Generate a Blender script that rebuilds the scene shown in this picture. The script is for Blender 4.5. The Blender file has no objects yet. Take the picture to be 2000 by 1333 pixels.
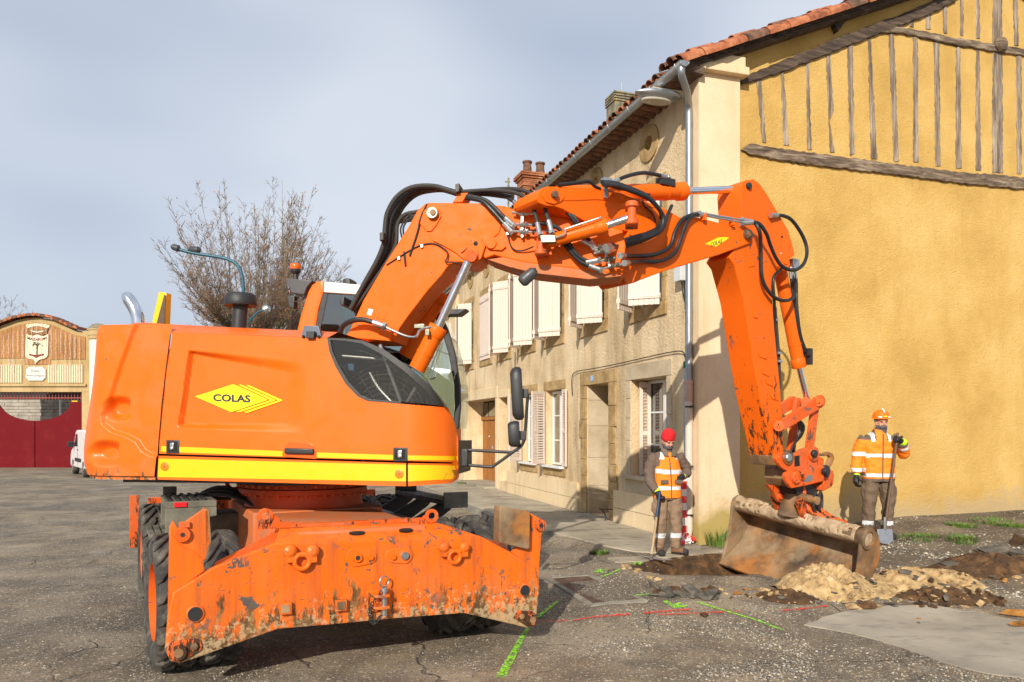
import bpy, bmesh, math, random
from mathutils import Vector, Matrix, noise as mnoise
R = math.radians
random.seed(7)
scene = bpy.context.scene
COL = scene.collection

# ---------------------------------------------------------------- camera, sky, sun, exposure
EYE = 1.9                                   # camera height above the road
cam_d = bpy.data.cameras.new('camera'); cam = bpy.data.objects.new('camera', cam_d); COL.objects.link(cam)
cam.location = (0, 0, EYE); cam.rotation_euler = (R(90), 0, 0)
cam_d.sensor_width = 36; cam_d.lens = 27.0; cam_d.shift_y = 0.0843
cam_d.clip_start = 0.05; cam_d.clip_end = 900
scene.camera = cam
LIGHT = Vector((0.28, 1.0, -0.5)).normalized()      # the way sunlight travels

world = bpy.data.worlds.new('World'); scene.world = world; world.use_nodes = True
world.cycles.sampling_method = 'NONE'; nt = world.node_tree; nt.nodes.clear()
def wn(t, **k):
    n = nt.nodes.new(t)
    for a, b in k.items(): setattr(n, a, b)
    return n
w_out = wn('ShaderNodeOutputWorld'); w_bg = wn('ShaderNodeBackground')
sky = wn('ShaderNodeTexSky'); sky.sky_type = 'NISHITA'; sky.sun_disc = False
sky.sun_elevation = math.asin(-LIGHT.z); sky.sun_rotation = math.atan2(-LIGHT.x, -LIGHT.y)
sky.air_density = 1.0; sky.dust_density = 1.5; sky.ozone_density = 1.5
tc = wn('ShaderNodeTexCoord'); mp = wn('ShaderNodeMapping'); mp.inputs['Scale'].default_value = (1.0, 1.0, 2.2)
n1 = wn('ShaderNodeTexNoise'); n1.inputs['Scale'].default_value = 1.5; n1.inputs['Detail'].default_value = 3; n1.inputs['Roughness'].default_value = .5
rp = wn('ShaderNodeValToRGB'); rp.color_ramp.elements[0].position = .3; rp.color_ramp.elements[0].color = (.72,.72,.72,1)
rp.color_ramp.elements[1].position = .7; rp.color_ramp.elements[1].color = (.93,.93,.93,1)
n2 = wn('ShaderNodeTexNoise'); n2.inputs['Scale'].default_value = 1.6; n2.inputs['Detail'].default_value = 2
cr = wn('ShaderNodeValToRGB'); cr.color_ramp.elements[0].position = .35; cr.color_ramp.elements[0].color = (4.1,4.85,6.25,1)
cr.color_ramp.elements[1].position = .65; cr.color_ramp.elements[1].color = (7.1,7.6,8.5,1)
mx = wn('ShaderNodeMix', data_type='RGBA')
w_bg.inputs['Strength'].default_value = .106
L = nt.links.new
L(tc.outputs['Generated'], mp.inputs['Vector']); L(mp.outputs['Vector'], n1.inputs['Vector']); L(mp.outputs['Vector'], n2.inputs['Vector'])
L(n1.outputs['Fac'], rp.inputs['Fac']); L(n2.outputs['Fac'], cr.inputs['Fac'])
L(rp.outputs['Color'], mx.inputs['Factor']); L(sky.outputs['Color'], mx.inputs['A']); L(cr.outputs['Color'], mx.inputs['B'])
L(mx.outputs['Result'], w_bg.inputs['Color']); L(w_bg.outputs['Background'], w_out.inputs['Surface'])

sun_d = bpy.data.lights.new('sun', 'SUN'); sun_d.energy = 5.0; sun_d.angle = R(.53); sun_d.color = (1, .93, .82)
sun = bpy.data.objects.new('sun', sun_d); COL.objects.link(sun); sun.location = (-10, -30, 25)
sun.rotation_euler = LIGHT.to_track_quat('-Z', 'Y').to_euler()
scene.view_settings.view_transform = 'Standard'; scene.view_settings.look = 'None'
scene.view_settings.exposure = 0.0; scene.view_settings.gamma = 1.0
scene.render.engine = 'CYCLES'
scene.cycles.use_denoising = True
scene.cycles.max_bounces = 6; scene.cycles.transparent_max_bounces = 16
scene.cycles.use_adaptive_sampling = True; scene.cycles.adaptive_threshold = .03

# ---------------------------------------------------------------- geometry helpers
class Pl:
    """A vertical plane of the place: origin, heading, and the side that faces the road."""
    def __init__(s, o, d):
        l = math.hypot(*d); s.o = o; s.d = (d[0]/l, d[1]/l)
        n = (s.d[1], -s.d[0])
        if n[0]*(-o[0]) + n[1]*(-o[1]) < 0: n = (-n[0], -n[1])
        s.n = n
    def off(s, k): return Pl2((s.o[0]+s.n[0]*k, s.o[1]+s.n[1]*k), s.d, s.n)
    def at(s, u, v):
        k = (u-1000)/1500.; q = (k*s.o[1]-s.o[0])/(s.d[0]-k*s.d[1]); dep = s.o[1]+q*s.d[1]
        return q, EYE-(v-835)/1500.*dep
    def w(s, q, z, off=0.): return Vector((s.o[0]+q*s.d[0]+s.n[0]*off, s.o[1]+q*s.d[1]+s.n[1]*off, z))
    def px(s, u, v, off=0.):
        p = s.off(off); q, z = p.at(u, v); return p.w(q, z)
class Pl2(Pl):
    def __init__(s, o, d, n): s.o, s.d, s.n = o, d, n
    @property
    def D(s): return Vector((s.d[0], s.d[1], 0))
Pl.D = property(lambda s: Vector((s.d[0], s.d[1], 0)))
Pl.N = property(lambda s: Vector((s.n[0], s.n[1], 0)))
def pix(u, v, d): return Vector(((u-1000)/1500.*d, d, EYE-(v-835)/1500.*d))

def frame_of(axis):
    a = Vector(axis).normalized()
    t = Vector((0,0,1)) if abs(a.z) < .9 else Vector((1,0,0))
    x = a.cross(t).normalized(); return a, x, x.cross(a).normalized()

class MB:
    def __init__(s): s.v = []; s.f = []; s.m = []; s.cur = 0
    def add(s, vs, fs):
        b = len(s.v); s.v += [Vector(v) for v in vs]
        for f in fs: s.f.append([b+i for i in f]); s.m.append(s.cur)
        return s
    def box(s, c, ax, ay, az):
        c, ax, ay, az = Vector(c), Vector(ax), Vector(ay), Vector(az)
        vs = [c+i*ax+j*ay+k*az for k in (-1,1) for j in (-1,1) for i in (-1,1)]
        return s.add(vs, [(0,2,3,1),(4,5,7,6),(0,1,5,4),(2,6,7,3),(0,4,6,2),(1,3,7,5)])
    def bx(s, lo, hi):
        lo, hi = Vector(lo), Vector(hi); h = (hi-lo)/2
        return s.box((lo+hi)/2, (h.x,0,0), (0,h.y,0), (0,0,h.z))
    def prism(s, pts, d):
        """pts: 3-D polygon, extruded by vector d"""
        pts = [Vector(p) for p in pts]; d = Vector(d); n = len(pts)
        return s.add(pts+[p+d for p in pts], [tuple(range(n))[::-1], tuple(range(n, 2*n))] + [(i, (i+1)%n, n+(i+1)%n, n+i) for i in range(n)])
    def plate(s, pl, poly, o0, o1):
        """outline in photo pixels on plane pl (at offset o1), extruded back to offset o0"""
        p1 = pl.off(o1); pts = [p1.w(*p1.at(u, v)) for u, v in poly]
        return s.prism(pts, pl.N*(o0-o1))
    def qplate(s, pl, poly, o0, o1):
        return s.prism([pl.w(q, z, o1) for q, z in poly], pl.N*(o0-o1))
    def tube(s, pts, r, n=10, cap=True):
        pts = [Vector(p) for p in pts]; m = len(pts)
        rs = r if isinstance(r, (list, tuple)) else [r]*m
        vs = []; a = None
        for i, p in enumerate(pts):
            t = (pts[min(i+1, m-1)]-pts[max(i-1, 0)]).normalized()
            if a is None: _, a, _b = frame_of(t)
            a = (a-t*a.dot(t)).normalized(); b = t.cross(a)
            vs += [p+(a*math.cos(2*math.pi*j/n)+b*math.sin(2*math.pi*j/n))*rs[i] for j in range(n)]
        fs = [(i*n+j, i*n+(j+1)%n, (i+1)*n+(j+1)%n, (i+1)*n+j) for i in range(m-1) for j in range(n)]
        if cap: fs += [tuple(range(n))[::-1], tuple((m-1)*n+j for j in range(n))]
        return s.add(vs, fs)
    def cyl(s, p0, p1, r0, r1=None, n=20): return s.tube([p0, p1], [r0, r0 if r1 is None else r1], n)
    def lathe(s, prof, o, axis, n=24, cap=True):
        o = Vector(o); a, x, y = frame_of(axis); vs = []; m = len(prof)
        for r, h in prof:
            vs += [o+a*h+(x*math.cos(2*math.pi*j/n)+y*math.sin(2*math.pi*j/n))*max(r, 1e-4) for j in range(n)]
        fs = [(i*n+j, i*n+(j+1)%n, (i+1)*n+(j+1)%n, (i+1)*n+j) for i in range(m-1) for j in range(n)]
        if cap: fs += [tuple(range(n))[::-1], tuple((m-1)*n+j for j in range(n))]
        return s.add(vs, fs)
    def ring(s, o, axis, R0, r, n=28, k=8):
        o = Vector(o); a, x, y = frame_of(axis); vs = []
        for i in range(n):
            t = 2*math.pi*i/n; c = x*math.cos(t)+y*math.sin(t)
            vs += [o+c*(R0+r*math.cos(2*math.pi*j/k))+a*r*math.sin(2*math.pi*j/k) for j in range(k)]
        return s.add(vs, [(i*k+j, ((i+1)%n)*k+j, ((i+1)%n)*k+(j+1)%k, i*k+(j+1)%k) for i in range(n) for j in range(k)])
    def annulus(s, o, axis, r0, r1, h, n=28):
        """flat ring, r0 inner, r1 outer, thickness h along axis"""
        o = Vector(o); a, x, y = frame_of(axis); vs = []
        for i in range(n):
            t = 2*math.pi*i/n; c = x*math.cos(t)+y*math.sin(t)
            vs += [o+c*r0, o+c*r1, o+c*r1+a*h, o+c*r0+a*h]
        return s.add(vs, [(i*4+j, i*4+(j+1)%4, ((i+1)%n)*4+(j+1)%4, ((i+1)%n)*4+j) for i in range(n) for j in range(4)])
    def ball(s, c, rx, ry=None, rz=None, n=14, m=9):
        c = Vector(c); ry = ry or rx; rz = rz or rx; vs = []
        for i in range(m+1):
            p = math.pi*i/m
            for j in range(n):
                t = 2*math.pi*j/n; sr = max(math.sin(p), 1e-3)
                vs.append(c+Vector((rx*sr*math.cos(t), ry*sr*math.sin(t), rz*math.cos(p))))
        return s.add(vs, [(i*n+j, (i+1)*n+j, (i+1)*n+(j+1)%n, i*n+(j+1)%n) for i in range(m) for j in range(n)])
    def mesh(s, name, mats, base=Vector((0,0,0)), bevel=0, seg=2, angle=34, fix=True):
        bm = bmesh.new()
        vs = [bm.verts.new(v-base) for v in s.v]
        for f, m in zip(s.f, s.m):
            try: fc = bm.faces.new([vs[i] for i in f]); fc.material_index = m
            except ValueError: pass
        if fix: bmesh.ops.recalc_face_normals(bm, faces=bm.faces)
        nb = set()
        if bevel:
            es = [e for e in bm.edges if len(e.link_faces) == 2 and e.calc_face_angle(0) > R(28)]
            r = bmesh.ops.bevel(bm, geom=es, offset=bevel, segments=seg, affect='EDGES', profile=.6, clamp_overlap=True)
            nb = set(r['faces'])
        for f in bm.faces: f.smooth = True
        for e in bm.edges:
            lf = e.link_faces
            e.smooth = not (len(lf) == 2 and (e.calc_face_angle(0) > R(angle) or (nb and (lf[0] in nb) != (lf[1] in nb))))
        me = bpy.data.meshes.new(name); bm.to_mesh(me); bm.free()
        for m in (mats if isinstance(mats, (list, tuple)) else [mats]): me.materials.append(m)
        return me
    def build(s, name, mats, parent=None, bevel=0, seg=2, angle=34, fix=True):
        base = origin_of(parent)
        return link(bpy.data.objects.new(name, s.mesh(name, mats, base, bevel, seg, angle, fix)), parent)
def origin_of(p):
    o = Vector((0,0,0))
    while p: o += p.location; p = p.parent
    return o
def link(o, parent=None):
    COL.objects.link(o)
    if parent: o.parent = parent
    return o
def thing(name, label, cat, loc, group=None):
    o = bpy.data.objects.new(name, None); COL.objects.link(o); o.location = Vector(loc); o.empty_display_size = .3
    return tag(o, label, cat, group)
def tag(o, label, cat, group=None):
    o['label'] = label; o['category'] = cat
    if group: o['group'] = group
    return o
def struct(o, label=None, kind='structure'):
    o['kind'] = kind
    if label: o['label'] = label
    return o
def inst(name, me, parent, M):
    """one piece that shares mesh me, placed by world matrix M"""
    o = bpy.data.objects.new(name, me); link(o, parent)
    o.matrix_local = Matrix.Translation(-origin_of(parent)) @ M
    return o
def mat3(o, x, y, z):
    return Matrix(((x[0],y[0],z[0],o[0]),(x[1],y[1],z[1],o[1]),(x[2],y[2],z[2],o[2]),(0,0,0,1)))
def spline(pts, n=6):
    """Catmull-Rom through 3-D points"""
    pts = [Vector(p) for p in pts]; out = []
    for i in range(len(pts)-1):
        p0, p1, p2, p3 = pts[max(i-1,0)], pts[i], pts[i+1], pts[min(i+2, len(pts)-1)]
        for k in range(n):
            t = k/n
            out.append(.5*((2*p1)+(p2-p0)*t+(2*p0-5*p1+4*p2-p3)*t*t+(3*p1-p0-3*p2+p3)*t**3))
    return out+[pts[-1]]
def ss(a, b, x):
    t = min(max((x-a)/(b-a), 0), 1); return t*t*(3-2*t)
def text_mesh(txt, size, mat, name, extrude=.002, bold=0.):
    cu = bpy.data.curves.new(name, 'FONT'); cu.body = txt; cu.size = size; cu.align_x = 'CENTER'; cu.align_y = 'CENTER'
    cu.extrude = extrude; cu.offset = bold; cu.resolution_u = 3
    o = bpy.data.objects.new('tmp_text', cu); COL.objects.link(o)
    dg = bpy.context.evaluated_depsgraph_get()
    me = bpy.data.meshes.new_from_object(o.evaluated_get(dg)); bpy.data.objects.remove(o)
    me.name = name; me.materials.clear(); me.materials.append(mat); return me

# ---------------------------------------------------------------- materials
class NT:
    def __init__(s, name):
        s.m = bpy.data.materials.new(name); s.m.use_nodes = True; s.t = s.m.node_tree
        s.b = s.t.nodes['Principled BSDF']; s.out = s.t.nodes['Material Output']
        s.pos = s.n('ShaderNodeNewGeometry').outputs['Position']
    def n(s, t, **k):
        n = s.t.nodes.new(t)
        for a, b in k.items(): setattr(n, a, b)
        return n
    def ln(s, a, b): s.t.links.new(a, b)
    def val(s, sock, v):
        if hasattr(v, 'links'): s.ln(v, sock)
        elif isinstance(v, (tuple, list)): sock.default_value = tuple(v)+((1,) if len(v) == 3 and len(sock.default_value) == 4 else ())
        else: sock.default_value = v
    def map(s, sc, rot=(0,0,0), vec=None):
        n = s.n('ShaderNodeMapping'); s.ln(vec or s.pos, n.inputs['Vector']); n.inputs['Scale'].default_value = sc; n.inputs['Rotation'].default_value = rot
        return n.outputs['Vector']
    def noise(s, scale, detail=4, rough=.55, vec=None, dist=0., w=None):
        n = s.n('ShaderNodeTexNoise'); s.ln(vec or s.pos, n.inputs['Vector'])
        n.inputs['Scale'].default_value = scale; n.inputs['Detail'].default_value = min(detail, 4); n.inputs['Roughness'].default_value = rough; n.inputs['Distortion'].default_value = dist
        return n.outputs['Fac']
    def vor(s, scale, feature='F1', vec=None, out='Distance', rand=1.):
        n = s.n('ShaderNodeTexVoronoi', feature=feature); s.ln(vec or s.pos, n.inputs['Vector']); n.inputs['Scale'].default_value = scale
        n.inputs['Randomness'].default_value = rand
        return n.outputs[out]
    def ramp(s, fac, *stops):
        n = s.n('ShaderNodeValToRGB'); s.ln(fac, n.inputs['Fac']); e = n.color_ramp.elements
        while len(e) < len(stops): e.new(.5)
        for i, (p, c) in enumerate(stops):
            e[i].position = p; c = (c, c, c) if not isinstance(c, (tuple, list)) else c; e[i].color = tuple(c)+(1,)
        return n.outputs['Color']
    def mix(s, f, a, b, mode='MIX'):
        n = s.n('ShaderNodeMix', data_type='RGBA', blend_type=mode); s.val(n.inputs['Factor'], f); s.val(n.inputs['A'], a); s.val(n.inputs['B'], b); return n.outputs['Result']
    def math(s, op, a, b=0., c=None):
        n = s.n('ShaderNodeMath', operation=op); s.val(n.inputs[0], a); s.val(n.inputs[1], b)
        if c is not None: s.val(n.inputs[2], c)
        return n.outputs[0]
    def z(s):
        n = s.n('ShaderNodeSeparateXYZ'); s.ln(s.pos, n.inputs[0]); return n.outputs['Z']
    def xyz(s, vec=None):
        n = s.n('ShaderNodeSeparateXYZ'); s.ln(vec or s.pos, n.inputs[0]); return n.outputs
    def bump(s, h, strength=.4, dist=.01, nrm=None):
        n = s.n('ShaderNodeBump'); s.ln(h, n.inputs['Height']); n.inputs['Strength'].default_value = strength; n.inputs['Distance'].default_value = dist
        if nrm is not None: s.ln(nrm, n.inputs['Normal'])
        s.ln(n.outputs['Normal'], s.b.inputs['Normal']); return n.outputs['Normal']
    def set(s, col=None, rough=None, metal=None, **k):
        for key, v in (('Base Color', col), ('Roughness', rough), ('Metallic', metal)):
            if v is not None: s.val(s.b.inputs[key], v)
        for key, v in k.items(): s.val(s.b.inputs[key.replace('_', ' ')], v)
        return s.m
def plain(name, col, rough=.6, metal=0., var=.12, scale=8., bump=0., bscale=60., **k):
    """a flat paint, rubber or metal with slight mottling"""
    t = NT(name); f = t.noise(scale, 4)
    c = t.mix(f, [max(0, x*(1-var)) for x in col], [min(1, x*(1+var)) for x in col])
    r = t.ramp(t.noise(scale*2.3, 3), (.3, max(rough-.08, .02)), (.7, min(rough+.08, 1)))
    if bump: t.bump(t.noise(bscale, 4), bump, .01)
    return t.set(c, r, metal, **k)
# ---------------------------------------------------------------- palette
def m_orange(name, col=(.86, .145, .004), chips=.0, mud=None, dust=.0, rough=.40, coat=.12, streak=False, scuff=None, spec=.3):
    t = NT(name)
    c = t.mix(t.noise(1.7, 5), [x*.86 for x in col], [min(1, x*1.08) for x in col])
    r = t.ramp(t.noise(9, 5, .6), (.3, rough-.08), (.75, rough+.16))
    if dust:
        f = t.math('MULTIPLY', t.ramp(t.noise(3.1, 8, .68), (.45, 0.), (.75, 1.)), dust)
        c = t.mix(f, c, (.42, .22, .12)); r = t.mix(f, r, (.8,)*3)
    if streak:
        f = t.ramp(t.noise(1., 6, .65, t.map((11, 11, .9))), (.48, 0.), (.72, .7))
        c = t.mix(f, c, (.27, .07, .02)); r = t.mix(f, r, (.75,)*3)
    if chips:
        a = t.ramp(t.noise(7.5, 9, .72, dist=.6), (.69-chips*.08, 0.), (.71-chips*.08, 1.))
        b = t.ramp(t.noise(1.8, 3), (.47, 0.), (.56, 1.))
        s = t.ramp(t.noise(5, 5, .7, t.map((1.2, 1.2, 6), (.5, .9, .4))), (.715-chips*.04, 0.), (.73-chips*.04, 1.))
        f = t.mix(1., t.mix(1., a, b, 'MULTIPLY'), s, 'LIGHTEN')
        c = t.mix(f, c, t.mix(t.noise(20), (.05, .045, .045), (.17, .13, .10))); r = t.mix(f, r, (.7,)*3)
    if scuff:
        g = t.math('DIVIDE', t.math('SUBTRACT', scuff[1], t.z()), scuff[1]-scuff[0])
        f = t.ramp(t.math('ADD', t.math('MULTIPLY', g, .24), t.noise(1., 8, .8, t.map((16, 16, 4)))), (.68, 0.), (.73, 1.))
        c = t.mix(f, c, t.mix(t.noise(15), (.012, .010, .009), (.10, .05, .02))); r = t.mix(f, r, (.7,)*3)
    if mud:
        z0, z1 = mud
        g = t.math('DIVIDE', t.math('SUBTRACT', z1, t.z()), z1-z0)
        nz = t.noise(1., 8, .75, t.map((11, 11, 3.2)))
        f = t.ramp(t.math('ADD', g, t.math('MULTIPLY', t.math('SUBTRACT', nz, .5), 2.4)), (.38, 0.), (.62, 1.))
        mc = t.ramp(t.noise(6, 7, .7), (.3, (.04, .022, .010)), (.52, (.15, .075, .025)), (.66, (.34, .19, .07)), (.8, (.5, .34, .16)))
        c = t.mix(f, c, mc); r = t.mix(f, r, (.85,)*3)
        f2 = t.ramp(t.math('ADD', g, t.math('MULTIPLY', t.math('SUBTRACT', t.noise(26, 5, .7), .5), 2.)), (.55, 0.), (.7, 1.))
        c = t.mix(t.math('MULTIPLY', f2, .6), c, (.55, .40, .22))
    t.bump(t.noise(90, 3), .05, .004)
    return t.set(c, r, 0., Coat_Weight=coat, Coat_Roughness=.2, Specular_IOR_Level=spec)
ORANGE = m_orange('orange paint', dust=.10, chips=.02)
ORANGE_BOOM = m_orange('orange boom paint', (.85, .140, .004), chips=.6, dust=.0, rough=.5, coat=.04, spec=.18)
ORANGE_ARM = m_orange('orange arm paint', (.84, .132, .004), scuff=(1.3, 2.9), chips=.95, rough=.5, coat=.05, spec=.2)
ORANGE_WORN = m_orange('worn orange paint', (.74, .105, .008), scuff=(.3, 2.2), chips=1.4, dust=.5, rough=.5, coat=.1)
ORANGE_BLADE = m_orange('scuffed orange blade paint', (.87, .148, .004), chips=1.3, mud=(.10, .84), dust=.25, rough=.42, coat=.15, streak=True)
ORANGE_DUSTY = m_orange('dusty orange deck paint', (.66, .17, .05), chips=.7, dust=1., rough=.7, coat=0.)
ORANGE_DARK = m_orange('red orange paint', (.62, .075, .008), chips=.5, dust=.3, rough=.5, coat=.1)
ORANGE_TAIL = m_orange('orange tail casting paint', chips=.2, dust=.35, mud=(1.3, 1.58), rough=.36)
BLACK = plain('black plastic', (.022, .022, .023), .5, bump=.1, bscale=200)
RUBBER_HOSE = plain('black hose rubber', (.014, .014, .015), .42, bump=.1, bscale=150)
RUBBER_OLD = plain('dusty hose rubber', (.032, .027, .022), .6, var=.35, scale=5)
DARK_STEEL = plain('dark steel', (.045, .042, .04), .5, .4, var=.4, bump=.15)
STEEL = plain('zinc steel', (.52, .53, .52), .33, .9, var=.18, scale=20)
CHROME = plain('chrome rod', (.78, .79, .82), .12, 1., var=.03)
BRASS = plain('greenish zinc fitting', (.22, .215, .16), .38, .85, var=.2, scale=25)
YELLOW = plain('yellow stripe film', (1.0, .52, .0), .4, var=.03)
YELLOW_LOGO = plain('yellow logo film', (1.0, .76, .0), .42, var=.02)
LOGO_INK = plain('dark blue logo ink', (.022, .022, .045), .5)
LIGHT_ORANGE = plain('orange reflector', (.75, .22, .01), .35)
OLIVE = NT('muddy olive steel'); OLIVE = OLIVE.set(OLIVE.ramp(OLIVE.noise(4, 7, .65), (.3, (.07, .066, .05)), (.55, (.15, .14, .10)), (.75, (.25, .23, .17))), .75)
SEAM = plain('panel seam', (.012, .008, .006), .8)
WHITE_CAB = plain('cab roof white', (.74, .72, .64), .45, var=.05)
RED_REFL = plain('red reflector', (.75, .015, .02), .3)
GALV = plain('galvanised zinc', (.36, .39, .40), .42, .8, var=.25, scale=6)
def m_glass(name, tint=(.7, .85, .85), alpha=.35, rough=.03):
    t = NT(name)
    tr = t.n('ShaderNodeBsdfTransparent'); tr.inputs['Color'].default_value = tuple(tint)+(1,)
    gl = t.n('ShaderNodeBsdfGlossy'); gl.inputs['Roughness'].default_value = rough; gl.inputs['Color'].default_value = (.9, .95, 1, 1)
    fr = t.n('ShaderNodeFresnel'); fr.inputs['IOR'].default_value = 1.45
    f = t.math('ADD', fr.outputs[0], alpha*.25)
    mxs = t.n('ShaderNodeMixShader'); t.ln(f, mxs.inputs[0]); t.ln(tr.outputs[0], mxs.inputs[1]); t.ln(gl.outputs[0], mxs.inputs[2])
    t.ln(mxs.outputs[0], t.out.inputs['Surface']); return t.m
GLASS_CAB = m_glass('cab glass', (.62, .74, .72), .45)
GLASS_DARK = m_glass('smoked grille glass', (.80, .80, .78), .05, .08)
def m_rubber():
    t = NT('tyre rubber')
    d = t.ramp(t.noise(7, 7, .65), (.3, (.02, .019, .018)), (.5, (.055, .049, .042)), (.7, (.15, .13, .10)))
    t.bump(t.noise(40, 5), .3, .006)
    return t.set(d, .82)
TYRE = m_rubber()
def m_mudsteel():
    t = NT('rusty muddy bucket steel')
    c = t.ramp(t.noise(2.6, 8, .62), (.28, (.05, .032, .02)), (.42, (.15, .09, .048)), (.55, (.26, .14, .06)), (.66, (.33, .23, .13)), (.8, (.22, .165, .11)))
    c = t.mix(t.ramp(t.noise(1.9, 5, .6), (.52, 0.), (.66, .75)), c, (.50, .19, .035))
    c = t.mix(t.ramp(t.noise(1.3, 7, .7, t.map((1, 1, 1), (0, 0, 2))), (.5, 0.), (.62, .5)), c, (.40, .31, .19))
    t.bump(t.noise(22, 8, .7), .5, .015)
    return t.set(c, t.ramp(t.noise(5, 4), (.4, .45), (.6, .85)), .1)
BUCKET = m_mudsteel()
def m_soil(name, a, b, c, scale=5.):
    t = NT(name); f = t.noise(scale, 8, .68)
    col = t.ramp(f, (.32, a), (.52, b), (.72, c)); t.bump(t.noise(28, 8, .7), .7, .02)
    return t.set(col, .95)
CLAY = m_soil('sandy clay', (.20, .125, .058), (.46, .305, .135), (.62, .45, .24), 8.)
BROWN_SOIL = m_soil('brown soil', (.03, .016, .007), (.085, .042, .015), (.20, .10, .035), 7.)
TAN_MUD = m_soil('tan caked mud', (.28, .18, .10), (.46, .33, .20), (.60, .46, .31), 9)
ASPHALT_CHUNK = m_soil('broken asphalt', (.055, .05, .043), (.125, .108, .085), (.24, .20, .145))
RUST_STONE = m_soil('ochre stone', (.17, .07, .012), (.34, .15, .03), (.50, .26, .07))

# ---------------------------------------------------------------- the place: main planes
TH = math.atan2(.30, .954)
CORNER = (2.72, 11.1)
FAC = Pl(CORNER, (-math.sin(TH), math.cos(TH)))       # street front, running away from the corner
GAB = Pl(CORNER, (math.cos(TH), math.sin(TH)))        # gable wall, running right from the corner
FD, FN, GD, GN = FAC.D, FAC.N, GAB.D, GAB.N
def house_coords(x, y):
    dx, dy = x-CORNER[0], y-CORNER[1]
    return dx*FAC.d[0]+dy*FAC.d[1], dx*FAC.n[0]+dy*FAC.n[1], dx*GAB.d[0]+dy*GAB.d[1], dx*GAB.n[0]+dy*GAB.n[1]   # s, q, t, g
PIT = (2.45, 9.5)
def pit_r(x, y):
    a = math.hypot(((x-PIT[0])*.97+(y-PIT[1])*.24)/1.0, (-(x-PIT[0])*.24+(y-PIT[1])*.97)/.62)
    dx, dy = x-3.22, y-9.30; b = math.hypot((dx*.545-dy*.839)/1.15, (dx*.839+dy*.545)/.42)      # along the bucket lip
    return min(a, b)
def gz0(x, y):
    s, q, t, g = house_coords(x, y)
    dist = max(q, g)
    z = .2*(1-ss(1.7, 3.9, dist))
    if q > 0: z -= .11*ss(-.3, 1.2, s)*ss(1.45, 1.75, q)*(1-ss(2.0, 4.0, dist))
    z += (.27*ss(.5, 4, t)+.012*max(min(t, 12)-4, 0))*(1-ss(1.5, 5.5, g))
    return z
def gz(x, y):
    z = gz0(x, y)
    near = 1-ss(14, 26, math.hypot(x, y-6))
    z += near*.012*mnoise.noise(Vector((x*.9, y*.9, 0)))
    r = pit_r(x, y)+.18*mnoise.noise(Vector((x*3, y*3, 4)))
    z -= .32*(1-ss(.72, .98, r))
    s, q, t, g = house_coords(x, y)
    rough = ss(-.3, 1.4, t)*(1-ss(3.6, 5.2, g))
    z += rough*(.045*mnoise.noise(Vector((x*1.7, y*1.7, 3)))+.02*mnoise.noise(Vector((x*5, y*5, 8))))*ss(-.2,.6,g)
    return z
def gpix(u, v, dz=0.):
    d = EYE*1500/(v-835)
    for _ in range(30):
        x = (u-1000)/1500*d; d += .6*((EYE-gz(x, d)-dz)*1500/(v-835)-d)
    return Vector(((u-1000)/1500*d, d, gz((u-1000)/1500*d, d)+dz))

def m_asphalt():
    t = NT('worn gravelly asphalt')
    big = t.noise(.35, 5, .55); mid = t.noise(1.6, 7, .62)
    c = t.ramp(mid, (.3, (.10, .075, .048)), (.5, (.20, .15, .092)), (.68, (.335, .258, .158)))
    c = t.mix(t.ramp(big, (.45, 0.), (.62, .7)), c, (.085, .070, .050))  # broad uneven tone, deepened to stand in for shadow patches on the road
    c = t.mix(t.ramp(t.noise(.8, 4, .5, t.map((1, 1, 1), (0, 0, 1.0))), (.50, 0.), (.66, .6)), c, (.36, .29, .20))
    # loose chippings: pale and dark stones of one to two centimetres
    for sc, lo, amt in ((24., .72, .75), (44., .50, .85), (85., .45, .8)):
        v = t.n('ShaderNodeTexVoronoi'); t.ln(t.pos, v.inputs['Vector']); v.inputs['Scale'].default_value = sc
        sep = t.n('ShaderNodeSeparateColor'); t.ln(v.outputs['Color'], sep.inputs[0])
        pick = t.ramp(sep.outputs[0], (lo, 0.), (lo+.04, 1.))
        core = t.ramp(v.outputs['Distance'], (.3, 1.), (.46, 0.))
        f = t.math('MULTIPLY', t.mix(1., pick, core, 'MULTIPLY'), amt)
        c = t.mix(f, c, t.ramp(sep.outputs[1], (0., (.04, .042, .045)), (.38, (.12, .115, .105)), (.7, (.42, .36, .26)), (1., (.66, .58, .45))))
    e = t.vor(.62, 'DISTANCE_TO_EDGE', vec=None)
    warp = t.n('ShaderNodeTexNoise'); t.ln(t.pos, warp.inputs['Vector']); warp.inputs['Scale'].default_value = 2.2; warp.inputs['Detail'].default_value = 6
    add = t.n('ShaderNodeVectorMath', operation='MULTIPLY_ADD'); t.ln(warp.outputs['Color'], add.inputs[0]); add.inputs[1].default_value = (.55, .55, .0); t.ln(t.pos, add.inputs[2])
    e = t.vor(.55, 'DISTANCE_TO_EDGE', add.outputs[0])
    crack = t.math('MULTIPLY', t.ramp(e, (.001, 1.), (.0055, 0.)), t.ramp(t.noise(.6, 3), (.47, 0.), (.55, 1.)))
    c = t.mix(t.math('MULTIPLY', crack, .4), c, (.018, .016, .014))
    h = t.math('SUBTRACT', t.math('ADD', t.math('MULTIPLY', t.noise(45, 6, .7), .6), t.math('MULTIPLY', t.noise(6, 4), .5)), t.math('MULTIPLY', crack, 1.6))
    t.bump(h, .9, .02)
    # bare gravelly earth in front of the gable and the disturbed ground by the trench
    return t.set(c, t.ramp(t.noise(3, 4), (.4, .75), (.6, .95)))
ASPHALT = m_asphalt()
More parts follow.
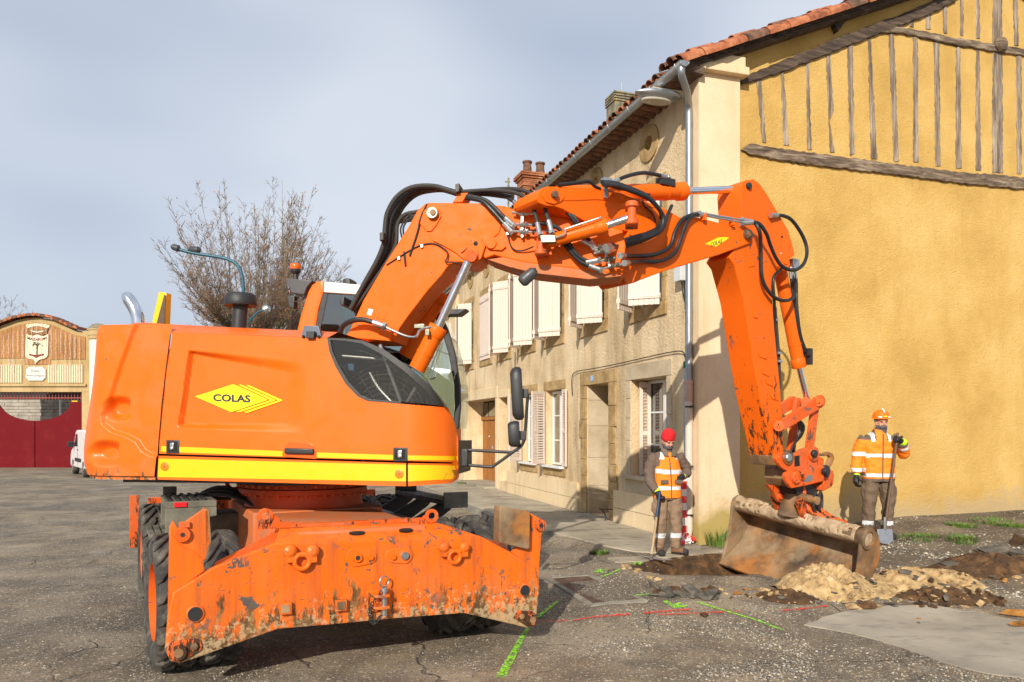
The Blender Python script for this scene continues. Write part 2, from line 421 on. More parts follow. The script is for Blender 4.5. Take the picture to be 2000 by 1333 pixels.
def m_concrete(name, a, b, c, scale=1.4, stain=(.09, .085, .07)):
    t = NT(name)
    col = t.ramp(t.noise(scale, 8, .62), (.3, a), (.5, b), (.7, c))
    col = t.mix(t.ramp(t.noise(2.6, 6, .7, t.map((1, 2.2, 1), (0, 0, .3))), (.53, 0.), (.70, .7)), col, stain)
    col = t.mix(t.ramp(t.vor(38), (.05, .5), (.12, 0.)), col, stain)
    t.bump(t.noise(35, 7, .7), .35, .01)
    return t.set(col, .9)
CONCRETE = m_concrete('pavement concrete', (.24, .205, .145), (.37, .315, .225), (.47, .41, .30))
CONCRETE_PATCH = m_concrete('smooth concrete patch', (.27, .235, .18), (.37, .325, .25), (.44, .39, .30), .9, (.16, .145, .12))
KERB = m_concrete('kerb stone', (.16, .14, .11), (.25, .22, .17), (.33, .29, .22), 4.)
def m_earth():
    t = NT('gravelly earth')
    c = t.ramp(t.noise(1.5, 8, .65), (.3, (.075, .055, .035)), (.5, (.15, .115, .075)), (.7, (.25, .20, .13)))
    v = t.n('ShaderNodeTexVoronoi'); t.ln(t.pos, v.inputs['Vector']); v.inputs['Scale'].default_value = 30.
    sep = t.n('ShaderNodeSeparateColor'); t.ln(v.outputs['Color'], sep.inputs[0])
    f = t.mix(1., t.ramp(sep.outputs[0], (.62, 0.), (.66, .9)), t.ramp(v.outputs['Distance'], (.34, 1.), (.5, 0.)), 'MULTIPLY')
    c = t.mix(f, c, t.ramp(sep.outputs[1], (0., (.10, .09, .075)), (.5, (.32, .27, .20)), (1., (.68, .60, .46))))
    t.bump(t.math('ADD', t.noise(30, 6, .7), t.math('MULTIPLY', f, .5)), .9, .03)
    return t.set(c, .95)
EARTH = m_earth()

# ---------------------------------------------------------------- ground sheet (one mesh, road and bare earth by face)
def axis_lines(lo, f0, f1, hi, step):
    a = []; x = f0; d = step
    while x > lo: a.append(x); d *= 1.35; x -= d
    a = [lo]+a[::-1]
    x = f0+step
    while x < f1: a.append(x); x += step
    d = step
    while x < hi: a.append(x); d *= 1.35; x += d
    return a+[hi]
GX = axis_lines(-260, -5.6, 8.6, 260, .085); GY = axis_lines(-30, 3.6, 13.6, 420, .085)
nx, ny = len(GX), len(GY)
gv = [(x, y, gz(x, y)) for y in GY for x in GX]
gf = []; gm = []
for j in range(ny-1):
    for i in range(nx-1):
        gf.append((j*nx+i, j*nx+i+1, (j+1)*nx+i+1, (j+1)*nx+i))
        x, y = (GX[i]+GX[i+1])/2, (GY[j]+GY[j+1])/2
        s, q, t_, g = house_coords(x, y)
        nz = mnoise.noise(Vector((x*1.3, y*1.3, 7)))*.5+mnoise.noise(Vector((x*4, y*4, 2)))*.25
        r = pit_r(x, y)
        k = 0
        if t_ > .2+nz*.5 and 3.4+nz*1.2 > g > -.5 and -30 < s: k = 1
        if r < 1.02+nz*.15: k = 2
        gm.append(k)
me = bpy.data.meshes.new('ground'); me.from_pydata(gv, [], gf)
for m in (ASPHALT, EARTH, BROWN_SOIL): me.materials.append(m)
me.polygons.foreach_set('material_index', gm); me.polygons.foreach_set('use_smooth', [True]*len(gf)); me.update()
ground = link(bpy.data.objects.new('ground', me)); struct(ground)

def drape(name, poly, mat, dz=.006, parent=None, skirt=0.):
    """a sheet with the given outline (world x, y), laid over the ground dz above it"""
    bm = bmesh.new(); f = bm.faces.new([bm.verts.new((p[0], p[1], 0)) for p in poly]); bmesh.ops.triangulate(bm, faces=[f])
    xs = [p[0] for p in poly]; ys = [p[1] for p in poly]
    for ax, lines, lo, hi in ((0, GX, min(xs), max(xs)), (1, GY, min(ys), max(ys))):
        for l in lines:
            if lo < l < hi:
                co = (l, 0, 0) if ax == 0 else (0, l, 0); no = (1, 0, 0) if ax == 0 else (0, 1, 0)
                bmesh.ops.bisect_plane(bm, geom=bm.verts[:]+bm.edges[:]+bm.faces[:], plane_co=co, plane_no=no)
    for v in bm.verts: v.co.z = gz(v.co.x, v.co.y)+dz
    bmesh.ops.recalc_face_normals(bm, faces=bm.faces)
    if bm.faces and sum(f.normal.z for f in bm.faces) < 0: bmesh.ops.reverse_faces(bm, faces=bm.faces)
    if skirt:
        e = [x for x in bm.edges if len(x.link_faces) == 1]
        r = bmesh.ops.extrude_edge_only(bm, edges=e)
        for v in r['geom']:
            if isinstance(v, bmesh.types.BMVert): v.co.z -= skirt
    me = bpy.data.meshes.new(name); bm.to_mesh(me); bm.free(); me.materials.append(mat)
    return link(bpy.data.objects.new(name, me), parent)
# ---------------------------------------------------------------- the corner house
def m_plaster(name, a, b, c, stain, bump=.5, bscale=26., sscale=.75, low=None):
    t = NT(name)
    col = t.ramp(t.noise(1.1, 8, .6), (.3, a), (.5, b), (.7, c))
    col = t.mix(t.ramp(t.noise(1., 7, .65, t.map((2.4, 2.4, .4))), (.48, 0.), (.72, sscale)), col, stain)
    col = t.mix(.25 if 'ochre' in name else .5, col, t.ramp(t.noise(75, 3, .7), (.35, .90), (.65, 1.22)), 'MULTIPLY')
    if low:
        z = t.math('ADD', t.z(), t.math('MULTIPLY', t.noise(2.2, 6, .7), -1.1))
        col = t.mix(t.ramp(z, (.0, .8), (.35, 0.)), col, low)
    t.bump(t.math('ADD', t.noise(bscale, 7, .68), t.math('MULTIPLY', t.noise(bscale*.25, 3), .6)), bump, .03)
    return t.set(col, .93)
PLASTER = m_plaster('old beige render', (.53, .385, .21), (.70, .53, .315), (.78, .62, .40), (.34, .235, .115), .8, 22)
PLASTER_SMOOTH = m_plaster('smooth cream render', (.60, .46, .27), (.68, .53, .32), (.72, .575, .36), (.52, .385, .20), .12, 12)
PILASTER = m_plaster('pale yellow render', (.65, .485, .295), (.715, .545, .35), (.75, .59, .395), (.61, .435, .235), .08, 10, low=(.33, .24, .035))
OCHRE = m_plaster('ochre render', (.54, .325, .08), (.64, .40, .112), (.71, .47, .155), (.48, .275, .06), .75, 55, .28, low=(.48, .36, .2))
STONE = m_soil('yellow sandstone', (.26, .155, .055), (.42, .275, .115), (.54, .38, .19), 3.2)
STONE_PALE = m_soil('pale cut stone', (.42, .33, .21), (.55, .44, .29), (.64, .53, .37), 1.6)
def m_wood(name, a, b, c, zsc=.35, sc=16.):
    t = NT(name); f = t.noise(1., 8, .7, t.map((sc, sc, sc*zsc*.25)))
    t.bump(f, .9, .02); return t.set(t.ramp(f, (.3, a), (.5, b), (.68, c)), .9)
OLD_WOOD = m_wood('weathered timber', (.06, .042, .028), (.22, .165, .115), (.46, .38, .29))
def m_hwood(name, a, b, c):
    t = NT(name); f = t.noise(1., 8, .72, t.map((2.2, 2.2, 17)), dist=.5)
    t.bump(f, 1., .03); return t.set(t.ramp(f, (.3, a), (.5, b), (.7, c)), .9)
OLD_BEAM = m_hwood('weathered beam', (.03, .02, .013), (.16, .11, .07), (.42, .33, .23))
DARK_BEAM = m_hwood('dark beam', (.025, .017, .012), (.075, .05, .034), (.17, .115, .075))
SHUTTER = plain('cream shutter paint', (.70, .585, .49), .55, var=.05, scale=5)
DOOR_WOOD = m_wood('varnished oak', (.22, .075, .012), (.36, .14, .024), (.45, .19, .04), .3, 22)
WINDOW_PAINT = plain('white window paint', (.72, .72, .70), .4)
TILE = m_soil('clay roof tile', (.15, .045, .022), (.40, .125, .05), (.52, .22, .10), 7.)
TILE_OLD = m_soil('lichened roof tile', (.045, .032, .025), (.17, .085, .05), (.34, .14, .07), 9.)
BRICK = m_soil('chimney brick', (.26, .075, .03), (.42, .15, .06), (.55, .29, .13), 2.5)
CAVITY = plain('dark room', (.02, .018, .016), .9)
PANE = m_glass('window pane', (.10, .13, .11), .9, .02)
LICHEN = m_soil('lichened concrete', (.10, .085, .05), (.25, .22, .15), (.40, .30, .06), 6.)
CABLE = plain('black cable', (.012, .012, .012), .6)

house = thing('house', 'long two-storey corner house with cream shutters and ochre half-timbered gable', 'house', (CORNER[0], CORNER[1], .1))
S_END = 14.85; WALL_TOP = 6.96; Z0 = .02
def ow(s, q, z): return FAC.w(s, z, q)       # on the front: along s, out q, height z

# openings (s0, s1, z0, z1, depth)
UP = [(1.12, 2.12), (3.33, 4.33), (5.51, 6.51), (7.34, 8.34), (9.24, 10.2), (11.0, 12.05), (13.04, 14.0)]
openings = [(a, b, 3.9, 5.72, .22) for a, b in UP]
openings += [(.98, 2.24, 1.03, 2.71, .42), (3.1, 4.15, .22, 2.72, .85), (5.42, 6.5, 1.05, 2.72, .25), (7.2, 8.2, 1.05, 2.72, .25),
             (9.42, 10.2, .45, 2.70, .75), (10.57, 14.02, .22, 2.72, .62)]
oculi = [(1.55, 6.55), (3.72, 6.55), (5.95, 6.55), (7.8, 6.55), (9.7, 6.55), (11.47, 6.5), (13.3, 6.5)]
def rect_wall(mb, s_list, z_list, holes):
    for i in range(len(s_list)-1):
        for j in range(len(z_list)-1):
            a, b, c, d = s_list[i], s_list[i+1], z_list[j], z_list[j+1]
            sm, zm = (a+b)/2, (c+d)/2
            if any(h[0] < sm < h[1] and h[2] < zm < h[3] for h in holes): continue
            mb.add([ow(a,0,c), ow(b,0,c), ow(b,0,d), ow(a,0,d)], [(0,1,2,3)])
oc_holes = [(s-.16, s+.16, z-.16, z+.16, .3) for s, z in oculi]
allh = openings+oc_holes
sl = sorted({0., S_END}|{x for h in allh for x in h[:2]}); zl = sorted({Z0, WALL_TOP}|{x for h in allh for x in h[2:4]})
w = MB(); rect_wall(w, sl, zl, allh)
for a, b, c, d, dep in allh:                                   # reveals and back of each opening
    P = [(a, c), (b, c), (b, d), (a, d)]
    for i in range(4):
        p, q_ = P[i], P[(i+1)%4]
        w.add([ow(p[0],0,p[1]), ow(q_[0],0,q_[1]), ow(q_[0],-dep,q_[1]), ow(p[0],-dep,p[1])], [(0,1,2,3)])
w.build('facade_wall', PLASTER, house, fix=False)
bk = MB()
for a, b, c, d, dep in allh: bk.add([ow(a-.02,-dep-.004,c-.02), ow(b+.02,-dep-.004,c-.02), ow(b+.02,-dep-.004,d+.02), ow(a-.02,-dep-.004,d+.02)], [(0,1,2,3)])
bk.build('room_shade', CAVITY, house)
# gable wall behind the pilaster, following the roof slope
SL = .427
gw = MB(); EAVE = 7.05
gw.prism([GAB.w(.02, Z0, -.10), GAB.w(11, Z0, -.10), GAB.w(11, EAVE+3.3*SL, -.10), GAB.w(5.6, EAVE+5.6*SL+.09, -.10), GAB.w(.02, EAVE+.09, -.10)], -GN*.25)
gw.build('gable_wall', OCHRE, house)
pi = MB(); pi.box(GAB.w(.335, (Z0+7.06)/2, -.07), GD*.335, GN*.07, (0,0,(7.06-Z0)/2)); pi.build('pilaster', PILASTER, house, bevel=.012)
cap = MB(); cap.box(GAB.w(.33, 7.10, -.04), GD*.42, GN*.16, (0,0,.06)); cap.box(GAB.w(.33, 7.235, -.04), GD*.375, GN*.13, (0,0,.075)); cap.build('pilaster_cap', PLASTER_SMOOTH, house, bevel=.015)
ret = MB(); ret.box(FAC.w(.13, (Z0+7.0)/2, .012), FD*.13, FN*.012, (0,0,(7.0-Z0)/2)); ret.build('corner_strip', PILASTER, house)
# back and roof volume (never seen, keeps light out)
bkw = MB(); bkw.prism([GAB.w(11, Z0, -.35), GAB.w(11, Z0, -S_END), GAB.w(11, 8.3, -S_END), GAB.w(11, 8.3, -.35)], GD*-.2)
bkw.prism([FAC.w(S_END, Z0, -.01), FAC.w(S_END, Z0, -10.8), FAC.w(S_END, 8.3, -10.8), FAC.w(S_END, EAVE+5.4*SL, -5.5), FAC.w(S_END, 6.95, -.01)], FD*-.2); bkw.build('end_wall', PLASTER, house)
# plinth blocks between the openings
gaps = [(.27, .30, 3.0), ]
me_pl = {}
def block(name, s0, s1, z0, z1, proud, mat, depth=.05, bevel=.008):
    m = MB(); m.box(ow((s0+s1)/2, (proud-depth)/2, (z0+z1)/2), FD*((s1-s0)/2), FN*((proud+depth)/2), (0,0,(z1-z0)/2))
    return m.build(name, mat, house, bevel=bevel)
for s0, s1 in ((.27, 2.86), (4.56, 9.38), (14.0, 14.84)):
    n = max(1, round((s1-s0)/.95)); st = (s1-s0)/n
    for i in range(n):
        for (za, zb, sh) in ((.1, .46, .0), (.468, .78, .0)):
            a = s0+i*st; block('plinth_block', a+.003, a+st-.003, za, zb, .045+random.uniform(0, .004), PLASTER_SMOOTH, bevel=.006)
# dressed stones round doors and windows
def stones(s0, s1, z0, z1, mat, side=.2, top=.2, n=5, proud=.018, wob=.05, bot=None, rand=True):
    h = (z1-z0)/n
    for sd in (0, 1):
        z = z0
        for i in range(n):
            hh = h*(1+random.uniform(-.18, .18)) if i < n-1 else z1-z
            wd = side+(random.uniform(-wob, wob) if rand else 0)
            a, b = (s0-wd, s0-.002) if sd == 0 else (s1+.002, s1+wd)
            block('stone_block', a, b, z+.004, z+hh-.004, proud+random.uniform(-.004, .006), mat); z += hh
    m = 2 if s1-s0 > .8 else 1
    block('lintel_stone', s0-side, s1+side, z1+.003, z1+top, proud+.003, mat)
    if bot: block('sill_stone', s0-side, s1+side, z0-bot, z0-.004, proud+.02, mat)
for i, (a, b) in enumerate(UP): stones(a, b, 3.9, 5.72, STONE, .15, .2, 5, .014, .03, .22)
stones(3.1, 4.15, .22, 2.72, STONE, .30, .24, 7, .03, .07)
stones(.98, 2.24, 1.03, 2.71, STONE_PALE, .17, .26, 5, .012, .03, .26)
stones(5.42, 6.5, 1.05, 2.72, STONE, .14, .2, 5, .012, .02, .2); stones(7.2, 8.2, 1.05, 2.72, STONE, .14, .2, 5, .012, .02, .2)
stones(10.57, 14.02, .22, 2.72, PLASTER_SMOOTH, .2, .3, 2, .02, .0, rand=False); stones(9.42, 10.2, .45, 2.70, PLASTER_SMOOTH, .12, .2, 2, .018, .0, rand=False)
# pale dressed lining inside the deep door recess (far jamb)
zj = .22
for i, hh in enumerate((.42, .12, .55, .62, .5, .29)):
    for k, (q0, q1) in enumerate(((-.02, -.5), (-.506, -.84))):
        m = MB(); m.box(ow(4.135, (q0+q1)/2, zj+hh/2), FD*.013, FN*(abs(q1-q0)/2), (0,0,hh/2-.003)); m.build('jamb_stone', STONE_PALE, house)
    zj += hh
sil = MB(); sil.box(ow(1.61, .04, 1.05), FD*.80, FN*.07, (0,0,.03)); sil.build('window_sill', STONE_PALE, house, bevel=.01)
for c in (5.96, 7.7): s_ = MB(); s_.box(ow(c, .05, 1.045), FD*.62, FN*.075, (0,0,.025)); s_.build('window_sill', WINDOW_PAINT, house, bevel=.008)
st = MB(); st.box(ow(3.62, .1, .18), FD*.5, FN*.14, (0,0,.05)); st.build('door_step', CONCRETE, house, bevel=.015)
lst = MB(); lst.box(ow(12.1, -.2, .2), FD*1.45, FN*.5, (0,0,.06)); lst.build('door_step', CONCRETE, house, bevel=.015)
# round windows under the eaves
for s, z in oculi:
    m = MB(); n = 28; ro, ri = .325, .135; vs = []
    for i in range(n):
        t = 2*math.pi*i/n; c, s2 = math.cos(t), math.sin(t)
        for r_, o_ in ((ro, -.02), (ro, .03), (ri, .03), (ri*.78, -.28)): vs.append(ow(s+c*r_, o_, z+s2*r_*.9))
    m.add(vs, [(i*4+j, i*4+j+1, ((i+1)%n)*4+j+1, ((i+1)%n)*4+j) for i in range(n) for j in range(3)]); m.build('round_window', STONE, house)
# upper shutters: two leaves half open, boards and battens
LW, LH = .515, 1.86
brd = MB(); nb = 6
brd.box((0,0,0), (LW/nb/2-.0055,0,0), (0,.016,0), (0,0,LH/2)); board_me = brd.mesh('board', SHUTTER, bevel=.003, seg=1)
def leaf(hs, direction, ang, z):
    """hinged at s = hs; direction +1 runs along +s when closed; ang 0 = closed"""
    d = FD*(direction*math.cos(ang))+FN*math.sin(ang); nrm = Vector((d.y, -d.x, 0))
    if nrm.dot(FN) < 0: nrm = -nrm
    o = ow(hs, .045, z); zz = Vector((0,0,1))
    f = MB(); f.box(o+d*(LW/2)+zz*(LH/2), d*(LW/2-.006), nrm*.006, (0,0,LH/2-.01))      # backing that holds the boards
    sh = f.build('shutter', SHUTTER, house, bevel=.003, seg=1)
    for i in range(nb): inst('board', board_me, sh, mat3(o+d*(LW*(i+.5)/nb)+zz*(LH/2), d, nrm, zz))
    for dz in (.14, LH-.17):
        for sd in (.024, -.024): f = MB(); f.box(o+d*(LW/2)+nrm*sd+zz*dz, d*(LW/2), nrm*.011, (0,0,.04)); f.build('batten', SHUTTER, sh, bevel=.003, seg=1)
    hg = MB()
    for dz in (.14, LH-.17): hg.box(o+d*.14+nrm*.038+zz*dz, d*.15, nrm*.004, (0,0,.012)); hg.cyl(o+zz*(dz-.04), o+zz*(dz+.04), .012, n=8)
    hg.build('hinge', SHUTTER, sh)
for i, (a, b) in enumerate(UP):
    z = 3.85; w_ = b-a; LW = w_/2+.01
    al = [50, 46, 44, 42, 38, 1, 44][i]
    leaf(a, 1, R(al), z); leaf(b, -1, R([52, 50, 47, 46, 44, 1.5, 46][i]), z)
# upper sashes behind the shutters
def sash(s0, s1, z0, z1, q, mull=1, rails=2):
    f = MB(); w_ = .05
    for x in (s0+w_/2, s1-w_/2): f.box(ow(x, q, (z0+z1)/2), FD*(w_/2), FN*.03, (0,0,(z1-z0)/2))
    for z in (z0+w_/2, z1-w_/2): f.box(ow((s0+s1)/2, q, z), FD*((s1-s0)/2-w_), FN*.028, (0,0,w_/2))
    for k in range(mull):
        x = s0+(s1-s0)*(k+1)/(mull+1); f.box(ow(x, q+.006, (z0+z1)/2), FD*.045, FN*.03, (0,0,(z1-z0)/2-w_))
    for k in range(rails):
        z = z0+(z1-z0)*(k+1)/(rails+1); f.box(ow((s0+s1)/2, q, z), FD*((s1-s0)/2-w_), FN*.018, (0,0,.014))
    wd = f.build('window', WINDOW_PAINT, house, bevel=.004, seg=1)
    xs = [s0+(s1-s0)*k/(mull+1) for k in range(mull+2)]; zs = [z0+(z1-z0)*k/(rails+1) for k in range(rails+2)]
    for i in range(mull+1):
        for j in range(rails+1):
            p = MB(); p.box(ow((xs[i]+xs[i+1])/2, q-.005, (zs[j]+zs[j+1])/2), FD*((xs[i+1]-xs[i])/2), FN*.003, (0,0,(zs[j+1]-zs[j])/2)); p.build('pane', PANE, wd)
for a, b in UP: sash(a, b, 3.9, 5.72, -.16)
sash(1.02, 2.2, 1.06, 2.70, -.34); sash(5.44, 6.48, 1.07, 2.70, -.17); sash(7.22, 8.18, 1.07, 2.70, -.17)
# louvred shutters of the ground floor
def louvre(hs, direction, ang, z0, z1, wd, q=.03):
    d = FD*(direction*math.cos(ang))+FN*math.sin(ang); nrm = Vector((d.y, -d.x, 0))
    if nrm.dot(FN) < 0: nrm = -nrm
    o = ow(hs, q, z0); zz = Vector((0,0,1)); h = z1-z0
    f = MB()
    for x in (.03, wd-.03): f.box(o+d*x+zz*(h/2), d*.03, nrm*.016, (0,0,h/2))
    for z in (.04, h*.45, h-.04): f.box(o+d*(wd/2)+zz*z, d*(wd/2-.06), nrm*.015, (0,0,.035))
    sh = f.build('louvred_shutter', SHUTTER, house, bevel=.003, seg=1)
    sm = MB(); sm.box((0,0,0), (wd/2-.055,0,0), (0,.016,.016), (0,-.003,.003)); smm = sm.mesh('slat', SHUTTER)
    n = int((h-.2)/.052)
    for i in range(n):
        z = .09+i*(h-.18)/(n-1) if n > 1 else h/2
        if abs(z-h*.45) < .05: continue
        inst('slat', smm, sh, mat3(o+d*(wd/2)+zz*z, d, nrm, zz))
louvre(5.42, 1, R(174), 1.08, 2.70, .30); louvre(6.5, -1, R(60), 1.08, 2.70, .45)
louvre(7.2, 1, R(174), 1.08, 2.70, .30); louvre(8.2, -1, R(60), 1.08, 2.70, .45)
louvre(2.17, -1, R(-82), 1.08, 2.68, .20, -.13)
# street door (varnished planks) and the recessed dark door
dr = MB(); dr.box(ow(12.3, -.60, 1.2), FD*1.72, FN*.012, (0,0,.98)); dr.box(ow(12.3, -.57, 2.18), FD*1.72, FN*.05, (0,0,.05))
door = dr.build('door', DOOR_WOOD, house)
for i in range(9):
    a = 10.6+i*.378; m = MB(); m.box(ow(a+.18, -.575, 1.2), FD*.178, FN*.012, (0,0,.94)); m.build('plank', DOOR_WOOD, door, bevel=.006)
m = MB(); m.ball(ow(13.15, -.545, 1.62), .022); m.build('door_knob', WINDOW_PAINT, door)
m = MB(); m.lathe([(.05, 0), (.05, .006)], ow(12.85, -.562, 1.28), FN, 16); m.build('door_sticker', WINDOW_PAINT, door)
m = MB()
for dz in (-.018, .018): m.lathe([(.022, 0), (.022, .002)], ow(12.85, -.554, 1.28+dz), FN, 12)
m.build('sticker_print', plain('blue print', (.02, .10, .45), .5), door)
for a, b in ((10.6, 11.7), (11.76, 13.3), (13.36, 14.0)):
    m = MB(); m.box(ow((a+b)/2, -.58, 2.46), FD*((b-a)/2), FN*.008, (0,0,.22)); m.build('fanlight_pane', PANE, door)
d2 = MB(); d2.box(ow(3.62, -.83, 1.4), FD*.5, FN*.02, (0,0,1.3)); d2.build('door', DARK_STEEL, house)
# blue house number plate
np_ = MB(); np_.box(ow(3.82, .040, 2.84), FD*.06, FN*.004, (0,0,.055)); npo = np_.build('number_plate', plain('blue enamel', (.20, .42, .68), .35), house)
me2 = text_mesh('2', .085, plain('white enamel', (.75, .8, .85), .4), 'number', .001, .002)
inst('number', me2, npo, mat3(ow(3.82, .0455, 2.84), -FD, (0,0,1), FN))
# gable timbers: (name, outline on the wall in photo pixels)
def timber(poly, mat, proud=.035, jag=1.6, bevel=.01):
    pts = []
    n = len(poly)
    for i in range(n):
        a, b = poly[i], poly[(i+1)%n]; l = math.hypot(b[0]-a[0], b[1]-a[1]); k = max(1, int(l/7))
        for j in range(k):
            t = j/k; r_ = jag if 0 < j else 0
            pts.append((a[0]+(b[0]-a[0])*t+random.uniform(-r_, r_), a[1]+(b[1]-a[1])*t+random.uniform(-r_, r_)))
    m = MB(); m.plate(GAB, pts, -.13, -.10+proud); m.build('timber', mat, house, bevel=bevel*.6, seg=1, angle=50)
timber([(1449,150),(1500,131),(1640,72),(1760,28),(1850,-12),(1868,-12),(1868,2),(1800,35),(1700,72),(1600,112),(1520,143),(1449,165)], DARK_BEAM, .05)
timber([(1449,292),(1466,280),(1520,290),(1640,305),(1760,322),(1880,336),(2080,353),(2080,376),(1900,360),(1750,341),(1620,325),(1520,312),(1462,300)], OLD_BEAM, .05, 1.6)
timber([(1712,61),(1740,49),(1840,68),(1950,88),(2080,104),(2080,118),(1950,101),(1850,84),(1760,64)], OLD_BEAM, .045, 1.5)
studs = [((1478,152),(1488,150),(1497,279),(1490,279)), ((1526,136),(1531,134),(1542,284),(1531,284)), ((1575,116),(1580,114),(1586,293),(1578,293)),
 ((1614,101),(1622,98),(1629,215),(1621,235),(1631,298),(1622,298)), ((1655,80),(1666,78),(1670,300),(1661,305)), ((1696,66),(1701,64),(1714,311),(1702,311)),
 ((1736,62),(1747,64),(1756,316),(1747,316)), ((1784,70),(1793,72),(1795,317),(1785,317)), ((1825,77),(1835,79),(1838,325),(1828,325)), ((1868,86),(1876,88),(1879,329),(1868,329)),
 ((1907,91),(1914,93),(1917,333),(1907,333)), ((1940,-5),(1958,-5),(1960,338),(1939,338)), ((1986,105),(1996,106),(1996,340),(1987,340)), ((2030,110),(2040,110),(2040,345),(2030,345)),
 ((1777,33),(1786,29),(1785,54),(1777,52)), ((1809,20),(1818,16),(1818,58),(1809,57)), ((1842,9),(1850,6),(1851,66),(1844,65)), ((1876,-6),(1882,-6),(1882,70),(1877,70)), ((1907,-6),(1914,-6),(1915,76),(1907,75)), ((1980,-6),(1989,-6),(1990,90),(1982,89))]
for p in studs: timber(p, OLD_WOOD, .014, 1.1)
kn = MB(); kn.lathe([(.12, 0), (.125, .03), (.10, .07), (.04, .08)], GAB.px(1953, 88, -.06), GN, 14); kn.build('timber_knot', OLD_BEAM, house)
# roof: slab, boards, tiles
RO = .42            # eave overhang
def roofp(s, r, dz=0.):         # r measured along the slope from the eave line, inward
    c = math.cos(math.atan(SL)); return FAC.w(s, 7.155+(r*c-RO)*SL+dz, RO-r*c)
rf = MB(); NEAR = -.14
rf.prism([roofp(NEAR-.05, 0), roofp(S_END, 0), roofp(S_END, 6.55), roofp(NEAR-.05, 6.55)], (0,0,.09))
rf.prism([FAC.w(NEAR, 9.54, -5.55), FAC.w(S_END, 9.54, -5.55), FAC.w(S_END, 7.2, -11.2), FAC.w(NEAR, 7.2, -11.2)], (0,0,.04))
roof = rf.build('roof', DARK_BEAM, house)
tm = MB()
def tile_mesh(name, mat, up=1):
    m = MB(); n = 7; Lt = .42; vs = []
    for k, (x, r0) in enumerate(((0, .098), (Lt, .080))):
        for th_ in (0, .014):
            for i in range(n):
                a = math.pi*i/(n-1); vs.append((math.cos(a)*(r0-th_), x, up*math.sin(a)*(r0-th_)*.85))
    fs = []
    o0, i0, o1, i1 = 0, n, 2*n, 3*n
    for i in range(n-1):
        fs += [(o0+i, o0+i+1, o1+i+1, o1+i), (i0+i+1, i0+i, i1+i, i1+i+1), (o0+i+1, o0+i, i0+i, i0+i+1), (o1+i, o1+i+1, i1+i+1, i1+i)]
    fs += [(o0, o1, i1, i0), (o0+n-1, i0+n-1, i1+n-1, o1+n-1)]
    m.add(vs, fs); return m.mesh(name, mat)
tiles_up = [tile_mesh('roof_tile', TILE), tile_mesh('roof_tile_old', TILE_OLD)]; tiles_dn = tile_mesh('under_tile', TILE, -1)
c_ = math.cos(math.atan(SL)); up_dir = (-FN*c_+Vector((0,0,SL*c_))).normalized(); nrm_r = FD.cross(up_dir); nrm_r = nrm_r if nrm_r.z > 0 else -nrm_r
def tile_at(s, r, dz, me, jit=.01):
    p = roofp(s+random.uniform(-jit, jit), r+random.uniform(-jit, jit))+nrm_r*dz
    return inst('roof_tile', me, roof, mat3(p, FD, up_dir, nrm_r))
ncol = int((S_END-NEAR)/.205)
field = MB()
for i in range(ncol):
    s = NEAR+.10+i*.205
    for j in range(17):
        if j < 2 or (i < 2 and j < 16):
            tile_at(s, -.06+j*.37, .075+.03*(j%2)+(.05 if i < 2 else 0), tiles_up[0 if random.random() < .35 else 1], .018)
            if i < 40 and j < 1: tile_at(s+.10, -.08+j*.37, .075, tiles_dn)
        else:
            p = roofp(s, -.06+j*.37)+nrm_r*.08
            vs = [p+FD*(math.cos(math.pi*k/4)*.095)+nrm_r*(math.sin(math.pi*k/4)*.08)+up_dir*(x*.4) for x in (0, 1) for k in range(5)]
            field.add(vs, [(k, k+1, 6+k, 5+k) for k in range(4)])
fo = field.build('far_roof_tiles', TILE_OLD, roof); fo['kind'] = 'stuff'
# verge tiles along the gable edge, turned to face the road
for j in range(17):
    p = roofp(NEAR-.03, .0+j*.385)+nrm_r*.03
    x = (GN*.9-nrm_r*.45).normalized(); z_ = up_dir.cross(x)*-1; z_ = up_dir.cross(x) if up_dir.cross(x).dot(GN) > 0 else -up_dir.cross(x)
    inst('verge_tile', tiles_up[j % 5 == 3], roof, mat3(p+nrm_r*.045, z_.cross(up_dir).normalized()*1.35, up_dir*(1.05+.06*(j % 2)), z_*1.2) @ Matrix.Rotation(random.uniform(-.05, .05), 4, 'Z'))
# eave lining: corbelled tiles, board, rafter ends at the gable
ev = MB(); ev.prism([ow(-.12, .0, 6.95), ow(-.12, .36, 6.985), ow(-.12, .38, 7.005), ow(-.12, .0, 7.14)], FD*(S_END)); ev.build('eave_soffit', OLD_BEAM, house)
etm = tile_mesh('eave_tile', TILE_OLD, -1)
od = (FN*.98+Vector((0,0,.10))).normalized(); on = FD.cross(od); on = on if on.z > 0 else -on
for i in range(60): inst('eave_tile', etm, roof, mat3(ow(.35+i*.21, .0, 6.965), FD, od, on) @ Matrix.Diagonal((.95, .85, .8, 1)))
bb = MB(); bb.prism([GAB.w(.0-.40, 7.155-.40*SL-.05, .16), GAB.w(5.6, 7.155+5.6*SL-.05, .16), GAB.w(5.6, 7.155+5.6*SL-.005, .16), GAB.w(-.40, 7.155-.40*SL-.005, .16)], -GN*.24); bb.build('verge_board', DARK_BEAM, house)
for u, v in ((1432, 100), (1668, 22)):
    p = GAB.px(u, v, .0); m = MB(); m.box(p+GN*.02, GN*.16, (GD*math.cos(.4)+Vector((0,0,math.sin(.4))))*.05, (Vector((0,0,math.cos(.4)))-GD*math.sin(.4))*.06); m.build('purlin_end', DARK_BEAM, house, bevel=.006)
br = MB(); p = GAB.px(1648, 42, -.0); br.prism([GAB.px(1625,30), GAB.px(1668,10), GAB.px(1660,30), GAB.px(1637,62)], -GN*.12); br.build('roof_brace', DARK_BEAM, house)
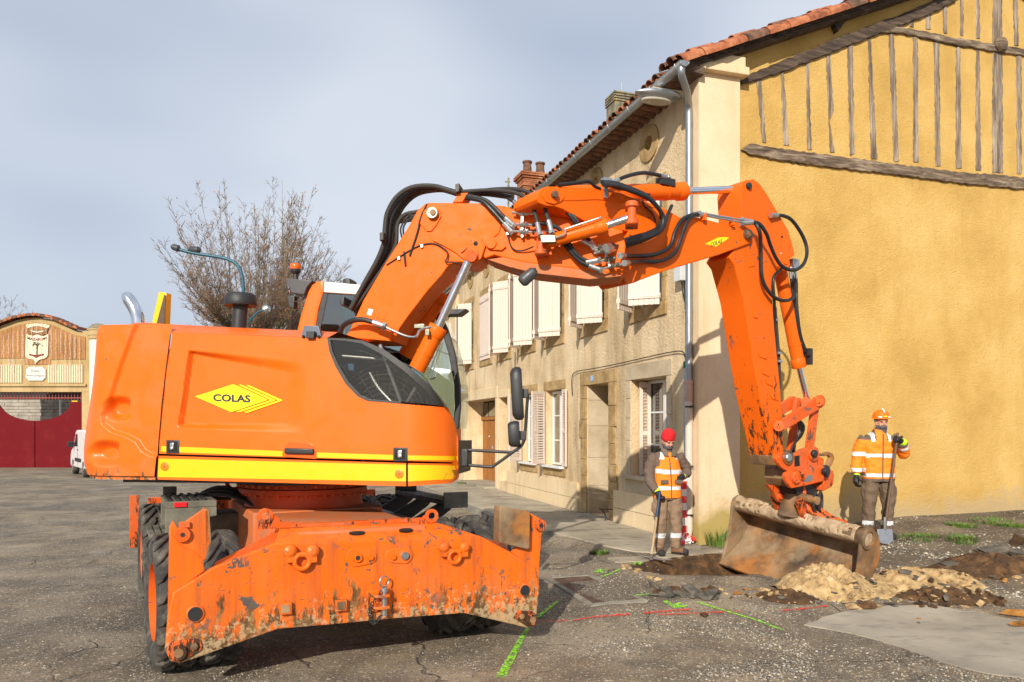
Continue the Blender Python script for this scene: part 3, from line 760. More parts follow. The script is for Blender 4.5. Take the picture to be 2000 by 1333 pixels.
# gutter and downpipe
gt = MB(); n = 9; vs = []; gc = (RO+.03, 6.985)
for s in (-.34, S_END):
    for rr in (.078, .070):
        for i in range(n):
            a = math.pi+math.pi*i/(n-1); vs.append(ow(s, gc[0]+math.cos(a)*rr, gc[1]+math.sin(a)*rr))
fs = []
for i in range(n-1): fs += [(i, i+1, 2*n+i+1, 2*n+i), (n+i+1, n+i, 3*n+i, 3*n+i+1), (i+1, i, n+i, n+i+1)]
fs += [(0, n, 3*n, 2*n), (n-1, 2*n+n-1, 3*n+n-1, 2*n-1)]
gt.add(vs, fs); gt.add([ow(-.338, gc[0]+math.cos(math.pi+math.pi*i/10)*.075, gc[1]+math.sin(math.pi+math.pi*i/10)*.075) for i in range(11)], [tuple(range(11))])
gut = gt.build('gutter', GALV, house, fix=False)
gb = MB()
for s in [-.2+k*.75 for k in range(20)]: gb.tube([ow(s, gc[0]+math.cos(a)*.081, gc[1]+math.sin(a)*.081) for a in [math.pi+math.pi*i/8 for i in range(9)]], .007, 5)
gb.build('gutter_bracket', GALV, house)
PX, PQ = .165, .085                                    # downpipe line
dp = MB(); dp.tube(spline([ow(-.26, gc[0], 6.93), ow(-.24, gc[0]-.01, 6.83), ow(-.08, .27, 6.70), ow(.12, .12, 6.62), ow(PX, PQ, 6.50), ow(PX, PQ, 6.4)], 6), .052, 14)
dp.tube([ow(PX, PQ, 6.52), ow(PX, PQ, 2.5)], .052, 16)
for z in (6.35, 3.6): dp.lathe([(.0565, -.02), (.0565, .02)], ow(PX, PQ, z), (0,0,1), 16)
dpo = dp.build('downpipe', GALV, house)
PVC = plain('off-white pipe', (.62, .55, .46), .5, var=.1); PVC2 = plain('pink grey pipe joint', (.58, .40, .31), .6)
d2 = MB(); d2.tube(spline([ow(PX, PQ, 2.5), ow(PX, PQ, 1.4), ow(PX, PQ, .5), ow(PX, PQ+.01, .36), ow(PX-.02, PQ+.07, .275), ow(PX-.05, PQ+.2, .26)], 5), .055, 16, cap=False)
d2.tube([ow(PX-.05, PQ+.2, .26), ow(PX-.06, PQ+.24, .26)], [.064, .064], 16, cap=False); d2.build('downpipe_foot', PVC, house)
d3 = MB(); d3.lathe([(.056, -.14), (.062, -.13), (.062, .12), (.068, .125), (.068, .16), (.056, .165)], ow(PX, PQ, 2.42), (0,0,1), 18); d3.build('downpipe_joint', PVC2, house)
m = MB()
for z in (1.33, .62, 2.2, 4.4): m.lathe([(.060, -.012), (.060, .012)], ow(PX, PQ, z), (0,0,1), 16); m.box(ow(PX-.075, PQ, z), FD*.02, FN*.012, (0,0,.014))
m.build('pipe_clip', DARK_STEEL, house)
# chimneys
def rel(u, d): return Vector(((u-1000)/1500*d, d, 0))
def chimney_brick(u0, u1, d, vtop):
    c = rel((u0+u1)/2, d); zt = EYE-(vtop-835)/1500*d; hw = (u1-u0)/3000*d; hd = .34
    core = MB(); core.box((c.x, c.y, zt-.95), FD*hd*.97, GD*hw*.97, (0,0,.95)); ch = core.build('chimney', plain('mortar', (.36, .28, .18), .95), house)
    bm_ = MB(); bm_.box((0,0,0), (.105,0,0), (0,.05,0), (0,0,.027)); bme = bm_.mesh('brick', BRICK, bevel=.004, seg=1)
    rows = 13
    for r_ in range(rows):
        z = zt-.05-r_*.066; grow = {0: .10, 1: .10, 2: .05, 6: .035}.get(r_, 0)
        n = max(2, int((2*hw+2*grow)/.225)); st_ = 2*(hw+grow)/n
        for k in range(n): inst('brick', bme, ch, mat3(c+GD*(-hw-grow+(k+.5)*st_)-FD*(hd+grow-.045)+Vector((0,0,z)), GD*(st_/.218), -FD, (0,0,1)))
        n = 3; st_ = 2*(hd+grow)/n
        for k in range(n): inst('brick', bme, ch, mat3(c+FD*(-hd-grow+(k+.5)*st_)-GD*(hw+grow-.045)+Vector((0,0,z)), FD*(st_/.218), GD, (0,0,1)))
    for k in (-.42, .42):
        p = MB(); p.lathe([(.16, 0), (.155, .06), (.125, .40), (.16, .41), (.16, .46), (.11, .465), (.10, .3)], c+GD*(k*hw*1.15)+Vector((0,0,zt-.03)), (0,0,1), 16); p.build('chimney_pot', TILE_OLD, ch)
chimney_brick(1015, 1070, 25.2, 343)
c = rel(1211, 19.4); zt = EYE+640/1500*19.4
cm = MB(); cm.box((c.x, c.y, zt-.75), FD*.26, GD*.26, (0,0,.6)); ch2 = cm.build('chimney', LICHEN, house, bevel=.01)
for k in range(4): m = MB(); m.box((c.x, c.y, zt-.13+k*.065), FD*.29, GD*.29, (0,0,.02)); m.build('chimney_slat', LICHEN, ch2, bevel=.006)
m = MB(); m.cyl((c.x+.05, c.y, zt), (c.x+.05, c.y, zt+.42), .014, n=8); m.build('mast', GALV, ch2)
c = rel(993, 27.); m = MB(); zt = EYE+487/1500*27
m.cyl((c.x, c.y, 8.4), (c.x, c.y, zt), .035, n=10); m.box((c.x-.03, c.y, zt-.13), (.09,0,0), (0,.02,0), (0,0,.02)); m.build('mast', LICHEN, house)
# boot scraper by the door
m = MB(); m.tube([ow(2.93, .03, .42), ow(2.96, .2, .42), ow(3.12, .2, .42)], .01, 6); m.tube(spline([ow(3.1, .2, .42), ow(3.06, .14, .36), ow(3.0, .12, .27), ow(2.96, .16, .22)], 4), .009, 6); m.build('boot_scraper', DARK_STEEL, house)
# ---------------------------------------------------------------- wheeled excavator
BL = (-1.12, 5.98)                                    # middle of the dozer blade
AX_E = Vector((.888, .46, 0)).normalized(); AX_A = Vector((-.46, .888, 0)).normalized()       # chassis: to the right, and away
SL_C = Vector((BL[0], BL[1], 0))+AX_A*2.25            # slewing centre
F0 = Vector((.990, -.139, 0)).normalized(); R0 = Vector((F0.y, -F0.x, 0))   # upper structure: forward, right-hand side
ZZ = Vector((0,0,1))
BLADE = Pl(BL, AX_E[:2])
HALF = 1.25
SIDE = Pl((SL_C+R0*HALF)[:2], F0[:2])
BOOM = Pl((SL_C+R0*.22)[:2], F0[:2])                  # near cheek of the boom
SWING = SL_C+F0*2.86                                  # upright hinge of the offset boom
GA = R(33); G0 = Vector((math.cos(GA), math.sin(GA), 0)); W0 = Vector((G0.y, -G0.x, 0))
FRONT = Pl((SWING+W0*.20)[:2], G0[:2])                # near cheek of the outer boom
ARM = Pl((SWING+W0*.17)[:2], G0[:2])                  # near cheek of the arm
ex = thing('excavator', 'orange wheeled excavator with yellow side stripes digging beside the house', 'excavator', (SL_C.x, SL_C.y, 0))
def chs(e, a, z): return Vector((BL[0], BL[1], 0))+AX_E*e+AX_A*a+ZZ*z
def ups(f, r, z): return SL_C+F0*f+R0*r+ZZ*z
def cbox(m, e0, e1, a0, a1, z0, z1): return m.box(chs((e0+e1)/2, (a0+a1)/2, (z0+z1)/2), AX_E*((e1-e0)/2), AX_A*((a1-a0)/2), (0,0,(z1-z0)/2))
def ubox(m, f0, f1, r0, r1, z0, z1): return m.box(ups((f0+f1)/2, (r0+r1)/2, (z0+z1)/2), F0*((f1-f0)/2), R0*((r1-r0)/2), (0,0,(z1-z0)/2))
def proj(p): return 1000+1500*p.x/p.y, 835+1500*(EYE-p.z)/p.y
def part(m, name, mat, parent=None, bevel=0., **k): return m.build(name, mat, parent or ex, bevel=bevel, **k)
def hexbolt(m, p, n, r=.02, h=.015): m.lathe([(r, 0), (r, h), (r*.8, h*1.15)], p, n, 6)

# ---- undercarriage
m = MB(); cbox(m, -.52, .52, .1, 4.1, .66, 1.10); cbox(m, -.62, .62, 1.55, 3.0, .60, 1.112); part(m, 'chassis_frame', ORANGE_DUSTY, bevel=.02)
m = MB()
for a in (.80, 3.45): m.tube([chs(-1.2, a, .56), chs(-.5, a, .56), chs(-.3, a, .56), chs(.3, a, .56), chs(.5, a, .56), chs(1.2, a, .56)], [.1, .13, .24, .24, .13, .1], 14)
part(m, 'axle', ORANGE_DARK)
# tyre and rim share meshes; wheel axis along local x
def tyre_mesh():
    m = MB(); Rr, Wd = .535, .285
    prof = [(.30, -Wd*.40), (.36, -Wd*.52), (.45, -Wd*.54), (.495, -Wd*.47), (.505, -Wd*.2), (.507, 0), (.505, Wd*.2), (.495, Wd*.47), (.45, Wd*.54), (.36, Wd*.52), (.30, Wd*.40)]
    m.lathe(prof, (0,0,0), (1,0,0), 44, cap=False)
    nb_ = 20
    for i in range(nb_):
        for sd in (-1, 1):
            t0 = 2*math.pi*(i+(.5 if sd > 0 else 0))/nb_; vs = []
            for k, (xa, dt) in enumerate(((.012, -.10), (.065, -.02), (.115, .045), (.155, .06))):
                for j, (hw_, rr) in enumerate(((-.062, .49), (.062, .49), (.050, Rr-.004*k), (-.050, Rr-.004*k))):
                    a = t0+dt*2.1+hw_*1.55; r_ = rr if not (k == 3 and j > 1) else Rr-.03
                    if k == 3: r_ -= .01
                    vs.append((sd*xa, math.cos(a)*r_, math.sin(a)*r_))
            fs = [(k*4+j, k*4+(j+1)%4, (k+1)*4+(j+1)%4, (k+1)*4+j) for k in range(3) for j in range(4)]+[(0,1,2,3), (12,15,14,13)]
            m.add(vs, fs)
    return m.mesh('tyre', TYRE, bevel=.006, seg=1)
tyre_me = tyre_mesh()
m = MB(); m.lathe([(.30, -.30), (.325, -.31), (.31, -.285), (.29, -.24), (.285, -.05), (.22, -.02), (.20, .02), (.12, .02), (.12, .09), (.06, .095)], (0,0,0), (-1,0,0), 32)
m.lathe([(.30, -.3), (.30, .33), (.325, .335)], (0,0,0), (1,0,0), 32, cap=False)
for i in range(10): a = 2*math.pi*i/10; hexbolt(m, (-.02, .165*math.cos(a), .165*math.sin(a)), (-1,0,0), .016, .03)
rim_me = m.mesh('wheel', m_orange('wheel rim paint', (.80, .13, .008), chips=.8, dust=.5, rough=.55, coat=.05))
def wheel(e, a, steer, flip):
    ax = AX_E*math.cos(steer)+AX_A*math.sin(steer); fw = ZZ.cross(ax)
    if flip: ax, fw = -ax, -fw
    o = chs(e, a, .535)
    w_ = inst('wheel', rim_me, ex, mat3(o, ax, fw, ZZ))
    for dx in (-.165, .165):
        t = bpy.data.objects.new('tyre', tyre_me); COL.objects.link(t); t.parent = w_
        t.matrix_local = Matrix.Translation((dx, 0, 0)) @ Matrix.Rotation(.3+dx*2, 4, 'X')
ST = R(3.5)
wheel(-1.19, .80, ST, False); wheel(1.14, .80, ST, True); wheel(-1.19, 3.45, R(1), False); wheel(1.14, 3.45, R(1), True)
# dozer blade
BP = [(337,1158),(416,1109),(534,1062),(640,1059),(800,1052),(937,1047),(996,1078),(1053,1113),(1054,1150),(1047,1214),(1040,1223),(1029,1227),(1006,1221),(906,1198),(776,1208),(640,1221),(543,1229),(478,1252),(397,1281),(354,1296),(334,1293),(322,1270),(328,1200)]
m = MB(); m.plate(BLADE, BP, -.05, 0.); blade = part(m, 'blade', ORANGE_BLADE, bevel=.012)
m = MB()                                              # bent top of the blade, running back to the frame
tp = [BLADE.px(534,1062,-.004), BLADE.px(937,1047,-.004), BLADE.px(854,1021,-.17), BLADE.px(545,1034,-.17)]
m.prism(tp, Vector((.0,.02,-.05))); tp2 = [BLADE.px(545,1033.5,-.17), BLADE.px(854,1020.5,-.17), chs(.52, .55, 1.115), chs(-.60, .55, 1.115)]; m.prism(tp2, (0,0,-.06)); part(m, 'blade_shelf', ORANGE_BLADE, blade, .008)
for gp in ((416,1110),): m = MB(); m.prism([BLADE.px(416,1110,-.05), BLADE.px(534,1063,-.05), BLADE.px(545,1035,-.25), BLADE.px(420,1098,-.22)], (0,.02,-.03)); part(m, 'blade_gusset', ORANGE_DARK, blade, .006)
m = MB(); m.prism([BLADE.px(937,1048,-.05), BLADE.px(1000,1082,-.05), BLADE.px(985,1063,-.2), BLADE.px(860,1022,-.2)], (0,.02,-.03)); part(m, 'blade_gusset', ORANGE_DARK, blade, .006)
m = MB(); m.plate(BLADE, [(331,1030),(338,1017),(352,1040),(398,1094),(400,1116),(337,1162),(328,1202)], -.06, -.012); part(m, 'blade_wing', ORANGE_BLADE, blade, .01)
m = MB(); m.plate(BLADE, [(343,1058),(346,1036),(362,1019),(398,994),(408,997),(411,1060),(402,1092),(396,1097),(386,1083),(352,1063)], -.02, .012); part(m, 'blade_flap', ORANGE_BLADE, blade, .008)
m = MB(); m.prism([BLADE.px(399,993,.012), BLADE.px(409,996,.012), BLADE.px(413,1060,.012), BLADE.px(402,1096,.012), BLADE.px(400,1097,-.1), BLADE.px(417,1060,-.1), BLADE.px(418,1000,-.1), BLADE.px(407,991,-.1)][:4], BLADE.N*-.12); part(m, 'flap_edge', BUCKET, blade, .006)
m = MB(); m.plate(BLADE, [(1037,1003),(1055,1013),(1064,1026),(1058,1046),(1053,1116),(1000,1080),(1015,1062),(1034,1070)], -.05, -.006); part(m, 'blade_wing', ORANGE_BLADE, blade, .01)
m = MB(); m.plate(BLADE, [(977,989),(1034,999),(1036,1003),(1035,1071),(1030,1073),(977,1061),(975,1055)], -.06, .06); part(m, 'blade_foot', BUCKET, blade, .012)
def boss(u, v, rp, h, mat, name, o=0., par=None, prof=None):
    d = BLADE.px(u, v); r_ = rp*d.y/1500; mm = MB()
    mm.lathe(prof(r_) if prof else [(r_, 0), (r_, h*.8), (r_*.93, h), (.0, h)], BLADE.px(u, v, o), BLADE.N, 24); return part(mm, name, mat, par or blade)
for u, v, o in ((356,1044,.012), (1054,1026,-.006)):
    boss(u, v, 15 if u < 500 else 12, .03, ORANGE_WORN, 'flap_pin', o); boss(u, v, 4.5, .034, DARK_STEEL, 'flap_bolt', o)
m = MB(); p = BLADE.px(360,1025,.012); m.box(p, AX_E*.035, BLADE.N*.025, (0,0,.02)); part(m, 'flap_stop', ORANGE_WORN, blade, .006)
for u, v in ((381,1199), (1024,1153)): boss(u, v, 17 if u < 500 else 12, .012, ORANGE_BLADE, 'eye_ring'); boss(u, v, 14 if u < 500 else 10.5, .016, BLACK, 'rubber_plug')
def pear(u0, v0, r0, u1, v1, r1, o0, o1, mat, name, bevel=.008, par=None):
    """rounded two-lobed plate on the blade (pixel centres and radii)"""
    pts = []; ang = math.atan2(v1-v0, u1-u0)
    for k in range(13): a = ang+math.pi/2+math.pi*k/12; pts.append((u0+r0*math.cos(a), v0+r0*math.sin(a)))
    for k in range(13): a = ang-math.pi/2+math.pi*k/12; pts.append((u1+r1*math.cos(a), v1+r1*math.sin(a)))
    mm = MB(); mm.plate(BLADE, pts, o0, o1); return part(mm, name, mat, par or blade, bevel)
pear(348,1273,22, 380,1262,15, -.01, .014, ORANGE_WORN, 'pin_plate'); pear(1034,1209,16, 1018,1204,11, -.01, .014, ORANGE_WORN, 'pin_plate')
for u, v, r_ in ((348,1273,15), (1036,1209,11)): boss(u, v, r_, .045, ORANGE_WORN, 'pivot_pin'); boss(u, v, r_*.62, .05, BUCKET, 'pin_face')
for u, v in ((379,1262), (1018,1204)): m = MB(); hexbolt(m, BLADE.px(u, v, .014), BLADE.N, .026, .02); part(m, 'pin_bolt', BUCKET, blade)
pear(695,1089,19, 722,1088,14, -.01, .012, ORANGE_BLADE, 'cover_plate'); pear(789,1084,18, 764,1087,13, -.01, .012, ORANGE_BLADE, 'cover_plate')
for u, v, r_ in ((697,1089,9), (722,1088,6), (789,1085,8), (766,1087,6)): boss(u, v, r_, .032, ORANGE_BOOM if u not in (789,) else STEEL, 'cover_bolt')
boss(697, 1089, 5, .033, DARK_STEEL, 'bolt_socket')
for u, v, ru in ((698, 1044, 16), (793, 1038, 14)):      # slots in the bent shelf
    p = BLADE.px(u, v, -.09); m = MB(); k = ru*p.y/1500
    pts = [p+AX_E*(k*math.cos(2*math.pi*i/18))+(AX_A*.9+ZZ*.35)*(k*.42*math.sin(2*math.pi*i/18)) for i in range(18)]; m.prism(pts, (0,-.012,.016)); part(m, 'slot', SEAM, blade)
def shackle(u, v, s):
    m = MB(); o = BLADE.px(u, v); k = o.y/1500*s
    for du in (-22, 20): c = BLADE.px(u+du*s, v-17*s, .02); m.lathe([(.045*s, -.02), (.05*s, .0), (.045*s, .03), (.02*s, .045)], c-ZZ*.0, BLADE.N, 10); m.box(c-ZZ*.03*s, AX_E*.028*s, BLADE.N*.03, (0,0,.05*s))
    m.box(BLADE.px(u-1, v-10*s, .03), AX_E*.07*s, BLADE.N*.018, (0,0,.016)); m.ring(BLADE.px(u+1, v+3*s, .035), BLADE.N, .052*s, .018*s, 22, 8)
    part(m, 'shackle', ORANGE_BLADE, blade, .004)
shackle(589, 1094, 1.05); shackle(887, 1085, .95)
for u, v in ((556,1187), (664,1181)): p = BLADE.px(u, v); m = MB(); m.box(p+BLADE.N*.02, AX_E*.043, BLADE.N*.022, (0,0,.043)); part(m, 'square_boss', ORANGE_BLADE, blade, .006); m = MB(); m.box(p+BLADE.N*.044, AX_E*.03, BLADE.N*.004, (0,0,.03)); part(m, 'boss_face', BUCKET, blade, .003)
# hitch with pin, ring and chain
p = BLADE.px(739, 1172)
m = MB(); m.box(p+BLADE.N*.012, AX_E*.10, BLADE.N*.014, (0,0,.085)); hitch = part(m, 'hitch_plate', ORANGE_BLADE, blade, .008)
m = MB()
for dz in (.035, -.055): m.prism([p+AX_E*x+BLADE.N*y+ZZ*dz for x, y in ((-.06,.02),(.075,.02),(.06,.10),(.0,.115),(-.05,.09))], (0,0,.02))
part(m, 'hitch_jaw', ORANGE_BLADE, hitch and blade, .005)
m = MB(); m.cyl(p+AX_E*.025+BLADE.N*.07-ZZ*.11, p+AX_E*.025+BLADE.N*.07+ZZ*.085, .021, n=14); m.lathe([(.03, 0), (.03, .02), (.02, .028)], p+AX_E*.025+BLADE.N*.07+ZZ*.08, ZZ, 14); part(m, 'hitch_pin', STEEL, blade)
m = MB(); m.ring(p+AX_E*.025+BLADE.N*.07+ZZ*.155, (AX_E*.35+BLADE.N).normalized(), .042, .006, 20, 6); part(m, 'pin_ring', STEEL, blade)
ch_pts = spline([p+AX_E*.0+BLADE.N*.085+ZZ*.08, p+AX_E*-.075+BLADE.N*.06-ZZ*.02, p+AX_E*-.08+BLADE.N*.05-ZZ*.12, p+AX_E*-.05+BLADE.N*.05-ZZ*.165, p+AX_E*.0+BLADE.N*.07-ZZ*.11], 5)
m = MB()
for i in range(len(ch_pts)-1):
    c = (ch_pts[i]+ch_pts[i+1])/2; d = (ch_pts[i+1]-ch_pts[i]).normalized(); q = d.cross(BLADE.N) if i % 2 else BLADE.N.copy(); m.ring(c, q, .0135, .0042, 10, 5)
part(m, 'chain', DARK_STEEL, blade)
# lifting eyes on the deck edge
for u, v, sgn in ((518,1008,1), (843,1008,-1)):
    p = BLADE.px(u, v, -.16); m = MB(); m.annulus(p-BLADE.N*.012, BLADE.N, .030, .058, .024, 22)
    m.prism([p+AX_E*(sgn*.03)-ZZ*.05, p+AX_E*(sgn*.058)+ZZ*.01, p+AX_E*(sgn*.13)-ZZ*.05, p+AX_E*(sgn*.26)-ZZ*.07, p+AX_E*(sgn*.26)-ZZ*.10, p-AX_E*(sgn*.05)-ZZ*.10, p-AX_E*(sgn*.045)-ZZ*.03], BLADE.N*-.022); part(m, 'lifting_eye', ORANGE_WORN, None, .003)
m = MB(); cbox(m, -.60, .56, .30, .34, 1.10, 1.135); part(m, 'deck_rim', ORANGE_WORN, None, .006)
p = chs(-.62, .72, 1.0); m = MB(); m.prism([chs(-.66, .45, .95), chs(-.60, .45, 1.14), chs(-.57, .9, 1.16), chs(-.57, 1.2, .95)], AX_E*-.05); part(m, 'axle_bracket', ORANGE_DUSTY, None, .006)
# support at the far end of the chassis, edge seen beyond the rear wheels
m = MB(); cbox(m, -1.40, 1.40, 4.3, 4.38, .5, 1.06); part(m, 'rear_blade', ORANGE_WORN, None, .01)
m = MB(); cbox(m, -1.60, -1.50, 3.98, 4.03, .52, 1.12); part(m, 'rear_outrigger_plate', ORANGE_WORN, None, .006)
m = MB(); c = chs(-.55, 3.35, 1.28); m.annulus(c, BLADE.N, .055, .10, .03, 22); m.box(c+AX_E*.18-ZZ*.04, AX_E*.14, BLADE.N*.02, (0,0,.05)); part(m, 'tie_down_eye', ORANGE_DARK, None, .004)
# slewing ring
m = MB(); m.lathe([(.60, 1.10), (.585, 1.13), (.585, 1.235), (.64, 1.245), (.64, 1.29), (.60, 1.30), (.60, 1.34)], SL_C, ZZ, 56); slew = part(m, 'slewing_ring', ORANGE_DARK)
m = MB(); m.lathe([(.61, 1.34), (.68, 1.345), (.68, 1.385), (.62, 1.43)], SL_C, ZZ, 56); part(m, 'ring_flange', DARK_STEEL, slew)
bm_ = MB(); hexbolt(bm_, (0,0,0), (0,0,-1), .017, .02); rb = bm_.mesh('ring_bolt', ORANGE_WORN)
for i in range(44):
    a = 2*math.pi*i/44
    inst('ring_bolt', rb, slew, Matrix.Translation(SL_C+Vector((math.cos(a)*.65, math.sin(a)*.65, 1.335)))); inst('ring_bolt', rb, slew, Matrix.Translation(SL_C+Vector((math.cos(a)*.615, math.sin(a)*.615, 1.245))))
# steps on the left flank of the chassis
def steps(e_in, e_out, a0, a1, mat, dark, light=True, name='step_ladder', drop=.45):
    sg = 1 if e_out > e_in else -1
    m = MB(); cbox(m, *sorted((e_out-sg*.42, e_out)), a0, a1, 1.19, 1.25); st_ = part(m, name, mat, None, .01)
    for a in (a0, a1-.03):
        mm = MB(); mm.prism([chs(e_out-sg*.42, a, 1.19), chs(e_out, a, 1.19), chs(e_out, a, 1.0), chs(e_out+sg*.10, a, .62), chs(e_out+sg*.11, a, drop), chs(e_out-sg*.06, a, drop), chs(e_out-sg*.10, a, .9), chs(e_out-sg*.20, a, 1.08), chs(e_out-sg*.42, a, 1.11)], AX_A*.03); part(mm, 'ladder_cheek', mat, st_, .006)
    for z in (.95, .68, drop+.05):
        if z < drop: continue
        k = sg*(.11*(1.2-z)/.7)
        for d_ in (-.09, -.03, .03): mm = MB(); x0, x1 = sorted((e_out+k+d_, e_out+k+d_+.045)); cbox(mm, x0, x1, a0, a1, z-.01, z+.02); part(mm, 'tread', mat, st_, .004)
    for i in range(5): mm = MB(); x0, x1 = sorted((e_out-sg*.02-sg*i*.07, e_out-sg*.05-sg*i*.07)); cbox(mm, x0, x1, a0+.03, a1-.03, 1.25, 1.268); part(mm, 'tread', dark, st_, .003)
    return st_
ls = steps(-.62, -1.36, 1.5, 2.25, OLIVE, DARK_STEEL, drop=.40)
m = MB(); m.box(chs(-1.24, 1.493, 1.222), AX_E*.05, AX_A*.006, (0,0,.02)); part(m, 'reflector', RED_REFL, ls)
m = MB(); cbox(m, -1.34, -1.22, 2.25, 2.28, 1.25, 1.33); part(m, 'step_tab', OLIVE, ls, .005)
m = MB(); cbox(m, 1.16, 1.20, 1.3, 2.75, 1.12, 1.17); rs = part(m, 'side_platform', DARK_STEEL, None, .006)
for e0 in (1.22, 1.27, 1.32, 1.37): m = MB(); cbox(m, e0, e0+.03, 1.32, 2.73, 1.135, 1.165); part(m, 'tread', DARK_STEEL, rs, .004)
m = MB(); cbox(m, 1.16, 1.42, 1.27, 1.30, 1.09, 1.25); part(m, 'platform_end', OLIVE, rs, .008)
m = MB(); cbox(m, 1.16, 1.42, 2.75, 2.78, 1.09, 1.30); part(m, 'platform_end', DARK_STEEL, rs, .008)
for a_ in (1.45, 2.05, 2.6): m = MB(); m.prism([chs(.55, a_, .80), chs(1.18, a_, 1.13), chs(1.36, a_, 1.13), chs(1.30, a_, 1.05), chs(.75, a_, .68), chs(.55, a_, .66)], AX_A*.03); part(m, 'platform_bracket', DARK_STEEL, rs, .006)
m = MB(); cbox(m, -1.0, -.55, 2.5, 3.0, .7, 1.02); part(m, 'toolbox', OLIVE, None, .02)
m = MB(); cbox(m, .55, .95, 1.5, 3.0, .62, .98); part(m, 'tank', DARK_STEEL, None, .02)
for k in range(3): m = MB(); m.tube(spline([chs(-.5+k*.04, 2.0, 1.12), chs(-.75, 2.4+k*.1, 1.22+.03*k), chs(-.95, 2.9+k*.05, 1.16), chs(-.6, 3.3, 1.1)], 6), .02, 8); part(m, 'hose', RUBBER_OLD)

# ---- upper structure: skin follows the plan outline of the machine
QF = 1.83; RF = .42; QT = -1.28; QTL = -1.93
def halfw(q):
    if q > QF-RF: return HALF-RF+math.sqrt(max(RF*RF-(q-(QF-RF))**2, 0))
    if q < QT: return HALF*max(1-(min((QT-q)/(QT-QTL), 1))**2.3, 0)**(1/2.3)
    return HALF
def sidepos(u, v, lift=0.):
    off = 0.
    for _ in range(8):
        q, z = SIDE.off(off).at(u, v); off = off*.5+.5*(halfw(min(q, QF-.015))-HALF)
    p = SIDE.off(off+lift); return p.w(min(q, QF-.004), z)
def recess(u, v):
    """pressed panel on the engine door, deeper on the left"""
    left = 370-(v-685)*(20/142); s1 = ss(left-3, left+4, u)
    vb = 836+(u-357)*.05; s2 = 1-ss(vb-7-(u-357)*.065, vb, v)
    vt = 684+(u-371)*.105; s3 = ss(vt, vt+7+(u-371)*.09, v); s4 = 1-ss(555, 600, u)
    return -.05*s1*s2*s3*s4*(1-.55*ss(400, 590, u))
def skin(name, rows, nu, nv, mat, lift=0., emb=None, parent=None, thick=.0):
    """rows: list of (u_left, v_left, u_right, v_right) from top to bottom, interpolated"""
    m = MB(); vs = []; k = len(rows)-1
    for j in range(nv+1):
        t = j/nv*k; i0 = min(int(t), k-1); f = t-i0; r = [rows[i0][c]*(1-f)+rows[i0+1][c]*f for c in range(4)]
        for i in range(nu+1):
            s = i/nu; u, v = r[0]+(r[2]-r[0])*s, r[1]+(r[3]-r[1])*s
            vs.append(sidepos(u, v, lift+(emb(u, v) if emb else 0)))
    m.add(vs, [(j*(nu+1)+i, j*(nu+1)+i+1, (j+1)*(nu+1)+i+1, (j+1)*(nu+1)+i) for j in range(nv) for i in range(nu)])
    if thick:
        n0 = len(vs); rim = [i for i in range(nu+1)]+[j*(nu+1)+nu for j in range(1, nv+1)]+[nv*(nu+1)+i for i in range(nu-1, -1, -1)]+[j*(nu+1) for j in range(nv-1, 0, -1)]
        m.add([vs[i] for i in rim]+[vs[i]-R0*thick for i in rim], [(i, (i+1) % len(rim), len(rim)+(i+1) % len(rim), len(rim)+i) for i in range(len(rim))])
    return part(m, name, mat, parent)
WIN_L = [(639,661),(643,686),(655,716),(675,750),(699,775),(719,784)]
rows_up = [(337,650, 639,661)]+[(337-(v-650)*.112, 650+(v-661)*1.0+ (661-661), u, v) for u, v in WIN_L[1:]]
rows_up = [(336-(i*2.6), 650+i*20.32, u, v) for i, (u, v) in enumerate(WIN_L)]
zl_ = rows_up[-1]                                            # left end of the lower edge of the upper patch
door = skin('engine_door', rows_up, 170, 90, ORANGE, 0., recess, None, .03)
rows_lo = [(zl_[0], zl_[1], 874.5, 796.5), (314, 800, 888, 828), (312.5, 845, 897, 868), (311, 886.5, 900, 903.5)]
skin('side_panel', rows_lo, 200, 60, ORANGE, 0., recess, None, .03)
# lower skirt in two pieces with a seam
sk = skin('lower_skirt', [(309,890.5, 793,905.0), (308,915, 793,930), (307,930, 793,944), (308,937, 793,950)], 50, 10, ORANGE, .0, None, None, .05)
sk2 = skin('lower_skirt', [(797,905.2, 900,906.5), (797,930, 899,926), (797,944, 890,938), (797,950, 880,944)], 24, 10, ORANGE, .0, None, None, .05)
# stripes, laid on as film
skin('stripe', [(315,871.5, 552,881.3), (314.6,882.5, 552,891.8)], 30, 2, YELLOW, .0022, recess, door)
skin('stripe', [(619,884.0, 768,889), (619,894.0, 768,898)], 20, 2, YELLOW, .0022, None, door)
skin('stripe', [(797,889.8, 897,891.5), (797,898.6, 898,899.6)], 16, 2, YELLOW, .0022, None, door)
skin('stripe', [(310,896, 793,908), (309,932, 793,940.5)], 40, 4, YELLOW, .0022, None, sk)
skin('stripe', [(797,908.2, 896,910), (797,940.5, 884,936)], 16, 4, YELLOW, .0022, None, sk2)
for u, v, par in ((322, 911.5, sk), (780, 926, sk)):
    c = sidepos(u, v, .002); m = MB(); m.lathe([(.038, 0), (.038, .006), (.03, .008)], c, R0, 24); ro = part(m, 'round_reflector', LIGHT_ORANGE, par)
    m = MB()
    for i in range(3): a = math.pi*i/3+.3; m.box(c+R0*.0085, (F0*math.cos(a)+ZZ*math.sin(a))*.034, R0*.001, (ZZ*math.cos(a)-F0*math.sin(a))*.0015)
    part(m, 'reflector_rib', ORANGE_DARK, par)
m = MB(); c = sidepos(878, 926, .0); pts = [sidepos(u, v, .004) for u, v in ((866,938),(872,925),(884,918),(897,917),(898,926),(893,935),(880,941))]; m.prism(pts, R0*-.05); part(m, 'front_lamp_recess', m_orange('shaded recess paint', (.55, .16, .02)), sk2)
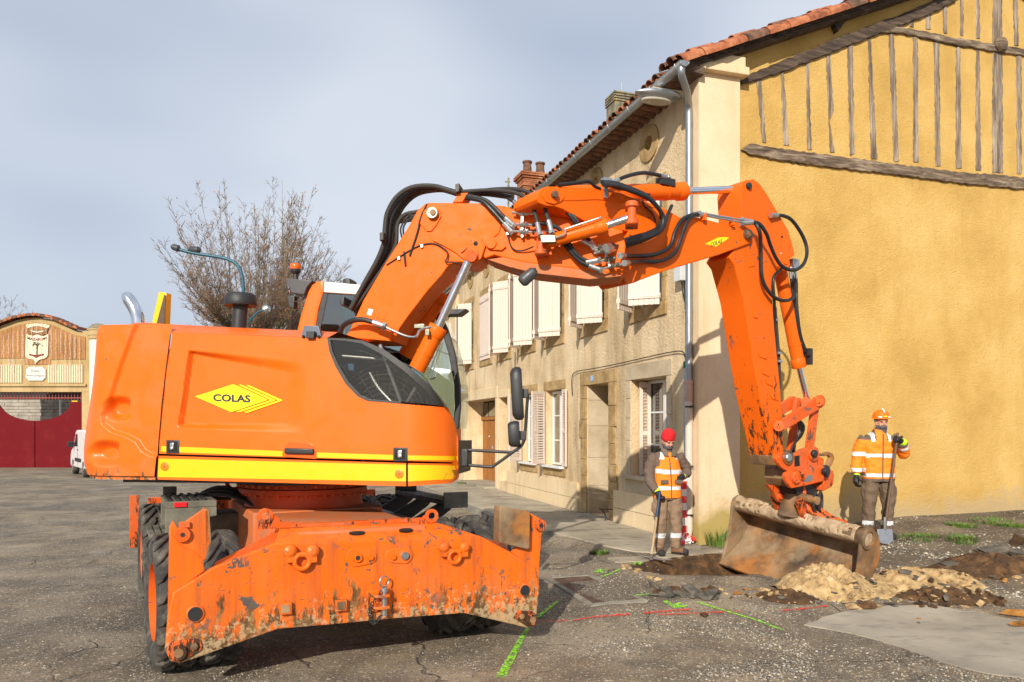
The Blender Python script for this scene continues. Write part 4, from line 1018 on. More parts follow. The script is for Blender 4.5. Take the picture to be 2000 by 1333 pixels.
# latches and handle
for u, v in ((338, 873), (782, 888)):
    c = sidepos(u, v, .002); m = MB(); m.box(c, F0*.062, R0*.008, (0,0,.06)); la = part(m, 'latch', BLACK, door, .012)
    m = MB(); m.box(c+R0*.008, F0*.045, R0*.003, (0,0,.043)); part(m, 'latch_well', SEAM, door, .006)
    m = MB(); m.box(c+R0*.014+ZZ*.005, F0*.017, R0*.008, (0,0,.03)); m.lathe([(.012, 0), (.012, .01)], c+R0*.018-ZZ*.014, R0, 12); part(m, 'latch_paddle', STEEL, door, .004)
pts = [sidepos(u, v, .0045) for u, v in ((556,893),(557,870),(565,863),(606,866),(615,873),(618,897))]
m = MB(); m.prism(pts, R0*-.03); part(m, 'handle_recess', m_orange('handle well paint', (.70, .11, .006)), door, .004)
m = MB(); a, b = sidepos(558, 880.5, .02), sidepos(614, 882, .02); m.box((a+b)/2, (b-a)/2, R0*.016, (0,0,.024)); part(m, 'grab_handle', BLACK, door, .012)
# company diamond: slanted lozenge with two chevrons, and its name
def film(px_poly, mat, name, par, lift=.010, thick=.0015):
    pts = []
    for (a, b), (c, d) in zip(px_poly, px_poly[1:]+px_poly[:1]):
        k = max(1, int(math.hypot(c-a, d-b)/6)); pts += [(a+(c-a)*i/k, b+(d-b)*i/k) for i in range(k)]
    m = MB(); m.prism([sidepos(u, v, lift+recess(u, v)) for u, v in pts], R0*-thick); return part(m, name, mat, par)
lz = [(377,773.5),(449,751.5),(453,751),(520,780.5),(520.5,782),(449,804),(445,804)]
def zl(p): return (340+p[0]*.12, 720+p[1]*.12)
film([zl(p) for p in ((305,450),(900,262),(930,255),(960,262),(1500,500),(1503,512),(930,700),(895,705),(865,697),(310,458))], YELLOW_LOGO, 'logo_diamond', door)
film([zl(p) for p in ((1020,266),(1045,258),(1075,264),(1628,508),(1630,520),(1045,708),(1000,708),(982,698),(1555,512))], YELLOW_LOGO, 'logo_chevron', door)
film([zl(p) for p in ((1148,275),(1170,267),(1205,274),(1745,512),(1750,524),(1175,716),(1130,714),(1114,704),(1680,518))], YELLOW_LOGO, 'logo_chevron', door)

# tail casting: plan curve from the door seam round the back
def tail_pt(s, z):
    vv = 835+(EYE-z)*1500/6.93; uu = 336-(min(max(vv, 640), 940)-650)*(25/238)
    global QT_S
    QT_S = SIDE.at(uu-1.5, vv)[0]
    """s 0 at the seam, 1 at the middle of the tail"""
    q0 = QT_S; qs = q0+(QTL-q0)*0
    a = s
    if a < .25: q = q0+(QT-q0)*(a/.25); return q, HALF
    b = (a-.25)/.75*math.pi/2; q = QT-(QT-QTL)*math.sin(b)**(2/2.3); w = HALF*math.cos(b)**(2/2.3) if b < math.pi/2-1e-4 else 0
    return q, w
QT_S = SIDE.at(313, 800)[0]+.004
def seg_d(u, v, P):
    best = 1e9; sgn = 1
    for (a, b), (c, d) in zip(P, P[1:]):
        l2 = (c-a)**2+(d-b)**2; t = min(max(((u-a)*(c-a)+(v-b)*(d-b))/l2, 0), 1); x, y = a+(c-a)*t, b+(d-b)*t; k = math.hypot(u-x, v-y)
        if k < best: best = k; sgn = 1 if (c-a)*(v-b)-(d-b)*(u-a) > 0 else -1
    return best*sgn
CREASE = [(276,620),(262,650),(240,710),(214,790),(203,812),(205,828),(222,842),(252,852),(270,862),(282,880),(298,889),(330,892)]
def tail_emb(p, z):
    u, v = proj(p); e = .03*ss(-4, 4, seg_d(u, v, CREASE))
    for cu, cv, ru, rv, dp in ((228, 799, 26, 26, .08), (206, 886, 30, 27, .09)):
        du, dv = (u-cu)/ru, (v-cv)/rv
        e -= dp*(1-ss(.35, 1.05, math.hypot(du if du < 0 else du*.55, dv)))*(1-ss(.90, 1.02, du))
    return e
m = MB(); NS, NZ = 210, 200; vs = []
for j in range(NZ+1):
    t = j/NZ; z = 1.43+(2.82-1.43)*t
    for i in range(NS+1):
        s = i/NS; q, wv = tail_pt(s, z)
        lean = 1-.42*max(0, (t-.18)/.82)**1.5*ss(.25, .6, s)-.05*ss(.12, 0, t)      # back leans in towards the roof
        rr = ss(.0, .05, 1-t); k = (1-(1-rr)*.045)*lean if s > .2 else 1-(1-rr)*.03*s
        p = SL_C+F0*(QT+(q-QT)*(k if q < QT else 1))+R0*(wv*(1-(1-k)*.35*ss(.2,.5,s)))+ZZ*z
        n_ = (R0*max(wv, .01)/HALF+F0*((q-QT) if q < QT else 0)).normalized()
        vs.append(p+n_*(tail_emb(p, z) if .02 < t else 0))
m.add(vs, [(j*(NS+1)+i, j*(NS+1)+i+1, (j+1)*(NS+1)+i+1, (j+1)*(NS+1)+i) for j in range(NZ) for i in range(NS)])
bot = [vs[i] for i in range(NS+1)]+[SL_C+F0*-.5+ZZ*1.43]
m.add(bot, [tuple(range(len(bot)))])
# mirrored far half of the tail, plain
vs2 = []
for z in (1.43, 2.80):
    for i in range(NS+1): q, wv = tail_pt(i/NS, z); vs2.append(SL_C+F0*q-R0*wv+ZZ*z)
m.add(vs2, [(i, i+1, NS+2+i, NS+1+i) for i in range(NS)]); tail = part(m, 'counterweight', ORANGE_TAIL)
sm_ = MB(); sm_.tube([sidepos(u, v, .006) for u, v in ((334,652),(325,720),(317,790),(311,860),(309,889))], .0035, 5); part(sm_, 'panel_seam', SEAM)
sm_ = MB(); sm_.tube([sidepos(308, 890, .0), sidepos(306.5, 915, .0), sidepos(305, 938, .0)], .008, 5); part(sm_, 'panel_seam', SEAM)
sm_ = MB(); sm_.tube([sidepos(795, v, .0) for v in (904, 925, 950)], .006, 5); part(sm_, 'panel_seam', SEAM)
# roof of the engine bay: sloped shoulder, then flat
m = MB(); lo = [SL_C+F0*QTL*.93+ZZ*2.66]
shoulder = [(222,645),(240,642),(278,645),(336,650),(440,653.5),(540,657),(639,660.5)]
up_ = [(246,634),(262,631),(280,630),(340,634),(440,639),(540,643.5),(660,649)]
A_ = [sidepos(u, v, .0) for u, v in shoulder]; B_ = []
for (u, v) in up_:
    p_ = SIDE.off(-.16); q, z = p_.at(u, v); B_.append(p_.w(q, z))
B_[0] += -R0*.12; C_ = [p-R0*2.1+ZZ*.02 for p in B_]; n = len(A_)
m.add(A_+B_+C_, [(i, i+1, n+i+1, n+i) for i in range(n-1)]+[(n+i, n+i+1, 2*n+i+1, 2*n+i) for i in range(n-1)]); part(m, 'engine_hood', ORANGE)
# inner solid of the upper structure (keeps the far side closed, engine bay behind the grille window stays open)
m = MB(); ubox(m, -1.4, QF-.3, -HALF+.02, .55, 1.46, 1.75); ubox(m, -1.25, QF-.3, -HALF+.1, HALF-.10, 1.40, 1.47); ubox(m, -1.25, .06, -HALF, HALF-.10, 1.47, 2.60); part(m, 'revolving_frame', DARK_STEEL)
# lower front face below the skin
fr = [sidepos(u, v, -.005) for u, v in ((890,840),(897,870),(899,903),(898,926),(880,944))]; m = MB(); m.prism(fr, -R0*.8-F0*.42); part(m, 'front_face', ORANGE)
# grille window with smoked glass, its dark frame, the fan and struts behind it
WO = [(639,660.5),(675,661.5),(709,665.5),(749,682),(797,716),(837,750),(861,777),(874.5,796.3),(783,788),(719,784),(699,775),(675,750),(655,716),(643,686)]
WI = [(645,664),(676,666),(706,671),(742,690),(786,722),(825,756),(848,780),(856,791),(783,784.5),(722,780),(704,771),(681,746),(661,713),(649,686)]
m = MB(); n = len(WO); vs = [sidepos(u, v, .002) for u, v in WO]+[sidepos(u, v, .002) for u, v in WI]+[sidepos(u, v, -.06) for u, v in WI]
m.add(vs, [(i, (i+1) % n, n+(i+1) % n, n+i) for i in range(n)]+[(n+i, n+(i+1) % n, 2*n+(i+1) % n, 2*n+i) for i in range(n)]); gf_ = part(m, 'grille_frame', plain('dark grille frame', (.04, .038, .034), .45))
m = MB(); m.prism([sidepos(u, v, -.012) for u, v in WI], R0*-.006); part(m, 'grille_glass', GLASS_DARK, gf_)
BAY = SIDE.off(-.42)
wq = [SIDE.at(u, v) for u, v in WO]; m = MB(); m.qplate(SIDE, [(q-.26, z-.06) for q, z in wq], -.66, -.62); part(m, 'bay_wall', BLACK, gf_)
topc = [SIDE.at(u, v) for u, v in WO[:8]]; m = MB(); n = len(topc)
m.add([sidepos(*WO[i], 0.) for i in range(n)]+[SIDE.w(q-.03, z+.004, -.06) for q, z in topc]+[SIDE.w(q-.22, z-.02, -.6) for q, z in topc], [(i, i+1, n+i+1, n+i) for i in range(n-1)]+[(n+i, n+i+1, 2*n+i+1, 2*n+i) for i in range(n-1)]); part(m, 'grille_hood', plain('dark hood', (.05, .045, .04), .5), gf_)
def bay(u, v, o=0.): q, z = SIDE.off(-.42+o).at(u, v); return SIDE.off(-.42+o).w(q, z)
m = MB(); m.prism([bay(u, v, -.2) for u, v in WI], -R0*.03); part(m, 'radiator_screen', plain('black mesh screen', (.03, .03, .028), .6, bump=.6, bscale=220), gf_)
fan_c = bay(752, 812)
for k in range(11): m = MB(); m.ring(fan_c+R0*(.03-.0022*k), R0, .075+.043*k, .0055, 48, 5); part(m, 'fan_guard_ring', STEEL if k % 2 else BRASS, gf_)
m = MB()
for k in range(8): a = math.pi*k/8+.2; m.cyl(fan_c-(F0*math.cos(a)+ZZ*math.sin(a))*.5, fan_c+(F0*math.cos(a)+ZZ*math.sin(a))*.5, .005, n=6)
part(m, 'fan_guard_spoke', STEEL, gf_)
for pts in (((645,694),(756,703)), ((742,674),(784,788)), ((722,728),(738,757),(765,786)), ((812,757),(795,786))):
    m = MB(); m.tube(spline([bay(u, v, .2) for u, v in pts], 4), .017, 10); part(m, 'support_tube', STEEL, gf_)
m = MB(); m.prism([bay(u, v, .12) for u, v in ((662,710),(691,711),(691,724),(663,723))], R0*-.004); part(m, 'blue_decal', plain('blue decal', (.03, .13, .30), .5), gf_)
# exhaust, intake, camera and the yellow hatch standing on the roof
RP = SIDE.off(-.55)
def rp_(u, v, o=0.): p_ = SIDE.off(-.55+o); q, z = p_.at(u, v); return p_.w(q, z)
m = MB(); P_ = spline([rp_(270,640), rp_(269,622), rp_(263,603), rp_(252,585), rp_(243,574)], 6); m.tube(P_, [.062]*(len(P_)-8)+[.062, .06, .058, .055, .052, .046, .036, .018], 18); part(m, 'exhaust_pipe', CHROME)
m = MB(); b_ = rp_(466,650); t_ = rp_(470,598); m.tube([b_, t_], .068, 20); m.lathe([(.07, 0), (.073, .01), (.073, .02)], t_, ZZ, 20); m.lathe([(.08, .015), (.148, .0), (.155, .02), (.145, .09), (.125, .115), (.0, .118)], t_+ZZ*.0, ZZ, 28); part(m, 'air_intake', BLACK)
m = MB(); m.prism([rp_(u, v, -.7) for u, v in ((310,570),(325,572),(322,634),(296,634))], -R0*.10); hat = part(m, 'raised_hatch', YELLOW, None, .01)
m = MB(); m.prism([rp_(u, v, -.69) for u, v in ((321,576),(324,577),(321,632),(306,632))], R0*.004); part(m, 'hatch_face', plain('brown hatch lining', (.10, .055, .03), .6), hat)
cp = sidepos(608, 651, -.06); m = MB(); m.prism([SIDE.px(u, v, -.02) for u, v in ((594,636),(622,637),(629,664),(587,661))], -R0*.05); cmo = part(m, 'rear_camera_bracket', plain('blue grey steel', (.10, .12, .16), .45, .3), None, .006)
m = MB(); m.box(SIDE.px(608, 655, .01), F0*.035, R0*.03, (0,0,.032)); part(m, 'camera_lens', BLACK, cmo, .006)
for du in (-15, 15): m = MB(); m.cyl(SIDE.px(608+du, 658, -.02), SIDE.px(608+du, 658, .012), .014, n=10); part(m, 'camera_bolt', SEAM, cmo)
# mirror bracket and mirrors at the front corner
MQ = SIDE.off(-.30)
def mq(u, v, o=0.): p_ = SIDE.off(-.30+o); q, z = p_.at(u, v); return p_.w(q, z)
m = MB(); m.box(mq(909,894), F0*.028, R0*.05, (0,0,.075)); mir = part(m, 'mirror_bracket', BLACK, None, .01)
m = MB(); m.tube([mq(908,879), mq(1001,884)], .014, 10); m.tube(spline([mq(906,908), mq(955,912), mq(966,909), mq(1001,884), mq(1015,874), mq(1023,862), mq(1026,840), mq(1031,770)], 4), .014, 10); part(m, 'mirror_arm', BLACK, mir)
def mirror(c, hu, hv, tilt, name):
    m = MB(); n_ = (F0*.86-R0*.1+ZZ*.05).normalized(); x = ZZ.cross(n_).normalized(); y = n_.cross(x); vs = []
    K, Nn = 5, 20
    for k, (s_, dpt) in enumerate(((.80, -.055), (.95, -.035), (1., 0.), (.98, .03), (.9, .045))):
        for i in range(Nn):
            a = 2*math.pi*i/Nn; cx, sy_ = math.cos(a), math.sin(a); e_ = .55
            vs.append(c+x*(hu*s_*math.copysign(abs(cx)**e_, cx))+y*(hv*s_*math.copysign(abs(sy_)**e_, sy_))+n_*dpt)
    m.add(vs, [(k*Nn+i, k*Nn+(i+1) % Nn, (k+1)*Nn+(i+1) % Nn, (k+1)*Nn+i) for k in range(K-1) for i in range(Nn)]+[tuple(range(Nn))[::-1], tuple((K-1)*Nn+i for i in range(Nn))])
    return part(m, name, BLACK, mir)
mirror(mq(1011,769), .085, .235, 0, 'mirror_housing'); mirror(mq(1005,848), .075, .115, 0, 'mirror_housing')
for u, v in ((1024,769), (1020,851)): m = MB(); m.box(mq(u, v), F0*.035, R0*.025, (0,0,.04)); part(m, 'mirror_clamp', BLACK, mir, .006)

# ---- cab on the far side of the boom
CAB = SIDE.off(-HALF-.42)
def cq(u, v, o=0.): p_ = SIDE.off(-HALF-.42+o); q, z = p_.at(u, v); return p_.w(q, z)
DEP = .86
cabp = [(573,668),(581,630),(598,575),(606,558),(618,549),(632,548),(700,556),(820,572),(850,590),(874,642),(888,689),(898,753),(899,794),(895,838),(880,900),(573,900)]
m = MB(); m.prism([cq(u, v) for u, v in ((574,668),(585,622),(601,570),(609,556),(620,548.5),(633,548),(631,572),(622,604),(612,668))], -R0*DEP); cab = part(m, 'cab_rear_pillar', ORANGE, None, .03)
m = MB(); m.prism([cq(u, v, -.004) for u, v in ((633,550),(700,556),(820,573),(848,590),(842,606),(815,590),(700,575.5),(631.5,571))], -R0*(DEP-.01)); part(m, 'cab_roof', WHITE_CAB, None, .012)
fo_ = [(848,590),(874,642),(888,689),(898,753),(899,794),(895,838)]; fi_ = [(838,598),(862,646),(876,692),(887,753),(888,794),(884,838)]
for o_ in (0., -DEP+.08):
    m = MB(); m.prism([cq(u, v, o_) for u, v in fo_+fi_[::-1]], -R0*.07); part(m, 'cab_front_pillar', BLACK, None, .01)
m = MB(); m.prism([cq(u, v, -.02) for u, v in ((631,574),(700,578),(800,592),(845,608),(870,655),(883,700),(888,760),(886,838),(600,838),(604,668))], -R0*.008); part(m, 'cab_side_glass', GLASS_CAB)
m = MB(); m.prism([cq(u, v, -.015) for u, v in ((631,573),(640,573.5),(622,660),(612,668),(613,650))], -R0*.03); part(m, 'window_seal', BLACK)
fg = [cq(u, v, -.05) for u, v in fi_]; m = MB(); bks = [p-R0*(DEP-.1) for p in fg]; n = len(fg); m.add(fg+bks, [(i, i+1, n+i+1, n+i) for i in range(n-1)]); part(m, 'windscreen', GLASS_CAB)
m = MB(); m.prism([cq(u, v, -DEP+.03) for u, v in ((631,574),(700,578),(720,838),(600,838),(604,668))], -R0*.01); part(m, 'cab_far_glass', GLASS_CAB)
m = MB(); ubox(m, 0.05, 1.4, -HALF, -.45, 1.45, 1.95); part(m, 'cab_base', ORANGE, None, .02)
m = MB(); c = cq(700, 645, -.45); m.box(c, F0*.10, R0*.22, (F0*-.08+ZZ*.38)); m.box(c+F0*.3-ZZ*.36, F0*.28, R0*.24, (0,0,.08)); m.box(c-F0*.10+ZZ*.48, F0*.05, R0*.13, (0,0,.10)); part(m, 'seat', BLACK, None, .04)
m = MB(); m.box(cq(815,690,-.5), F0*.05, R0*.12, (0,0,.12)); m.tube([cq(790,745,-.4), cq(800,700,-.4)], .02, 8); part(m, 'console', BLACK, None, .02)
# work lamp housing, beacon, rear wiper of the cab
m = MB(); m.prism([cq(u, v, -.1) for u, v in ((559,543),(610,548),(600,560),(594,576),(570,573),(559,560))], -R0*.5); lh = part(m, 'lamp_housing', plain('grey lamp shroud', (.05, .052, .055), .5), None, .01)
m = MB(); m.prism([cq(u, v, -.12) for u, v in ((560,577),(575,578),(574,603),(564,600))], -R0*.1); part(m, 'work_lamp', BLACK, lh, .01)
m = MB(); m.lathe([(.035, 0), (.04, .01), (.03, .012)], cq(565,566,-.11), (-F0+R0*.3).normalized(), 14); part(m, 'lamp_lens', CHROME, lh)
m = MB(); c = cq(577.5, 546, -.35); m.lathe([(.028, -.05), (.026, .055), (.05, .075), (.058, .09), (.058, .115)], c, ZZ, 18); bc = part(m, 'beacon', BLACK)
m = MB(); m.lathe([(.056, .115), (.06, .14), (.06, .165), (.052, .178), (.0, .18)], c, ZZ, 18); part(m, 'beacon_lens', plain('amber lens', (.75, .12, .005), .2), bc)
m = MB(); m.tube([cq(572,606,-.15), cq(566,645,-.15)], .012, 6); m.tube([cq(596,575,-.12), cq(588,588,-.12), cq(570,590,-.12)], .006, 5); part(m, 'rear_mirror_stay', BLACK)
m = MB(); m.tube([cq(862,667,.02), cq(838,729,.05)], .008, 6); part(m, 'wiper', STEEL)
# ---- boom, inner piece (rises from the upper structure, then runs forward to the upright hinge)
def bq(u, v, o=0.): return BOOM.px(u, v, o)
def fq(u, v, o=0.): return FRONT.px(u, v, o)
def aq(u, v, o=0.): return ARM.px(u, v, o)
WB, WF, WA = .44, .40, .34
LOWER = [(672,668),(690,630),(710,586),(755,510),(797,444),(815,411),(830,398),(838,396),(944,397),(960,400),(985,420),(975,455),(958,470),(945,488),(938,500),(928,512),(914,516),(900,512),(888,512),(874,521),(863,537),(836,567),(797,618),(780,642),(770,668)]
m = MB(); m.plate(BOOM, LOWER, -WB, 0.); boom1 = part(m, 'lower_boom', ORANGE_BOOM, None, .012)
MID = [(930,398),(985,402),(1010,412),(1063,419),(1126,432),(1180,440),(1216,450),(1222,480),(1216,537),(1162,531),(1110,524),(1055,517),(1020,512),(990,505),(965,498),(948,505),(938,498),(935,470)]
m = MB(); m.plate(BOOM, MID, -WB+.02, -.014); boom2 = part(m, 'middle_boom', ORANGE_BOOM, None, .014)
m = MB(); m.prism([bq(952,507,-.02), bq(995,522,-.02), bq(1045,534,-.02), bq(1150,546,-.02), bq(1212,540,-.02), bq(1216,535,-.02), bq(1055,515,-.02), bq(985,502,-.02)], BOOM.N*-.40); part(m, 'boom_underside', ORANGE_DUSTY, boom2, .008)
def bossx(pl, nrm, u, v, rp, h, mat, name, par, o=0., n=26, inner=None):
    c = pl.px(u, v, o); r_ = rp*c.y/1500; mm = MB(); mm.lathe([(r_, -.01), (r_, h*.75), (r_*.92, h), (.0, h)], c, nrm, n); return part(mm, name, mat, par)
BN, FNW = BOOM.N, FRONT.N
# raised cheek plates
def cheek(pl, poly, h, mat, name, par, bevel=.006, o=0.): mm = MB(); mm.plate(pl, poly, o-.01, o+h); return part(mm, name, mat, par, bevel)
cheek(BOOM, [(816,433),(826,412),(842,402),(858,409),(862,422),(852,440),(842,452),(833,452)], .016, ORANGE_BOOM, 'cheek_plate', boom1)
cheek(BOOM, [(844,470),(878,441),(890,450),(905,457),(922,462),(940,466),(948,480),(940,504),(930,514),(918,516),(905,506),(890,494),(866,480)], .022, ORANGE_BOOM, 'cheek_plate', boom1)
cheek(BOOM, [(948,472),(956,463),(968,464),(984,472),(988,482),(980,489),(962,488),(950,483)], .014, ORANGE_BOOM, 'cheek_plate', boom2)
bossx(BOOM, BN, 846, 418, 11.5, .05, BRASS, 'boom_pin', boom1, .016); bossx(BOOM, BN, 848, 418, 6, .065, BUCKET, 'pin_bolt', boom1, .016)
m = MB(); m.box(bq(840,413,.06), F0*.02, BN*.012, (0,0,.016)); part(m, 'pin_lock', BRASS, boom1, .003)
bossx(BOOM, BN, 921, 499, 14, .03, ORANGE_BOOM, 'cylinder_pin', boom1, .022); bossx(BOOM, BN, 921, 498, 7, .05, ORANGE_BOOM, 'pin_bolt', boom1, .022)
bossx(BOOM, BN, 960, 477, 10.5, .03, ORANGE_BOOM, 'joint_pin', boom2, 0.); bossx(BOOM, BN, 929, 476, 4.5, .004, SEAM, 'hole', boom1, .022)
m = MB(); m.box(bq(906,489,.03), (F0*.5+ZZ*.35).normalized()*.035, BN*.012, (0,0,.008)); part(m, 'lock_bar', ORANGE_WORN, boom1, .003)
for poly in ([(720,603),(729,605),(725,617),(716,614)],): cheek(BOOM, poly, .002, WINDOW_PAINT, 'white_sticker', boom1, 0.)
cheek(BOOM, [(738,603),(756,607),(750,625),(733,621)], .004, ORANGE_BOOM, 'type_plate', boom1, .002)
m = MB(); m.prism([bq(u, v, .004) for u, v in ((676,660),(690,643),(715,632),(742,632),(768,642),(766,668))], BN*.05); part(m, 'boom_foot_guard', ORANGE_BOOM, None, .01)
# lift cylinders either side of the boom
def cylinder(pl, nrm, o, p_bot, p_mid, p_top, rb, rr, name, mats=(ORANGE_BOOM, CHROME), collar=True, par=None):
    a, b, c = pl.px(*p_bot, o), pl.px(*p_mid, o), pl.px(*p_top, o); d = (b-a).normalized()
    mm = MB(); mm.tube([a, b-d*.10], rb, 22); mm.tube([b-d*.12, b-d*.10, b-d*.01, b], [rb*1.0, rb*1.13, rb*1.13, rb*1.05], 22); mm.tube([b-d*.30, b-d*.28], rb*1.06, 22)
    body = part(mm, name, mats[0], par)
    mm = MB(); mm.tube([b-d*.02, c], rr, 18); part(mm, 'piston_rod', mats[1], body)
    return body
cylinder(BOOM, BN, .17, (814,722), (857,638), (914,512), .082, .040, 'lift_cylinder'); cylinder(BOOM, BN, -.60, (792,696), (862,572), (940,503), .085, .040, 'lift_cylinder')
m = MB(); m.tube([bq(920,500,.02), bq(920,500,.26)], .055, 18); part(m, 'cylinder_eye', ORANGE_WORN)
m = MB(); m.box(bq(835,650,.30), F0*.02, BN*.02, (0,0,.03)); m.box(bq(820,638,.18), F0*.05, BN*.03, (0,0,.02)); part(m, 'valve_block', BRASS, None, .005)
# work lamp below the boom
m = MB(); m.tube(spline([bq(1010,516,-.1), bq(1040,522,-.05), bq(1046,528,.0)], 4), .01, 6); wl = part(m, 'lamp_stay', BLACK)
m = MB(); a = bq(1046,528,.02); b = bq(1018,552,.06); m.tube([a, a+(b-a)*.15, a+(b-a)*.85, b], [.03, .055, .062, .045], 14); part(m, 'work_lamp', plain('grey lamp body', (.06, .062, .064), .4), wl)
m = MB(); m.tube(spline([bq(1000,514,-.05), bq(1006,530,.0), bq(1020,538,.02)], 4), .006, 5); part(m, 'lamp_cable', CABLE, wl)
m = MB(); m.box(bq(889,612,-.5), F0*.10, BN*.10, (F0*.04+ZZ*.03)); part(m, 'cab_lamp', BLACK, None, .01)

# ---- outer boom, swung away from the road
OUT = [(1048,389),(1051,376),(1060,367),(1071,364),(1168,367),(1205,373),(1252,389),(1290,404),(1334,427),(1350,424),(1365,425),(1434,443),(1460,449),(1470,457),(1471,466),(1464,476),(1402,499),(1300,529),(1252,547),(1238,553),(1224,555),(1219,548),(1216,537),(1216,505),(1224,475),(1228,452),(1190,446),(1150,436),(1120,420),(1098,408),(1083,403),(1066,402),(1053,397)]
m = MB(); m.plate(FRONT, OUT, -WF, 0.); boom3 = part(m, 'outer_boom', ORANGE_BOOM, None, .012)
cheek(FRONT, [(1060,382),(1064,372),(1074,366),(1090,367),(1102,376),(1104,386),(1096,394),(1082,399),(1067,395)], .015, ORANGE_BOOM, 'cheek_plate', boom3)
cheek(FRONT, [(1094,372),(1168,370),(1205,376),(1252,392),(1290,407),(1262,404),(1215,394),(1165,390),(1120,392),(1100,392)], .008, ORANGE_BOOM, 'cheek_plate', boom3)
bossx(FRONT, FNW, 1081, 381, 7, .04, BUCKET, 'cylinder_pin', boom3, .015)
bossx(FRONT, FNW, 1458, 459, 10, .045, BRASS, 'arm_pin', boom3, 0.); bossx(FRONT, FNW, 1456, 459, 5, .06, BUCKET, 'pin_bolt', boom3, 0.)
m = MB(); m.box(fq(1463,458,.045), G0*.016, FNW*.012, (0,0,.04)); part(m, 'pin_lock', BRASS, boom3, .004)
# diamond on the outer boom
def film2(poly, mat, name): mm = MB(); mm.plate(FRONT, poly, .001, .003); return part(mm, name, mat, boom3)
film2([(1377,477),(1403,464),(1420,463.5),(1424,465),(1399,482)], YELLOW_LOGO, 'logo_diamond')
me_l = text_mesh('COLAS', 1., LOGO_INK, 'logo_letters', .0, .02)
def text_on(me_, px0, px1, hpx, pos, parent, base):
    xs = [v.co.x for v in me_.vertices]; ys = [v.co.y for v in me_.vertices]; x0, x1 = min(xs), max(xs); yc = (min(ys)+max(ys))/2; yh = max(ys)-min(ys)
    for v in me_.vertices:
        t = (v.co.x-x0)/(x1-x0); u = px0[0]+(px1[0]-px0[0])*t; vv = px0[1]+(px1[1]-px0[1])*t-(v.co.y-yc)/yh*hpx
        v.co = pos(u, vv)-base
    link(bpy.data.objects.new('logo_letters', me_), parent)
text_on(me_l, (1388,478.5), (1410,471), 8, lambda u, v: fq(u, v, .0045), boom3, origin_of(boom3))
text_on(text_mesh('COLAS', 1., LOGO_INK, 'logo_letters', .0, .034), zl((600,470)), zl((1220,493)), 14.6, lambda u, v: sidepos(u, v, .0135+recess(u, v)), door, origin_of(door))
# upright hinge pin of the offset boom and its cylinder lying along the near side
m = MB(); m.tube([SWING+ZZ*(z) for z in (3.36, 4.05)], .07, 18); part(m, 'hinge_pin', ORANGE_WORN)
SWL = BOOM.off(.10)
for (u, v) in ((1056,476), (1234,417)):
    c = bq(u, v, .16); m = MB(); m.lathe([(.05, -.11), (.06, -.10), (.06, -.06), (.04, -.055), (.04, .055), (.06, .06), (.06, .10), (.045, .11)], c, ZZ, 18); lug = part(m, 'offset_lug', ORANGE_WORN, None)
    m = MB(); m.box(c-BN*.10+ZZ*.085, F0*.06, BN*.11, (0,0,.014)); m.box(c-BN*.10-ZZ*.085, F0*.06, BN*.11, (0,0,.014)); part(m, 'lug_plate', ORANGE_WORN, lug, .006)
cylinder(BOOM, BN, .18, (1070,472), (1186,441), (1226,427), .062, .034, 'offset_cylinder')
m = MB(); m.box(bq(1071,468,.25), F0*.07, BN*.03, (F0*-.005+ZZ*.035)); part(m, 'valve_block', BRASS, None, .006)
m = MB(); m.tube(spline([bq(1085,465,.26), bq(1103,458,.27), bq(1104,449,.27), bq(1110,446,.27), bq(1168,427,.26), bq(1173,425,.25)], 4), .009, 8); part(m, 'steel_pipe', STEEL)
# arm cylinder on top
cylinder(FRONT, FNW, -.2, (1090,381), (1336,374), (1444,370), .088, .042, 'arm_cylinder')
m = MB(); m.box(fq(1300,357,-.15), G0*.10, FNW*.05, (0,0,.04)); part(m, 'valve_block', DARK_STEEL, None, .008)
# ---- arm
AP = [(1446,372),(1449,359),(1457,352),(1472,350),(1484,359),(1498,379),(1519,415),(1540,450),(1551,490),(1552,499),(1546,504),(1534,510),(1526,520),(1513,548),(1508,577),(1513,647),(1524,760),(1531,880),(1525,892),(1512,897),(1483,771),(1469,690),(1452,584),(1434,517),(1424,503),(1436,483),(1450,455),(1448,405)]
m = MB(); m.plate(ARM, AP, -WA, 0.); arm = part(m, 'arm', ORANGE_ARM, None, .01)
bossx(ARM, FNW, 1461, 364, 6.5, .03, DARK_STEEL, 'arm_top_pin', arm); bossx(ARM, FNW, 1531, 512, 6, .03, ORANGE_ARM, 'lug_pin', arm)
for poly in ([(1473,599),(1481,599),(1481,622),(1473,620)], [(1482,689),(1501,694),(1498,702),(1484,697)], [(1488,722),(1506,727),(1503,736),(1490,730)], [(1497,742),(1513,748),(1511,756),(1499,750)], [(1506,772),(1522,779),(1521,783),(1507,778)]): cheek(ARM, poly, .012, ORANGE_ARM, 'step_pad', arm, .003)
cheek(ARM, [(1462,502),(1472,500),(1475,520),(1462,522)], .008, ORANGE_ARM, 'cable_plate', arm, .003)
for u, v, r_ in ((1527,463,2.4), (1526,496,3)): bossx(ARM, FNW, u, v, r_, .006, SEAM if r_ < 3 else STEEL, 'bolt', arm)
